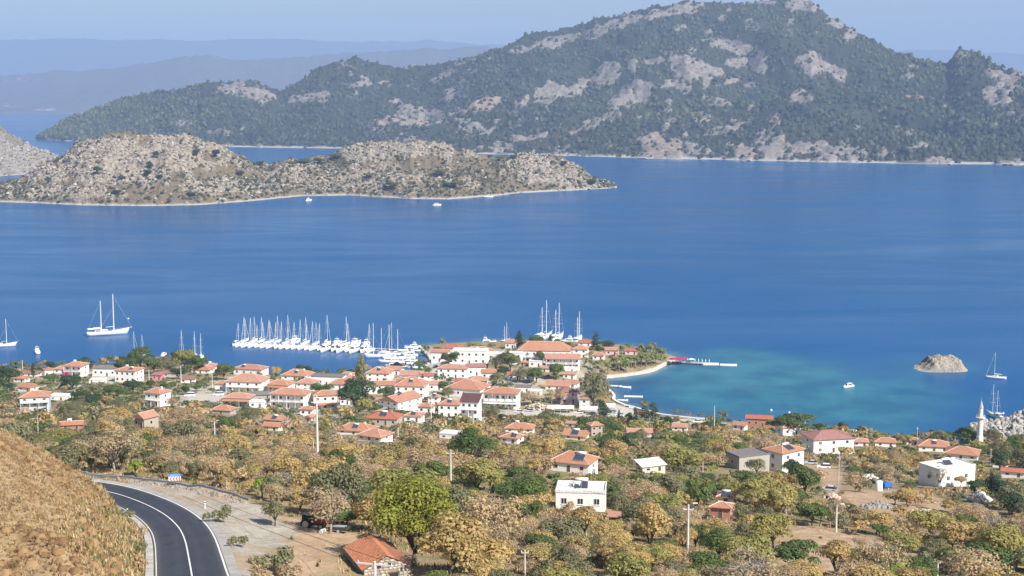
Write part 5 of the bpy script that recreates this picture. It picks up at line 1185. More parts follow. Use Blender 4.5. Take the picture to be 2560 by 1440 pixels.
slab('floating_platform', (1560, 992), (1607, 993), 2.5, -.2, .45, M_canv, 'narrow white floating platform in the inner bay', 'platform')
slab('landing_stage', (1520, 966), (1576, 969), 2.4, .2, .55, M_pont, 'weathered landing stage off the inner beach', 'jetty', 4)
p = at_z(1694, 908, .9); o = thing('canopy', 'deep red canopy at the root of the jetty', 'canopy', tuple(p), R(20))
M_redc = plain('crimson_canvas', (0.36, 0.02, 0.08), .15, 1)
MB().faces([(-5, -2.5, 2.6), (5, -2.5, 2.6), (5, 2.5, 2.6), (-5, 2.5, 2.6), (-4.4, 0, 3.4), (4.4, 0, 3.4)], [(0, 1, 5, 4), (1, 2, 5), (2, 3, 4, 5), (3, 0, 4), (0, 3, 2, 1)]).build('canvas', M_redc, o)
for x in (-4.6, 0, 4.6):
    for y in (-2.2, 2.2): MB().tube([(x, y, -1), (x, y, 2.6)], .1, 5).build('post', M_wood, o)
MB().box(-5, 5, -.05, .05, .9, 1.1).build('counter', M_redc, o)
for i, x in enumerate((1718, 1728, 1737, 1746, 1755, 1764, 1773)):
    p = at_z(x, 905.5 + i * .55, .95); o = thing('parasol', '%s white parasol along the jetty counted from the red canopy' % ordn(i), 'parasol', tuple(p), 0, 'white parasols on the jetty')
    MB().tube([(0, 0, -.5), (0, 0, 2.6)], .05, 5).build('pole', M_alu, o)
    if i == 1: MB().tube([(0, 0, 1.9), (0, 0, 2.6)], [1.9, .05], 8, cap=False).build('canvas', M_canv, o)
    else: MB().tube([(0, 0, .9), (0, 0, 1.3), (0, 0, 2.65)], [.26, .3, .04], 7).build('canvas', M_canv, o)
# ================================================================== minaret, poles, signs, road furniture, vehicles
PROT = []                                   # pixel boxes trees should not cover: x0, x1, y0, y1, distance, share allowed
p = ground(2448, 1122); mn = thing('minaret', 'slim white minaret rising at the right shore', 'minaret', tuple(p)); s = 130 / scale_at(p) / 20.0
mn.scale = (s, s, s)
MB().tube([(0, 0, -3), (0, 0, 5)], [1.5, 1.3], 12).build('base_drum', MW['w'], mn); MB().tube([(0, 0, 5), (0, 0, 12.2)], [1.1, 1.02], 12).build('shaft', MW['w'], mn)
b = MB().tube([(0, 0, 11.3), (0, 0, 12.2), (0, 0, 12.4)], [1.05, 1.75, 1.75], 14).build('balcony', MW['w'], mn); r_ = MB()
for k in range(14): a = k * math.pi / 7; r_.tube([(1.65 * math.cos(a), 1.65 * math.sin(a), 12.4), (1.65 * math.cos(a), 1.65 * math.sin(a), 13.2)], .06, 4)
r_.tube([(1.65 * math.cos(k * math.pi / 7), 1.65 * math.sin(k * math.pi / 7), 13.2) for k in range(15)], .07, 4).build('railing', M_trim, b)
MB().tube([(0, 0, 12.4), (0, 0, 16)], [.85, .8], 12).build('upper_shaft', MW['w'], mn); MB().tube([(0, 0, 16), (0, 0, 16.15), (0, 0, 19.2)], [.95, .95, .05], 12).build('spire', plain('lead_grey', (0.38, 0.40, 0.42), .1), mn)
MB().tube([(0, 0, 19.1), (0, 0, 20.2)], [.1, .03], 5).build('finial', M_metal, mn)
PROT.append((2436, 2460, 990, 1095, p[1], .05))
M_pole = plain('weathered_pole', (0.56, 0.52, 0.46), .15, 1.5); M_polec = plain('concrete_pole', (0.62, 0.60, 0.56), .1, 1.0)
def pole(px, py, top, label, arm=1.6, conc=False, lamp=False, name='utility_pole', rr=None, dist=None):
    p = ground(px, py) if dist is None else at_d(px, py, dist); h = (py - top) / scale_at(p) / .96; o = thing(name, label, 'pole', tuple(p), float(rng.normal(0, .3)))
    r0 = rr or (.2 if conc else .14); m = M_polec if conc else M_pole
    MB().tube([(0, 0, -1), (0, 0, h)], [r0 * 1.2, r0 * .7], 8).build('shaft', m, o)
    if arm:
        a = MB().box(-arm / 2, arm / 2, -.07, .07, h * .9 - .08, h * .9 + .08).build('crossarm', m, o); q = MB()
        for x in (-.46, 0, .46): q.tube([(x * arm, 0, h * .9 + .08), (x * arm, 0, h * .9 + .3)], [.06, .05], 6)
        q.build('insulator', M_white, a)
    if lamp: MB().tube([(0, 0, h - .1), (.9, 0, h + .25)], .05, 5).build('lamp_arm', M_metal, o); MB().box(.7, 1.5, -.14, .14, h + .2, h + .32).build('lamp_head', M_white, o)
    PROT.append((px - 3, px + 3, top, py - (py - top) * .25, p[1], .12)); return o, h
pole(794, 1148, 990, 'tall thick concrete pylon standing above the orchard', 3.0, True, rr=.34)
pole(1127, 1213, 1126, 'pale concrete pole with crossarm beside the big green tree', 1.8, True)
pole(1719, 1388, 1262, 'tall street pole in front of the small brick shed', 1.6, True, True)
pole(2090, 1331, 1264, 'pole at the top edge of the bare field', 0, True, True)
pole(1312, 1442, 1374, 'thin weathered pole in the brown orchard at the bottom', 1.0)
pole(2343, 1442, 1402, 'short white pole at the bottom right', .9, True)
pole(1785, 1085, 1017, 'tall flagpole-like mast on the beach road', 0, True); pole(2050, 1152, 1088, 'thin pole before the rose-brown roof', 0)
pole(2096, 1208, 1138, 'leaning wooden pole beside the dirt yard', 1.0); pole(2292, 1116, 1068, 'pole rising over the right shore roofs', .8)
pole(2476, 1162, 1122, 'thin pole in front of the rock outcrop', .8); pole(1061, 1000, 962, 'village pole behind the orange solar-panelled gable', .9, True); pole(1078, 1054, 984, 'tall white pole at the village lane left of the maroon-roofed block', 1.2, True)
pole(531, 975, 934, 'white pole at the edge of the car park', .9, True); pole(453, 958, 916, 'street pole below the left shore trees', 0, True, True); pole(373, 952, 924, 'short street pole beside the square white house', 0, True)
pole(232, 960, 928, 'street pole left of the dark-roofed shore house', .8, True); pole(704, 978, 946, 'thin pole before the wide tiled shore house', .6, True); pole(995, 1092, 1070, 'street lamp pole among trees below the red hip roof', 0, True, True)
pole(784, 1130, 1098, 'low grey pole just left of the concrete pylon', .8); pole(537, 1088, 1054, 'street lamp pole in the left olive grove', 0, True, True); pole(1322, 1135, 1060, 'thin pole in the orchard behind the solar roof', .8) if False else None
pole(1757, 1180, 1152, 'thin post in the orchard left of the grey annex', 0); pole(2012, 1075, 1052, 'thin mast by the right shore trees', 0, True); pole(57, 930, 901, 'thin flag mast on the far left shore', 0, True)
fp, fh = pole(938, 1478, 1404, 'thick pole with long white crossarm before the stone barn', 4.3, True, rr=.2, dist=152)
p2, h2 = pole(96, 1098, 1040, 'far power pole beyond the dry hill at left', 2.4)
M_wire = plain('black_cable', (0.03, 0.03, 0.035), .1)
for s_, lab in ((-1, 'left power line sagging over the lay-by'), (1, 'right power line sagging over the lay-by')):
    a = Vector(fp.location) + Vector((s_ * 2.0, 0, fh * .92)); b = Vector(p2.location) + Vector((s_ * 1.1, 0, h2 * .92)); pts = []
    for k in range(25): t = k / 24; q = a.lerp(b, t); q.z -= 9 * t * (1 - t) * 1.0; pts.append(q)
    tag(MB().tube(pts, .028, 4).build('power_line', M_wire), lab, 'cable')
for (ax, ay, bx, by, lab) in ((1719, 1266, 2090, 1266, 'cable between the brick shed pole and the field pole'), (1127, 1130, 1719, 1266, 'long cable from the crossarm pole to the brick shed pole'), (794, 1003, 1127, 1130, 'cable from the concrete pylon down to the crossarm pole'), (2090, 1266, 2343, 1404, 'cable from the field pole to the bottom right pole')):
    ends = []
    for (qx, qy) in ((ax, ay), (bx, by)):
        o_ = min((o2 for o2 in COL.objects if o2.name.startswith('utility_pole')), key=lambda o2: abs(project(*o2.location)[0] - qx) + (1e3 if abs(project(*o2.location)[1] - qy) > 190 else 0)); top_ = max(v.co.z for ch in o_.children if ch.name.startswith('shaft') for v in ch.data.vertices); ends.append(Vector(o_.location) + Vector((0, 0, top_ * .96)))
    pts = [ends[0].lerp(ends[1], k / 20) - Vector((0, 0, 14 * (k / 20) * (1 - k / 20) * (ends[0] - ends[1]).length / 200)) for k in range(21)]
    tag(MB().tube(pts, .03, 4).build('power_line', M_wire), lab, 'cable')
# guard rail
GR = [at_d(*q) for q in [(150, 1196, 260), (185, 1197, 259), (240, 1200, 257), (320, 1204, 254), (400, 1212, 249.5), (460, 1219, 246), (500, 1225, 243), (560, 1238, 238), (622, 1255, 232)]]
for q in GR: q[2] = float(H(q[0], q[1], False)[0])
GRC = catmull(GR, 5); o = thing('guard_rail', 'grey steel guard rail along the outside of the lay-by', 'guard rail', tuple(GRC[len(GRC) // 2])); base = np.array(o.location)
prof_ = [(0, -.16), (-.05, -.09), (.02, 0), (-.05, .09), (0, .16), (.02, .16), (.02, -.16)]
rings = []
for k, c in enumerate(GRC):
    t = GRC[min(k + 1, len(GRC) - 1)] - GRC[max(k - 1, 0)]; nrm = np.array((-t[1], t[0], 0)); nrm /= np.linalg.norm(nrm); zg = float(H(c[0], c[1])[0])
    rings.append([tuple(np.array((c[0], c[1], zg)) - base + nrm * a * 1.6 + (0, 0, .78 + b * 1.5)) for a, b in prof_])
MB().loft(rings, 0, True, True).build('beam', M_metal, o)
acc = 0
for k in range(1, len(GRC)):
    acc += np.linalg.norm(GRC[k] - GRC[k - 1])
    if acc > 3.6: acc = 0; c = GRC[k]; zg = float(H(c[0], c[1])[0]); MB().box(-.07, .07, .02, .14, -.6, .85).build('post', M_metal, o).location = tuple(np.array((c[0], c[1], zg)) - base)
PROT.append((200, 620, 1182, 1240, 240, .0))
# chevron board
p = GRC[len(GRC) // 2 + 3].copy(); p = at_d(437, 1202, p[1] + 1.2); p[2] = float(H(p[0], p[1])[0]); o = thing('bend_sign', 'blue-topped chevron board with red arrows behind the guard rail', 'sign', tuple(p), R(8)); s = scale_at(p); o.scale = (30 / s / 3.0,) * 3
M_sblue = plain('sign_blue', (0.08, 0.25, 0.62), .04); M_sred = plain('sign_red', (0.42, 0.03, 0.05), .05); M_swht = plain('sign_white', (0.80, 0.80, 0.80), .03)
hz0 = 1.45
MB().box(-1.5, 1.5, -.03, .03, hz0, hz0 + 1.05).build('board', M_swht, o); bl = MB().box(-1.5, 1.5, -.035, .025, hz0 + 1.053, hz0 + 1.75).build('blue_panel', M_sblue, o)
tx = MB(); x = -1.0
for w_ in (.2, .16, .1, .2, .08, .2, .1, .18): tx.box(x, x + w_, -.045, -.036, hz0 + 1.3, hz0 + 1.52); x += w_ + .09
tx.build('lettering', plain('sign_text', (0.35, 0.52, 0.80), .03), bl)
for i in range(4):
    x = -1.3 + i * .72; MB().prism([(x + .42, hz0 + .04), (x + .06, hz0 + .52), (x + .42, hz0 + 1.0), (x + .70, hz0 + 1.0), (x + .34, hz0 + .52), (x + .70, hz0 + .04)] if i < 3 else [(x + .2, hz0 + .04), (x + .06, hz0 + .52), (x + .2, hz0 + 1.0), (x + .5, hz0 + 1.0), (x + .34, hz0 + .52), (x + .5, hz0 + .04)], 'y', -.045, -.032).build('chevron', M_sred, o)
for x in (-1.0, 1.0): MB().tube([(x, .05, -.8), (x, .05, hz0 + 1.6)], .07, 6).build('post', M_metal, o)
PROT.append((415, 458, 1165, 1205, p[1], .0))
p = ground(531, 1268); o = thing('road_sign', 'small square sign seen from behind on the gravel lay-by', 'sign', tuple(p), R(160)); k_ = 38 / scale_at(p) / 2.7; o.scale = (k_,) * 3
MB().tube([(0, 0, -.5), (0, 0, 2.4)], .045, 6).build('post', M_metal, o); MB().box(-.38, .38, -.03, .03, 1.8, 2.7).build('panel', M_metal, o); PROT.append((520, 545, 1228, 1262, p[1], 0.))
for x, y, h, lab in ((513, 1271, 19, 'white marker post on the outside of the bend'), (319, 1289, 18, 'white marker post on the inside of the bend')):
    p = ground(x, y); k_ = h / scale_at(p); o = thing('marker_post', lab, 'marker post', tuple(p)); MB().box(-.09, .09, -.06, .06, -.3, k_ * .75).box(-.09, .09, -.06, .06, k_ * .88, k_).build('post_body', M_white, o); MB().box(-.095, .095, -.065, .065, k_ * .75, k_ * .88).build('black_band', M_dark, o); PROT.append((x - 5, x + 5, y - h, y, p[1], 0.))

# vehicles
M_tyre = plain('rubber_tyre', (0.025, 0.025, 0.027), .2, 3, .9); M_rim = plain('wheel_rim', (0.55, 0.55, 0.54), .1, 2, .4, .5, .5)
def wheel(parent, x, y, r, w, rim=None, name='wheel'):
    n = 18; rings = []
    for a, q in ((-w / 2, r * .82), (-w * .45, r * .97), (0, r), (w * .45, r * .97), (w / 2, r * .82)): rings.append([(q * math.cos(2 * math.pi * i / n), a, q * math.sin(2 * math.pi * i / n)) for i in range(n)])
    ty = MB().loft(rings, 0, True, True).build(name, M_tyre, parent); ty.location = (x, y, r)
    rings = [[(r * .6 * math.cos(2 * math.pi * i / n), a, r * .6 * math.sin(2 * math.pi * i / n)) for i in range(n)] for a in (-w / 2 - .015, w / 2 + .015)]
    MB().loft(rings).build('rim', rim or M_rim, ty); return ty
def car(px, py, head, col, label, L=4.5, H_=1.6, kind='suv', loc=None, cat='car'):
    p = ground(px, py) if loc is None else np.array(loc); o = thing('parked_car' if kind != 'van' else 'parked_van', label, cat, tuple(p), R(head)); W_ = L * .4
    body = MB(); hb = H_ * .58; h = L / 2
    pr = [(-h, .32), (-h, hb * .95), (-h + .1, hb), (h * .42, hb), (h * .92, hb * .82), (h, hb * .6), (h, .3)] if kind != 'van' else [(-h, .32), (-h, H_ * .7), (-h + .05, H_ * .72), (h * .75, H_ * .6), (h, hb * .7), (h, .3)]
    body.prism(pr, 'y', -W_ / 2, W_ / 2).build('body', col, o)
    if kind == 'van': cb = [(-h + .05, H_ * .72), (-h + .1, H_), (h * .35, H_), (h * .72, H_ * .6)]
    else: cb = [(-h + .05, hb), (-h + .35 if kind == 'suv' else -h * .55, H_), (h * .12, H_), (h * .45, hb)]
    w2 = W_ / 2 - .1
    cabin = MB().loft([[(x, -w2 * (1 if z <= hb + .01 else .88), z) for x, z in cb], [(x, w2 * (1 if z <= hb + .01 else .88), z) for x, z in cb]]).build('cabin_glass', M_glass, o)
    MB().box(cb[1][0] + .02, cb[2][0] - .02, -w2 * .9, w2 * .9, H_ - .02, H_ + .04).build('roof', col, o)
    for x in (-h * .6, h * .6):
        for y in (-W_ / 2 + .05, W_ / 2 - .05): wheel(o, x, y, .33, .22)
    for y in (-W_ * .33, W_ * .33): MB().box(h - .02, h + .02, y - .2, y + .2, hb * .62, hb * .8).build('headlight', M_white, o); MB().box(-h - .02, -h + .02, y - .15, y + .15, hb * .65, hb * .85).build('tail_light', M_redh, o)
    if loc is None: q = scale_at(p); PROT.append((px - L * q / 2, px + L * q / 2, py - H_ * q, py, p[1], .1))
    return o
M_cw = plain('white_car_paint', (0.78, 0.78, 0.77), .03, 1, .3, .5); M_cg = plain('grey_car_paint', (0.30, 0.31, 0.33), .05, 1, .3, .5); M_cd = plain('dark_car_paint', (0.06, 0.065, 0.075), .05, 1, .3, .5); M_cr = plain('red_car_paint', (0.38, 0.03, 0.03), .05, 1, .3, .5); M_cs = plain('silver_car_paint', (0.50, 0.52, 0.54), .05, 1, .3, .5)
car(2059, 1170, 172, M_cw, 'white estate car parked in the dirt yard', 4.7); car(2027, 1161, 175, M_cs, 'silver car parked left of the white estate car', 4.5, 1.45, 'sedan')
car(2072, 1226, 160, M_cs, 'silver car half hidden by the green tree at the yard', 4.5, 1.45, 'sedan'); car(474, 992, 178, M_cw, 'white van at the left of the car park', 5.2, 2.1, 'van', cat='van'); car(546, 990, 175, M_cw, 'white van at the far wall of the car park', 5.0, 2.1, 'van', cat='van')
for x, y, c_, lab in ((1296, 1032, M_cw, 'white car on the beach road below the guest house'), (1322, 1029, M_cs, 'silver car on the beach road beside the rubble slope'), (1447, 1034, M_cw, 'white car parked before the beach restaurant canopy'), (1478, 1037, M_cd, 'dark car parked left of the beach road cypress'), (1530, 1032, M_cs, 'silver car on the beach road bend'), (1548, 1040, M_cw, 'white car nearest the beach road bend'), (1600, 1036, M_cr, 'small red car by the two beach pines'), (1742, 1056, M_cw, 'white car at the far end of the beach road')):
    car(x, y, float(rng.uniform(165, 190)), c_, lab, 4.4, 1.5, 'sedan')
for x, y, c_, lab in ((1080, 905, M_cd, 'dark car on the quay road'), (1089, 918, M_cg, 'grey car lower on the quay road'), (1096, 930, M_cw, 'white car at the foot of the quay road')): car(x, y, 110, c_, lab, 4.3, 1.5, 'sedan')

# tractor with a trailed implement
M_tor = plain('faded_orange_paint', (0.20, 0.065, 0.035), .3, 2); M_iron = plain('dark_iron', (0.05, 0.05, 0.055), .3, 3)
p = ground(782, 1321); tr = thing('tractor', 'old orange tractor with big black wheels under the brown tree', 'tractor', tuple(p), R(-12)); k_ = 17.0 / 16 ; tr.scale = (k_,) * 3
for y in (-.85, .85): wheel(tr, -.75, y, .82, .42, M_rim, 'rear_wheel'); wheel(tr, 1.45, y * .82, .45, .24, M_rim, 'front_wheel')
MB().box(-.2, 1.75, -.32, .32, .75, 1.35).box(1.6, 1.85, -.3, .3, .62, 1.28).build('hood', M_tor, tr); MB().box(-1.2, 1.5, -.25, .25, .5, .78).build('chassis', M_iron, tr)
for y in (-.85, .85): MB().loft([[(-.75 + .95 * math.cos(a), y + d, .82 + .95 * math.sin(a)) for a in np.linspace(.1, 2.6, 8)] for d in (-.25, .25)], 0, False, False).build('fender', M_iron, tr)
MB().box(-.95, -.5, -.28, .28, 1.15, 1.3).box(-1.05, -.92, -.28, .28, 1.3, 1.75).build('seat', M_iron, tr); MB().tube([(-.1, 0, 1.3), (-.3, 0, 1.7)], .03, 5).tube([(-.3 + .0, .25 * math.cos(a), 1.7 + .12 * math.sin(a)) for a in np.linspace(0, 6.28, 10)], .025, 4).build('steering_wheel', M_iron, tr)
MB().tube([(1.1, .2, 1.3), (1.1, .2, 2.0)], .05, 6).build('exhaust_pipe', M_iron, tr); MB().box(-1.35, -1.25, -.8, .8, .8, 2.1).box(-1.33, -.4, -.8, .8, 2.1, 2.16).build('roll_frame', M_iron, tr)
PROT.append((735, 880, 1288, 1335, p[1], .08))
p = ground(848, 1332); im = thing('farm_trailer', 'dark farm trailer resting right of the tractor', 'trailer', tuple(p), R(-16))
MB().box(-1.5, 1.5, -.8, .8, .55, .7).box(-1.5, 1.5, -.85, -.8, .7, 1.0).box(-1.5, 1.5, .8, .85, .7, 1.0).box(1.45, 1.5, -.8, .8, .7, 1.0).build('bed', M_iron, im); MB().tube([(-1.5, 0, .6), (-2.6, 0, .5)], .07, 5).build('drawbar', M_iron, im)
for y in (-.8, .8): wheel(im, .2, y, .42, .22)
MB().tube([(-.9, -.2, .9), (.9, .1, .9)], .16, 8).tube([(-.8, .3, .88), (1.1, .4, .92)], .14, 8).build('pipe_load', plain('grey_pipe', (0.30, 0.31, 0.33), .1), im)
p = ground(806, 1337); drum = thing('oil_drum', 'white banded drum on its side by the tractor', 'drum', tuple(p), R(60)); MB().tube([(-.45, 0, .35), (.45, 0, .35)], .35, 12).build('barrel', M_white, drum); MB().tube([(-.2, 0, .35), (-.05, 0, .35)], .362, 12).tube([(.12, 0, .35), (.25, 0, .35)], .362, 12).build('black_band', M_dark, drum)

# stone barn with tiles and stones one by one
p = at_d(968, 1478, 178.0); p[2] = float(H(p[0], p[1])[0]); BY = R(20.5)
eav = at_d(904, 1425, 174.0); bz = eav[2] - 2.3
bo = thing('stone_barn', 'rough stone barn with orange clay tile roof by the dirt track', 'barn', (0, 0, 0), BY)
c_, s_ = math.cos(BY), math.sin(BY); lx, ly = -3.35, -4.9
bo.location = (eav[0] - (c_ * lx - s_ * ly), eav[1] - (s_ * lx + c_ * ly), bz)
hw, hl, hh, rs = 3.0, 4.8, 2.35, 1.45
MB().box(-hw, hw, -hl, hl, -4, hh - .05).prism([(-hw, hh - .05), (hw, hh - .05), (0, hh + rs - .05)], 'y', -hl, hl).build('wall_core', plain('barn_mortar', (0.26, 0.225, 0.185), .25, 2, .95), bo)
M_st = NT('field_stone', rough=.95, spec=.1); M_st.color(M_st.ramp(M_st.rand(), [(0, (0.27, 0.235, 0.19)), (.4, (0.40, 0.36, 0.30)), (.75, (0.50, 0.46, 0.40)), (1, (0.34, 0.28, 0.22))])); M_st.bump(M_st.noise(5, 5), .5, .1); M_st = M_st.mat
def stone_mesh(seed):
    r = np.random.default_rng(seed); import bmesh as _b
    bm = _b.new(); _b.ops.create_icosphere(bm, subdivisions=1, radius=.5)
    for v in bm.verts: v.co = Vector((math.copysign(abs(v.co.x * 2) ** .6, v.co.x) * .5, v.co.y * .7, math.copysign(abs(v.co.z * 2) ** .6, v.co.z) * .5)) * (1 + r.normal(0, .08))
    me = bpy.data.meshes.new('stone'); bm.to_mesh(me); bm.free(); me.materials.append(M_st); return me
STONES = [stone_mesh(i) for i in range(5)]; rr_ = random.Random(5)
def stone_course(y, face, z0, z1, x0, x1, parent, n_max=200):
    z = z0; k = 0
    while z < z1 and k < n_max:
        hgt = rr_.uniform(.26, .42); x = x0 - rr_.uniform(0, .3)
        while x < x1:
            w = rr_.uniform(.35, .75); cx = x + w / 2
            lim = hh + rs * (1 - abs(cx) / hw) - .1 if face == 'y' else hh - .1
            hole = face == 'y' and abs(cx - .9) < .6 and z < 1.5
            if z + hgt * .6 < lim and not hole:
                o_ = obj('stone', STONES[rr_.randrange(5)], parent, (cx, y, z + hgt / 2) if face == 'y' else (y, cx, z + hgt / 2), (0, rr_.uniform(-.12, .12), 0 if face == 'y' else math.pi / 2), (w * 1.02, .3, hgt * 1.02)); k += 1
            x += w + .03
        z += hgt + .02
stone_course(-hl, 'y', .2, hh + rs, -hw, hw, bo, 130); stone_course(-hw, 'x', 1.0, hh, -hl, hl, bo, 60)
MB().box(.35, 1.5, -hl - .03, -hl + .2, 0, 1.35).build('doorway', M_dark, bo); MB().box(.2, 1.65, -hl - .14, -hl + .1, 1.36, 1.54).build('lintel', M_wood, bo)  # doorway is a solid slab, its inner shade put into the colour
for x in (-1.0, .35): MB().box(x - .22, x + .22, -hl - .17, -hl + .1, 2.35, 2.75).build('wall_niche', M_dark, bo)  # solid near-black blocks, niche shade painted as colour
slope = math.atan2(rs, hw + .35); Ls = math.hypot(hw + .35, rs); nt, nc_ = 11, 20
n = 6; arc = [(1.19 * .20 * math.cos(a), .1 * math.sin(a)) for a in np.linspace(math.pi, 0, n)]
tl = MB(); L_ = Ls / nt * 1.15
tl.loft([[(q[0], -L_ / 2, q[1] + .0) for q in arc], [(q[0] * .86, L_ / 2, q[1] * .9 - .02) for q in arc]], 0, False, False); tl.loft([[(q[0] * .88, -L_ / 2, q[1] * .8 - .005) for q in arc], [(q[0] * .76, L_ / 2, q[1] * .72 - .03) for q in arc]], 0, False, False)
g = NT('clay_tile', rough=.85, spec=.2); g.color(g.mix(g.mrange(g.noise(1.2, 4), .35, .7), g.ramp(g.rand(), [(0, (0.36, 0.13, 0.06)), (.35, (0.48, 0.185, 0.085)), (.7, (0.42, 0.17, 0.09)), (1, (0.30, 0.13, 0.075))]), (0.34, 0.15, 0.09))); ME_tile = tl.mesh('tile', g.mat)
rfb = MB().faces([(-hw - .35, -hl - .2, hh - .16), (-hw - .35, hl + .2, hh - .16), (0, hl + .2, hh + rs - .02), (0, -hl - .2, hh + rs - .02), (hw + .35, -hl - .2, hh - .16), (hw + .35, hl + .2, hh - .16)], [(0, 1, 2, 3), (3, 2, 5, 4)]).build('roof', plain('roof_boards', (0.30, 0.13, 0.07), .2, 1), bo)
rr_ = random.Random(9)
for side in (-1, 1):
    rows_ = range(nt) if side < 0 else range(nt - 3, nt)
    for j in range(nc_):
        for i in rows_:
            t = (i + .5) / nt; x = side * (hw + .35) * (1 - t); z = hh - .13 + rs * t + .05; y = -hl - .05 + (2 * hl + .1) * (j + .5) / nc_
            if side < 0 and j < 4 and i > 6 and rr_.random() < .5: continue
            e = obj('tile', ME_tile, rfb, (x + rr_.uniform(-.015, .015), y + rr_.uniform(-.02, .02), z), (slope + rr_.uniform(-.03, .03), 0, -math.pi / 2 * -side if False else (-math.pi / 2 if side < 0 else math.pi / 2)), None)
PROT.append((838, 1032, 1338, 1445, 205, .04))

# builder's yard on the right
p = ground(2197, 1227); o = thing('water_tank', 'white upright water tank in the stony yard', 'tank', tuple(p)); k_ = 28 / scale_at(p) / 3.4; o.scale = (k_,) * 3
MB().tube([(0, 0, -.5), (0, 0, .15), (0, 0, 2.9), (0, 0, 3.25), (0, 0, 3.4)], [1.05, 1.1, 1.1, .7, .35], 14).build('drum', M_white, o, True); MB().tube([(0, 0, 3.35), (0, 0, 3.55)], .35, 10).build('lid', M_blue, o)
M_tarp = plain('blue_tarpaulin', (0.03, 0.13, 0.50), .2, 1.2, .5); p = ground(2216, 1222); o = thing('covered_cart', 'cart under a bright blue tarpaulin beside the white tank', 'cart', tuple(p), R(20)); k_ = 24 / scale_at(p) / 3.0; o.scale = (k_,) * 3
MB().loft([[(x * 1.3 * f, -1.1 * f2, z) for x, f2, z in ((-1, 1, .9), (-1, .9, 2.2), (0, .8, 2.6), (1, .9, 2.3), (1, 1, .9))] for f, f2 in ((1, 1),)] + [[(-1.3, 1.1, .9), (-1.25, 1.0, 2.0), (0, .9, 2.35), (1.25, 1.0, 2.1), (1.3, 1.1, .9)]], 0, True, True).build('tarpaulin', M_tarp, o); MB().box(-1.3, 1.3, -1, 1, .55, .95).build('frame', M_iron, o)
for y in (-1, 1): wheel(o, 0, y, .45, .2)
PROT.append((2183, 2232, 1196, 1226, p[1], .05))
for (x, y, wpx, hpx_, n_, lab, nm, lo_, hi_, sd) in ((2200, 1270, 92, 16, 260, 'heap of grey rubble in the stony yard', 'rubble_heap', (0.20, 0.185, 0.165), (0.34, 0.32, 0.29), 3), (2315, 1286, 84, 15, 340, 'heap of pale quarry stone right of the grey rubble', 'stone_heap', (0.36, 0.31, 0.24), (0.52, 0.46, 0.37), 4), (1345, 1022, 80, 18, 160, 'tumbled boulders on the slope below the guest house', 'rubble_slope', (0.40, 0.35, 0.28), (0.56, 0.50, 0.42), 6), (2175, 1196, 40, 14, 60, 'pale boulders behind the white tank', 'boulder_heap', (0.42, 0.38, 0.32), (0.6, 0.55, 0.48), 8), (2448, 1255, 70, 34, 90, 'white boulders among the dark bushes at the right edge', 'white_boulder_heap', (0.5, 0.48, 0.45), (0.66, 0.64, 0.6), 12), (2080, 1245, 46, 16, 60, 'brown boulders below the parked cars', 'brown_boulder_heap', (0.4, 0.3, 0.23), (0.5, 0.42, 0.34), 14)):
    p = ground(x, y); q = scale_at(p); r = np.random.default_rng(sd); a = r.uniform(0, 6.28, n_); e = np.sqrt(r.random(n_)); X_ = p[0] + wpx / q / 2 * e * np.cos(a); Y_ = p[1] + wpx / q / 2.6 * e * np.sin(a)
    Z_ = H(X_, Y_) + hpx_ / q * .8 * (1 - e) - .1; sz = r.uniform(.35, 1.1, n_); gr = r.random((n_, 1)); blob_cloud(nm, np.stack([X_, Y_, Z_], 1), sz, sz * .7, np.array([lo_]) * (1 - gr) + np.array([hi_]) * gr, M_tone, lab, sd)
    PROT.append((x - wpx / 2, x + wpx / 2, y - hpx_, y, p[1], .3))
# beach restaurant canopies
for (x, y, wpx, lab, nn) in ((1402, 1031, 66, 'long white restaurant canopy on the beach road', 'canopy'), (1475, 1034, 44, 'white restaurant canopy by the big eucalyptus', 'canopy'), (1250, 1000, 10, None, None), (1526, 1026, 24, 'small white stall canopy on the beach road', 'canopy')):
    if not lab: continue
    p = ground(x, y); q = scale_at(p); w_ = wpx / q / 2; o = thing(nn, lab, 'canopy', tuple(p), R(-4)); MB().faces([(-w_, -2.4, 2.5), (w_, -2.4, 2.5), (w_, 2.4, 3.0), (-w_, 2.4, 3.0), (-w_, -2.4, 2.36), (w_, -2.4, 2.36), (w_, 2.4, 2.86), (-w_, 2.4, 2.86)], [(0, 1, 2, 3), (4, 7, 6, 5), (0, 4, 5, 1), (1, 5, 6, 2), (2, 6, 7, 3), (3, 7, 4, 0)]).build('awning', M_canv, o)
    for i in range(5):
        for yy_ in (-2.2, 2.2): MB().box(-w_ + .2 + i * (2 * w_ - .4) / 4 - .06, -w_ + .2 + i * (2 * w_ - .4) / 4 + .06, yy_ - .06, yy_ + .06, -1, 2.45).build('post', M_trim, o)
    for i in range(3): MB().box(-w_ * .6 + i * w_ * .6 - .5, -w_ * .6 + i * w_ * .6 + .5, -.5, .5, .7, .76).box(-w_ * .6 + i * w_ * .6 - .06, -w_ * .6 + i * w_ * .6 + .06, -.06, .06, 0, .7).build('table', M_wood, o)
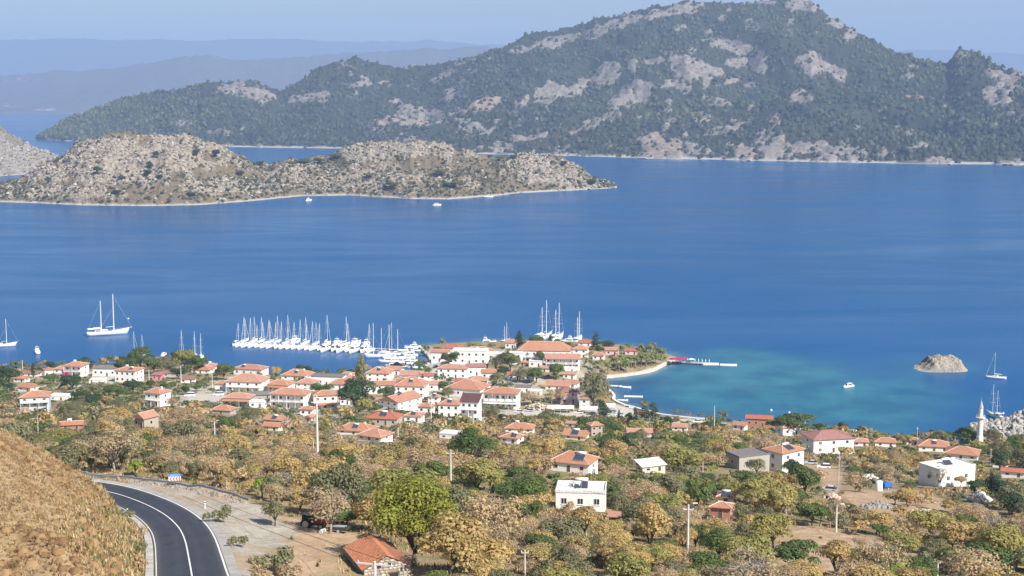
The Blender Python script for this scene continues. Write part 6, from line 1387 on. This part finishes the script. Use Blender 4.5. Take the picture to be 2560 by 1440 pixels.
# quay wall along the promenade and the quay road
def strip_wall(name, pts, wid, top, mat, label, cat='wall', kind=None):
    Pw = catmull([at_z(x, y, 0.0) for x, y in pts], 4); mb = MB(); base = Pw[len(Pw) // 2]; T = np.gradient(Pw[:, :2], axis=0); T /= np.linalg.norm(T, axis=1)[:, None]; N = np.stack([-T[:, 1], T[:, 0]], 1)
    rg = [[(c[0] - n_[0] * wid / 2 - base[0], c[1] - n_[1] * wid / 2 - base[1], -1.5), (c[0] - n_[0] * wid / 2 - base[0], c[1] - n_[1] * wid / 2 - base[1], top), (c[0] + n_[0] * wid / 2 - base[0], c[1] + n_[1] * wid / 2 - base[1], top), (c[0] + n_[0] * wid / 2 - base[0], c[1] + n_[1] * wid / 2 - base[1], -1.5)] for c, n_ in zip(Pw, N)]
    o = mb.loft(rg).build(name, mat); o.location = (base[0], base[1], 0); return tag(o, label, cat, None, kind)
M_quay = plain('quay_stone', (0.56, 0.51, 0.43), .15, .3, .9)
strip_wall('promenade_wall', [(1513, 946), (1589, 937), (1633, 928), (1662, 913), (1686, 903)], 1.6, 1.5, M_quay, 'pale stone promenade wall along the palm headland')
strip_wall('quay_wall', [(1518, 975), (1535, 991), (1534, 1002), (1558, 1015), (1578, 1020), (1633, 1035), (1655, 1040), (1722, 1048), (1790, 1053)], 1.4, 1.1, plain('white_quay', (0.66, 0.64, 0.60), .1, .3, .9), 'low white quay wall round the inner bay')
strip_wall('marina_quay', [(1048, 868), (1062, 882), (1078, 905), (1050, 926)], 2.0, 1.3, M_quay, 'concrete quay beside the packed boats')
# rock islet
nr, nc_ = 60, 110; a = np.linspace(-1, 1, nc_); b = np.linspace(-1, 1, nr); A, B = np.meshgrid(a, b); p = at_z(2346, 921, 0); w_ = 130 / scale_at(p) / 2; X_, Y_ = A * w_ * 1.08, B * 12.0
env = np.clip(1 - np.abs(A) ** 3.2 - np.abs(B) ** 3.2, 0, 1) ** .55; prof = np.interp(A, [-1, -.8, -.6, -.42, -.3, 0, .2, .42, .5, .72, .78, .9, 1], [.10, .18, .3, .55, .84, .95, .86, .84, 1.0, 1.0, .6, .4, .12])
Zi = 8.0 * env * prof * (.72 + .45 * fbm(X_ + 50, Y_, 6, 4, 44, True)) + (fbm(X_, Y_, 2.2, 3, 46) - .5) * 2.8 * env - .8
isl_m = rock_material('islet_rock', (0.15, 0.12, 0.085), (0.25, 0.20, 0.14), (0.27, 0.235, 0.195), (0.50, 0.45, 0.385), 0.35, bump=1.0, bd=1.4)
rk = np.clip(.1 + .9 * fbm(X_ + 9, Y_, 9, 3, 12) + .4 * A, 0, 1); ob = obj('rock_islet', np_mesh('rock_islet', np.stack([X_, Y_, Zi], -1).reshape(-1, 3), [grid_faces(nr, nc_)], isl_m, {'rock': rk.ravel(), 'tint': rk.ravel() * 0, 'pale': (sstep(1.4, .6, Zi)).ravel()})); ob.location = (p[0], p[1], 0); tag(ob, 'small craggy rock islet standing in the turquoise bay', 'rock')
# rock outcrop at the right edge
oc = landmass('rock_outcrop', 'white limestone outcrop at the right edge by the shore', [(2425, 1128), (2480, 1135), (2560, 1142), (2750, 1150)], [(2425, 1124), (2450, 1114), (2475, 1100), (2500, 1090), (2525, 1076), (2545, 1060), (2580, 1048), (2750, 1010)], [(2425, 16), (2560, 40), (2750, 50)],
              rock_material('outcrop_rock', (0.07, 0.075, 0.045), (0.15, 0.13, 0.09), (0.22, 0.205, 0.185), (0.46, 0.435, 0.40), 0.3, bd=1.0), 60, 2.5, 5, 9, seed=71, back=.3, rockamp=3.2, spur=.2, pale_h=.1, patches=[(2560, 1090, 320, 140, 0, 1)])
oc['o'].location.z = 3.0
PROT.append((2440, 2560, 1062, 1128, 520, .15))
P, a, b = scatter(oc, 1500, lambda L, a, b: 0.9 * (L['T'][a, b] < 1.1) * (L['PX'][a, b] < 2620), 33); k = len(P); sz = rng.uniform(.5, 2.0, k); gr = rng.random((k, 1)); P[:, 2] += 3.0
blob_cloud('outcrop_boulders', P - (0, 0, .3), sz, sz * .8, np.array([[0.2, 0.185, 0.165]]) * (1 - gr) + np.array([[0.48, 0.455, 0.42]]) * gr, M_tone, 'jumbled white boulders over the right outcrop', 17)
# field fence
for i, (x, y) in enumerate(((1985, 1410), (2040, 1418), (2100, 1424), (2178, 1402), (2203, 1395))):
    p = ground(x, y); o = MB().tube([(0, 0, -.4), (0, 0, 1.5)], .06, 5).tube([(0, 0, 1.5), (0.02, 0, 1.56)], [.06, .02], 5).build('fence_post', M_pole); o.location = tuple(p); tag(o, '%s thin fence post from the left on the bare field' % ordn(i), 'post', 'fence posts on the bare field')
# ================================================================== trees set by hand
def tree_px(kind, px, py, wpx, hpx, label=None):
    p = ground(px, py); s = scale_at(p); return plant(kind, p, wpx / s, hpx / s / .97, label)
MAN = [('green', 318, 938, 60, 48), ('green', 352, 934, 62, 66), ('green', 385, 936, 52, 44), ('olive', 420, 938, 62, 46), ('yellow', 462, 930, 58, 58), ('green', 498, 932, 52, 46), ('evergreen', 445, 948, 50, 30),
       ('evergreen', 890, 1034, 98, 88), ('poplar', 902, 975, 26, 92), ('green', 560, 952, 52, 44), ('autumn', 688, 950, 30, 34), ('green', 805, 992, 56, 34), ('green', 965, 1002, 58, 34), ('green', 1126, 920, 54, 44), ('olive', 1240, 932, 40, 48), ('green', 1275, 932, 56, 52),
       ('olive', 1484, 1022, 84, 92), ('cypress', 1507, 1056, 30, 56), ('pine', 1632, 1054, 36, 50), ('pine', 1612, 1056, 32, 44), ('cypress', 1589, 1068, 14, 52), ('cypress', 1575, 1066, 16, 30), ('cypress', 1547, 1056, 8, 34),
       ('pine', 1490, 886, 32, 58), ('cypress', 1300, 890, 22, 66), ('cypress', 1376, 868, 12, 34), ('green', 1342, 866, 44, 26), ('green', 1350, 914, 26, 42), ('evergreen', 1518, 876, 44, 24), ('green', 1395, 866, 34, 20), ('olive', 1330, 905, 40, 30),
       ('green_big', 1180, 1166, 130, 96), ('green', 1175, 1212, 100, 58), ('yellow_big', 1035, 1412, 236, 222), ('yellow', 975, 1262, 120, 90), ('green_big', 1318, 1284, 140, 92), ('green', 1262, 1264, 80, 66), ('yellow', 1705, 1212, 118, 92), ('green', 1745, 1282, 74, 90), ('green', 2010, 1250, 92, 92), ('olive', 1892, 1192, 60, 48), ('evergreen', 1980, 1196, 50, 52),
       ('yellow', 1945, 1320, 120, 118), ('green_big', 1800, 1408, 110, 84), ('green_big', 1880, 1424, 130, 78), ('yellow', 2122, 1446, 104, 74), ('yellow', 2250, 1404, 108, 74), ('bright', 2230, 1462, 190, 60), ('green', 2300, 1468, 120, 66), ('green', 1950, 1446, 50, 34), ('yellow', 2330, 1360, 120, 84), ('green', 2400, 1440, 130, 80), ('autumn', 2480, 1410, 130, 90),
       ('olive', 688, 1316, 74, 66), ('bright', 655, 1240, 46, 56), ('bright', 340, 1188, 42, 42), ('evergreen', 310, 1168, 26, 38), ('bright', 228, 1178, 26, 40), ('bright', 404, 1180, 44, 27), ('brown', 826, 1338, 140, 118), ('olive', 520, 1188, 60, 40), ('olive', 560, 1192, 40, 26),
       ('green', 2420, 1118, 72, 58), ('green', 1990, 1088, 110, 52), ('green', 1940, 1078, 60, 34), ('evergreen', 2500, 1185, 60, 60), ('evergreen', 2490, 1262, 70, 70), ('evergreen', 2440, 1245, 60, 48), ('evergreen', 2530, 1300, 70, 70), ('bare', 2350, 1222, 60, 56), ('brown', 2335, 1214, 50, 46), ('autumn', 2400, 1218, 36, 30),
       ('bougainvillea', 167, 952, 18, 28), ('green', 130, 960, 40, 30), ('evergreen', 20, 965, 70, 50), ('cypress', 83, 945, 10, 40), ('green', 146, 930, 22, 20), ('evergreen', 180, 975, 60, 40), ('olive', 240, 1000, 80, 44), ('green', 290, 1005, 70, 44), ('evergreen', 330, 985, 60, 38), ('olive', 190, 1040, 70, 40), ('autumn', 290, 1080, 90, 60), ('bare', 355, 1025, 40, 34), ('brown', 430, 1030, 36, 40),
       ('evergreen', 1570, 1128, 56, 46), ('olive', 1600, 1112, 44, 40), ('evergreen', 1520, 1145, 66, 44), ('olive', 1600, 1320, 90, 80), ('olive', 1665, 1320, 66, 60), ('olive', 1550, 1290, 60, 60), ('brown', 1400, 1010, 56, 34), ('brown', 1330, 1015, 60, 36), ('green', 1390, 950, 60, 44), ('green', 1340, 958, 60, 40), ('olive', 1300, 955, 50, 34), ('olive', 1240, 965, 40, 34),
       ('olive', 2380, 1090, 30, 20), ('yellow', 2260, 1112, 40, 26), ('brown', 2155, 1372, 36, 34), ('bare', 2137, 1362, 26, 26), ('olive', 1110, 1075, 34, 32), ('olive', 1225, 1062, 44, 44), ('green', 1110, 985, 40, 34), ('olive', 1120, 1000, 40, 30), ('bare', 820, 1130, 26, 66), ('poplar', 815, 1118, 24, 74), ('green', 1095, 1072, 36, 34), ('green', 935, 1040, 60, 34), ('green', 985, 1048, 60, 26)]
for q in MAN: tree_px(*q)
for x, y, h in [(1068, 892, 34), (1106, 872, 30), (1062, 884, 30)] + [(1540 + i * 12.5, 922 - i * .9, 32 + (i * 7) % 9) for i in range(10)] + [(1556, 893, 34), (1604, 888, 32), (1626, 890, 34), (1640, 896, 34), (1655, 902, 36), (1566, 930, 34), (1520, 935, 32), (1505, 925, 30), (1490, 928, 30), (1535, 915, 28), (1475, 922, 28), (1548, 930, 26), (1588, 920, 34), (1616, 914, 34), (1600, 905, 30), (130, 985, 26), (118, 970, 24), (270, 1030, 26)]:
    tree_px('palm', x, y, h * .72, h)
# shrubs beside the road and lay-by
for k, x, y, w_, h_ in [('bush', 552, 1306, 58, 48), ('bush', 690, 1432, 96, 70), ('bush', 594, 1365, 44, 34), ('bush', 318, 1295, 40, 20), ('dry_bush', 345, 1350, 44, 40), ('bush', 352, 1385, 40, 44), ('dry_bush', 340, 1425, 50, 40), ('dry_bush', 725, 1447, 90, 40), ('dry_bush', 650, 1445, 60, 30), ('dry_bush', 440, 1212, 50, 12), ('bush', 300, 1282, 26, 10), ('dry_bush', 1995, 1395, 40, 14), ('dry_bush', 2036, 1370, 14, 8), ('dry_bush', 2055, 1345, 16, 8), ('bush', 2390, 1255, 40, 24), ('dry_bush', 270, 1192, 60, 14), ('dry_bush', 370, 1200, 50, 14), ('green_bush', 480, 1204, 30, 14), ('dry_bush', 530, 1215, 60, 18), ('dry_bush', 600, 1232, 50, 18)]:
    tree_px(k, x, y, w_, h_)
# large lone bushes on the peninsula
from mathutils.bvhtree import BVHTree
_bv = BVHTree.FromPolygons([tuple(v.co) for v in pen['o'].data.vertices], [tuple(q.vertices) for q in pen['o'].data.polygons])
for x, y, w_, h_ in [(390, 397, 22, 20), (375, 425, 20, 22), (368, 440, 26, 18), (243, 437, 26, 24), (492, 391, 24, 22), (540, 394, 24, 22), (160, 408, 12, 10), (305, 450, 24, 12), (400, 447, 20, 12), (650, 415, 22, 14), (760, 412, 40, 16), (800, 410, 40, 18), (730, 416, 30, 14), (840, 400, 34, 18), (1250, 402, 30, 14), (1285, 398, 22, 12), (1410, 415, 20, 14), (1100, 440, 40, 18), (980, 470, 40, 18), (1130, 470, 50, 18), (920, 445, 30, 14), (290, 485, 26, 12), (480, 490, 30, 14), (120, 455, 20, 12), (1480, 460, 30, 14), (600, 440, 24, 14)]:
    a, b, c = ray(x, y); hit = _bv.ray_cast(Vector((0, 0, CAMZ)), Vector((a, b, c)).normalized())
    if hit[0] is None: continue
    s_ = scale_at(hit[0]); plant('evergreen' if w_ < 28 else 'green', hit[0] - Vector((0, 0, .2)), w_ / s_, h_ / s_)

# ================================================================== the orchard and village greenery, filled in
cover = [0.0] * (len(HOUSES) + len(PROT))
BOX = [(h[0], h[1], h[2], h[3], h[4], .16 if h[4] > 560 else .26) for h in HOUSES] + PROT
BA = np.array(BOX)
def allowed(px, base, wpx, hpx_, d, commit=True):
    x0, x1, y0, y1 = px - wpx * .42, px + wpx * .42, base - hpx_ * .95, base
    ox = np.minimum(x1, BA[:, 1]) - np.maximum(x0, BA[:, 0]); oy = np.minimum(y1, BA[:, 3]) - np.maximum(y0, BA[:, 2])
    ov = np.where((ox > 0) & (oy > 0) & (d < BA[:, 4] + 2), ox * oy, 0) / ((BA[:, 1] - BA[:, 0]) * (BA[:, 3] - BA[:, 2]))
    c = np.array(cover)
    bad = (ov > 0) & (c + ov > BA[:, 5])
    if bad.any(): return False
    if commit:
        for i in np.nonzero(ov)[0]: cover[i] += float(ov[i])
    return True
for t_ in TREES:
    o, k, px, py, d, w_, _ = t_
    if d > 1000: continue
    s_ = F / math.hypot(d, 0); hgt = (VAR[k][0][3] * o.scale[2]) * s_
    x0, x1, y0, y1 = px - w_ * s_ * .4, px + w_ * s_ * .4, py - hgt / 2, py + hgt / 2
    for i, b in enumerate(BOX):
        ox = min(x1, b[1]) - max(x0, b[0]); oy = min(y1, b[3]) - max(y0, b[2])
        if ox > 0 and oy > 0 and d < b[4] + 2: cover[i] += ox * oy / ((b[1] - b[0]) * (b[3] - b[2]))
N_ = 34000
cd = np.sqrt(rng.uniform(125.0 ** 2, 850.0 ** 2, N_)); cx_ = rng.uniform(-.50, .54, N_) * cd
cz = H(cx_, cd); sdl = seg_dist(cx_, cd, SHORE, False); ok = in_poly(cx_, cd, LANDPOLY) & (sdl > 3) & (cz > 1.0)
rdd, _z = road_info(cx_, cd); ok &= (rdd > 9)
for q in [GRAVEL, BEACH] + EARTH[:3] + PALE: ok &= ~((in_poly(cx_, cd, q)) | (seg_dist(cx_, cd, q) < 1.5))
ok &= ~(in_poly(cx_, cd, BROWNHILL) | (seg_dist(cx_, cd, BROWNHILL) < 3) & (cd < 200))
cpx, cpy = project(cx_, cd, cz); ok &= (cpx > -420) & (cpx < 3080) & (cpy < 1600)
meadow = px_poly([(1230, 1040), (1560, 1044), (1545, 1060), (1240, 1056)]); ok &= ~in_poly(cx_, cd, meadow)
ok &= ~((cpx > 590) & (cpx < 850) & (cpy > 1365))
ok &= ~(in_poly(cx_, cd, VILL) & (rng.random(N_) < .45))
for h in HOUSES: ok &= (np.hypot(cx_ - h[6][0], cd - h[6][1]) > h[7] + 1.5)
ok &= ~(in_poly(cx_, cd, EARTH[3]) & (rng.random(N_) < .84))
idx = np.nonzero(ok)[0]
taken = [(t_[0].location.x, t_[0].location.y, t_[5] * .42) for t_ in TREES if t_[4] < 1000]
cell = {}
def near(x, y, r):
    for i in range(int((x - 9) // 9), int((x + 9) // 9) + 1):
        for j in range(int((y - 9) // 9), int((y + 9) // 9) + 1):
            for (a, b, c) in cell.get((i, j), ()):
                if (a - x) ** 2 + (b - y) ** 2 < (r + c) ** 2: return True
    return False
def put(x, y, r): cell.setdefault((int(x // 9), int(y // 9)), []).append((x, y, r))
for t_ in taken: put(*t_)
patch = fbm(cx_, cd, 55, 3, 63); patch2 = fbm(cx_, cd, 38, 3, 66)
CHOSEN = []
for i in idx:
    x, y, z, px, py = cx_[i], cd[i], cz[i], cpx[i], cpy[i]; q = rng.random(); a, b = patch[i], patch2[i]
    if y > 610 or py < 1012:
        kind = 'green' if q < .34 else 'olive' if q < .62 else 'evergreen' if q < .76 else 'green_bush' if q < .9 else 'autumn'
        w_ = rng.uniform(3.5, 7.0)
    elif px < 900 and py < 1115:
        kind = 'olive' if q < .42 + (a - .5) else 'brown' if q < .66 else 'autumn' if q < .8 else 'green' if q < .92 else 'bush'; w_ = 3.6 + 6.0 * rng.random() ** 1.5
    else:
        left = px < 900
        if a > (.74 if 1120 < px < 1760 and py > 1270 else .60): kind = 'green' if q < .4 else 'yellow' if q < .7 else 'olive'
        elif b > .52 or left: kind = 'brown' if q < .56 else 'autumn' if q < .78 else 'olive' if q < .9 else 'green' if q < .95 else 'bare'
        else: kind = 'autumn' if q < .48 else 'yellow' if q < .62 else 'brown' if q < .78 else 'olive' if q < .9 else 'green'
        w_ = 4.0 + 7.0 * rng.random() ** 1.6
    if kind in ('green_bush', 'bush'): w_ *= .55
    if near(x, y, w_ * .36): continue
    s_ = F / y; h_ = w_ * rng.uniform(.58, 1.0)
    if not allowed(px, py, w_ * s_, h_ * s_, y):
        w_ *= .45; h_ = w_ * .7; kind = {'green': 'green_bush', 'olive': 'bush', 'brown': 'dry_bush', 'autumn': 'dry_bush', 'yellow': 'bush', 'evergreen': 'green_bush'}.get(kind, kind)
        if near(x, y, w_ * .36) or not allowed(px, py, w_ * s_, h_ * s_, y): continue
    put(x, y, w_ * .36); CHOSEN.append((w_ * s_, kind, x, y, z, w_, h_))
# the largest in view stand singly, the rest are one mass
CHOSEN.sort(key=lambda t_: -t_[0])
count = {}; LIMIT = {'orchard_tree': 290, 'olive_tree': 170, 'broadleaf_tree': 170, 'evergreen_tree': 90, 'shrub': 120, 'dry_shrub': 90, 'bare_tree': 45}
for t_ in TREES: n_ = KINDNAME[t_[1]][0]; count[n_] = count.get(n_, 0) + 1
REST = {}
for (wp, kind, x, y, z, w_, h_) in CHOSEN:
    n_ = KINDNAME[kind][0]
    if -30 < project(x, y, z)[0] < 2590 and project(x, y, z + h_)[1] < 1436 and count.get(n_, 0) < LIMIT.get(n_, 100): count[n_] = count.get(n_, 0) + 1; plant(kind, (x, y, z - .1), w_, h_)
    else: REST.setdefault(kind, []).append((x, y, z, w_, h_))
def tree_mass(kind, lst, label):
    Vs, Fs, Ts, base = [], [], [], 0; r = np.random.default_rng(88)
    for (x, y, z, w_, h_) in lst:
        _, cr, R0, top = VAR[kind][int(r.integers(len(VAR[kind])))]
        key = cr.name
        if key not in _mc:
            n_ = len(cr.vertices); a = np.empty(n_ * 3, np.float32); cr.vertices.foreach_get('co', a); t = np.empty(n_ * 4, np.float32); cr.attributes['tone'].data.foreach_get('color', t); _mc[key] = (a.reshape(-1, 4, 3), t.reshape(-1, 4, 4)[:, :, :3])
        a, t = _mc[key]; n_ = int(np.clip(w_ * F / y * (1.8 if 'bush' in kind else 3.0), 26, 220)); n_ = n_ if -60 < project(x, y, z)[0] < 2620 else min(n_, 64); sel = r.choice(len(a), min(len(a), n_), replace=False); a, t = a[sel], t[sel]
        c_ = a.mean(1, keepdims=True); a = c_ + (a - c_) * min(3.4, 1.0 * math.sqrt(2900 / n_)); an = r.uniform(0, 6.28); ca, sa = math.cos(an), math.sin(an); sx, sz_ = w_ / (2 * R0), h_ / top
        V = np.stack([(a[..., 0] * ca - a[..., 1] * sa) * sx + x, (a[..., 0] * sa + a[..., 1] * ca) * sx + y, a[..., 2] * sz_ + z], -1).reshape(-1, 3)
        Vs.append(V); Fs.append(np.arange(len(V)).reshape(-1, 4) + base); base += len(V); Ts.append((t * r.uniform(.8, 1.15)).reshape(-1, 3))
    m = {'autumn': M_aut, 'yellow': M_yel, 'brown': M_brn, 'green': M_grn, 'olive': M_oli, 'bare': M_brn, 'evergreen': M_drk, 'bush': M_oli, 'green_bush': M_grn, 'dry_bush': M_brn, 'bright': M_brt}[kind]
    tag(obj('%s_grove' % {'autumn': 'golden', 'yellow': 'yellow_green', 'brown': 'dry_brown', 'bare': 'bare', 'bush': 'scrub', 'green_bush': 'hedge', 'dry_bush': 'dry_scrub'}.get(kind, kind), np_mesh('grove', np.concatenate(Vs), [np.concatenate(Fs)], m, None, {'tone': np.concatenate(Ts)})), label, kind='stuff')
_mc = {}
for k, v in REST.items(): tree_mass(k, v, 'distant %s trees and scrub of the hillside reading as one mass' % {'autumn': 'golden brown', 'yellow': 'yellow green', 'brown': 'dry brown', 'bare': 'bare grey', 'green': 'green', 'olive': 'grey green olive', 'evergreen': 'dark evergreen'}.get(k, 'low'))

# dry grass and herb tufts on the brown hill, verges and orchard floor
def tuft_field(name, X, Y, size, cols, label, blades=7, seed=5, flat=1.0):
    r = np.random.default_rng(seed); n = len(X); Z = H(X, Y) - .03
    a = r.uniform(0, 6.28, (n, blades)); ln = size[:, None] * r.uniform(.6, 1.3, (n, blades)); out = r.uniform(.15, .75, (n, blades)) * flat
    bx, by = r.normal(0, .18, (n, blades)) * size[:, None], r.normal(0, .18, (n, blades)) * size[:, None]; w_ = ln * .16
    P0 = np.stack([X[:, None] + bx, Y[:, None] + by, np.broadcast_to(Z[:, None], bx.shape)], -1); tip = P0 + np.stack([np.cos(a) * out * ln, np.sin(a) * out * ln, ln * np.sqrt(np.clip(1 - (out * .8) ** 2, .1, 1))], -1)
    sd_ = np.stack([-np.sin(a) * w_, np.cos(a) * w_, w_ * 0], -1); V = np.stack([P0 - sd_, P0 + sd_, tip], 2).reshape(-1, 3); Fc = np.arange(len(V)).reshape(-1, 3)
    T = np.repeat(cols, blades * 3, 0) * np.repeat(r.uniform(.75, 1.2, (n * blades, 1)), 3, 0)
    tag(obj(name, np_mesh(name, V, [Fc], M_tuft, None, {'tone': T})), label, kind='stuff')
g = NT('dry_herbs', rough=.9, spec=.05); g.color(g.attr('tone', 'Color')); M_tuft = g.mat
bx0, by0 = np.array(BROWNHILL).min(0); bx1, by1 = np.array(BROWNHILL).max(0)
X = rng.uniform(bx0, bx1, 60000); Y = rng.uniform(by0, by1, 60000); m = in_poly(X, Y, BROWNHILL); rdd, _z = road_info(X, Y); m &= rdd > 6; pxx, pyy = project(X, Y, H(X, Y, False)); m &= (pxx > -40) & (pyy < 1500); X, Y = X[m][:11000], Y[m][:11000]
nz = fbm(X, Y, 6, 3, 12); q = rng.random(len(X)); c_ = np.where((nz > .58)[:, None], np.array([[0.20, 0.125, 0.065]]), np.array([[0.39, 0.285, 0.16]])) * rng.uniform(.75, 1.15, (len(X), 1))
tuft_field('dry_grass', X, Y, rng.uniform(.15, .38, len(X)), c_, 'dry straw grass and brown herbs over the near hill', 9, 5, 1.25)
m = (rng.random(len(X)) < .04) | ((nz > .56) & (rng.random(len(X)) < .2)); m &= True; k = int(m.sum()); sz = .25 + .85 * rng.random(k) ** 2; gr = rng.random((k, 1)); Xb, Yb = X[m], Y[m]
blob_cloud('dry_cushion_scrub', np.stack([Xb, Yb, H(Xb, Yb) - .1], 1), sz, sz * .55, np.array([[0.15, 0.085, 0.04]]) * (1 - gr) + np.array([[0.30, 0.20, 0.105]]) * gr, M_tone, 'low rounded brown cushions of scrub on the near hill', 23, ring=7)
X = rng.uniform(-110, 170, 60000); Y = rng.uniform(135, 330, 60000); rdd, _z = road_info(X, Y); m = (rdd > 5.6) & ~in_poly(X, Y, BROWNHILL) & ~in_poly(X, Y, GRAVEL)
for q in EARTH: m &= ~in_poly(X, Y, q) | (rng.random(len(X)) < .04)
m &= fbm(X, Y, 8, 3, 40) > .42; pxx, pyy = project(X, Y, H(X, Y, False)); m &= (pxx > -40) & (pxx < 2600) & (pyy < 1500); X, Y = X[m][:12000], Y[m][:12000]; q = rng.random((len(X), 1))
c_ = np.where(q < .6, np.array([[0.46, 0.34, 0.18]]), np.where(q < .85, np.array([[0.32, 0.21, 0.11]]), np.array([[0.12, 0.13, 0.045]])))
tuft_field('orchard_grass', X, Y, rng.uniform(.3, .8, len(X)), c_, 'dry grass and weeds between the orchard trees', 7, 8)
MX, MY = np.array(meadow).min(0), np.array(meadow).max(0); X = rng.uniform(MX[0], MY[0], 3500); Y = rng.uniform(MX[1], MY[1], 3500); m = in_poly(X, Y, meadow); X, Y = X[m], Y[m]
tuft_field('meadow_reed', X, Y, rng.uniform(.8, 1.5, len(X)), np.where(rng.random((len(X), 1)) < .6, np.array([[0.15, 0.145, 0.05]]), np.array([[0.22, 0.17, 0.07]])), 'olive green reeds in the strip below the beach road', 7, 9)
# weeds and broken stone along the inner cut of the bend
C_ = ROADC; T_ = np.gradient(C_[:, :2], axis=0); T_ /= np.linalg.norm(T_, axis=1)[:, None]; N_l = np.stack([T_[:, 1], -T_[:, 0]], 1)
k_i = rng.integers(0, len(C_), 5200); of = -(5.5 + 5.5 * rng.random(5200) ** 1.4); X = C_[k_i, 0] + N_l[k_i, 0] * of + rng.normal(0, .9, 5200); Y = C_[k_i, 1] + N_l[k_i, 1] * of + rng.normal(0, .9, 5200); rdd, _z = road_info(X, Y); m = rdd > 5.5; X, Y = X[m], Y[m]; q = rng.random((len(X), 1))
tuft_field('verge_weed', X, Y, rng.uniform(.25, .7, len(X)), np.where(q < .55, np.array([[0.42, 0.32, 0.17]]), np.where(q < .8, np.array([[0.17, 0.17, 0.06]]), np.array([[0.26, 0.17, 0.085]]))), 'weeds and straw on the inner verge of the bend', 7, 14)
m = rng.random(len(X)) < .2; k = int(m.sum()); sz = rng.uniform(.12, .42, k); gr = rng.random((k, 1))
blob_cloud('bank_rubble', np.stack([X[m], Y[m], H(X[m], Y[m])], 1), sz, sz * .7, np.array([[0.22, 0.18, 0.135]]) * (1 - gr) + np.array([[0.40, 0.35, 0.28]]) * gr, M_tone, 'pale broken stone at the foot of the dry hill beside the road', 25)
# small stones along the verge under the rail and on the hill
X, Y = [], []
for c in GRC:
    for _ in range(9): X.append(c[0] + rng.normal(0, 1.0)); Y.append(c[1] - 1.2 + rng.normal(0, .9))
X, Y = np.array(X), np.array(Y); rdd, _z = road_info(X, Y); m = rdd > 6.2; X, Y = X[m], Y[m]; sz = rng.uniform(.12, .5, len(X)); gr = rng.random((len(X), 1))
blob_cloud('verge_rubble', np.stack([X, Y, H(X, Y)], 1), sz, sz * .7, np.array([[0.18, 0.145, 0.11]]) * (1 - gr) + np.array([[0.36, 0.32, 0.27]]) * gr, M_tone, 'loose stones along the foot of the guard rail', 21)

# ================================================================== labels for the trees, by what they stand next to
LOOK = {'autumn': 'golden brown orchard tree', 'yellow': 'yellow-green orchard tree', 'brown': 'dry brown orchard tree', 'green': 'green broadleaf tree', 'yellow_big': 'largest yellow-green tree', 'green_big': 'wide green tree', 'olive': 'grey-green olive tree', 'bare': 'bare grey-brown tree', 'evergreen': 'dark evergreen tree', 'bright': 'bright green young tree',
        'bush': 'grey-green shrub', 'green_bush': 'green shrub', 'dry_bush': 'dry brown shrub', 'bougainvillea': 'magenta flowering shrub', 'cypress': 'narrow dark cypress', 'poplar': 'tall thin poplar', 'pine': 'dark green pine', 'palm': 'fan-crowned palm'}
MARK = [('the white cube house', 1453, 1250), ('the stone barn', 930, 1400), ('the tractor', 785, 1312), ('the chevron sign', 436, 1185), ('the concrete pylon', 794, 1080), ('the brick shed', 1803, 1285), ('the bare field', 2090, 1380), ('the parked estate car', 2058, 1160), ('the twin-panel white house', 1950, 1145),
        ('the blue tarpaulin', 2213, 1212), ('the right flat-roofed house', 2370, 1185), ('the minaret', 2448, 1060), ('the rock outcrop', 2520, 1100), ('the pale stone heap', 2315, 1278), ('the weathered solar roof', 1434, 1150), ('the beach road bend', 1560, 1030), ('the maroon-roofed block', 1178, 1025), ('the guest house', 1255, 995),
        ('the large hotel', 1361, 885), ('the red canopy', 1694, 903), ('the packed quay boats', 1000, 905), ('the red hip roof', 962, 1045), ('the terraced white house', 728, 1000), ('the car park', 500, 1005), ('the lone two-storey house', 396, 990), ('the pale blue house', 90, 1005), ('the balconied shore house', 193, 925),
        ('the square white house', 324, 940), ('the old stone house', 366, 1055), ('the red boat-shed', 1898, 1050), ('the rose-brown roof', 2068, 1095), ('the crossarm pole', 1127, 1160), ('the brick shed pole', 1719, 1320), ('the front orange roof', 938, 1092), ('the peninsula tip', 1500, 460), ('the peninsula summit', 320, 360), ('the white cabin boat', 772, 500), ('the lay-by', 600, 1280)]
grp = {}
for t_ in TREES:
    if t_[6]: continue
    o, k, px, py, d, w_, _ = t_
    best = min(MARK, key=lambda m_: (m_[1] - px) ** 2 + (1.6 * (m_[2] - py)) ** 2); dx, dy = px - best[1], py - best[2]
    rel = ('left of' if dx < 0 else 'right of') if abs(dx) > 1.1 * abs(dy) else ('behind' if dy < 0 else 'in front of')
    grp.setdefault((k, rel, best[0]), []).append((dx * dx + dy * dy, o))
for (k, rel, m_), lst in grp.items():
    lst.sort(key=lambda q: q[0])
    for i, (_, o) in enumerate(lst):
        o['label'] = '%s %s %s' % (LOOK[k], rel, m_) if len(lst) == 1 else '%s %s %s, %s nearest to it' % (LOOK[k], rel, m_, ordn(i))
        o['group'] = {'palm': 'palms of the headland', 'cypress': 'cypresses of the village'}.get(k, 'shrubs of the hillside' if 'bush' in k or k == 'bougainvillea' else 'trees of the hillside')
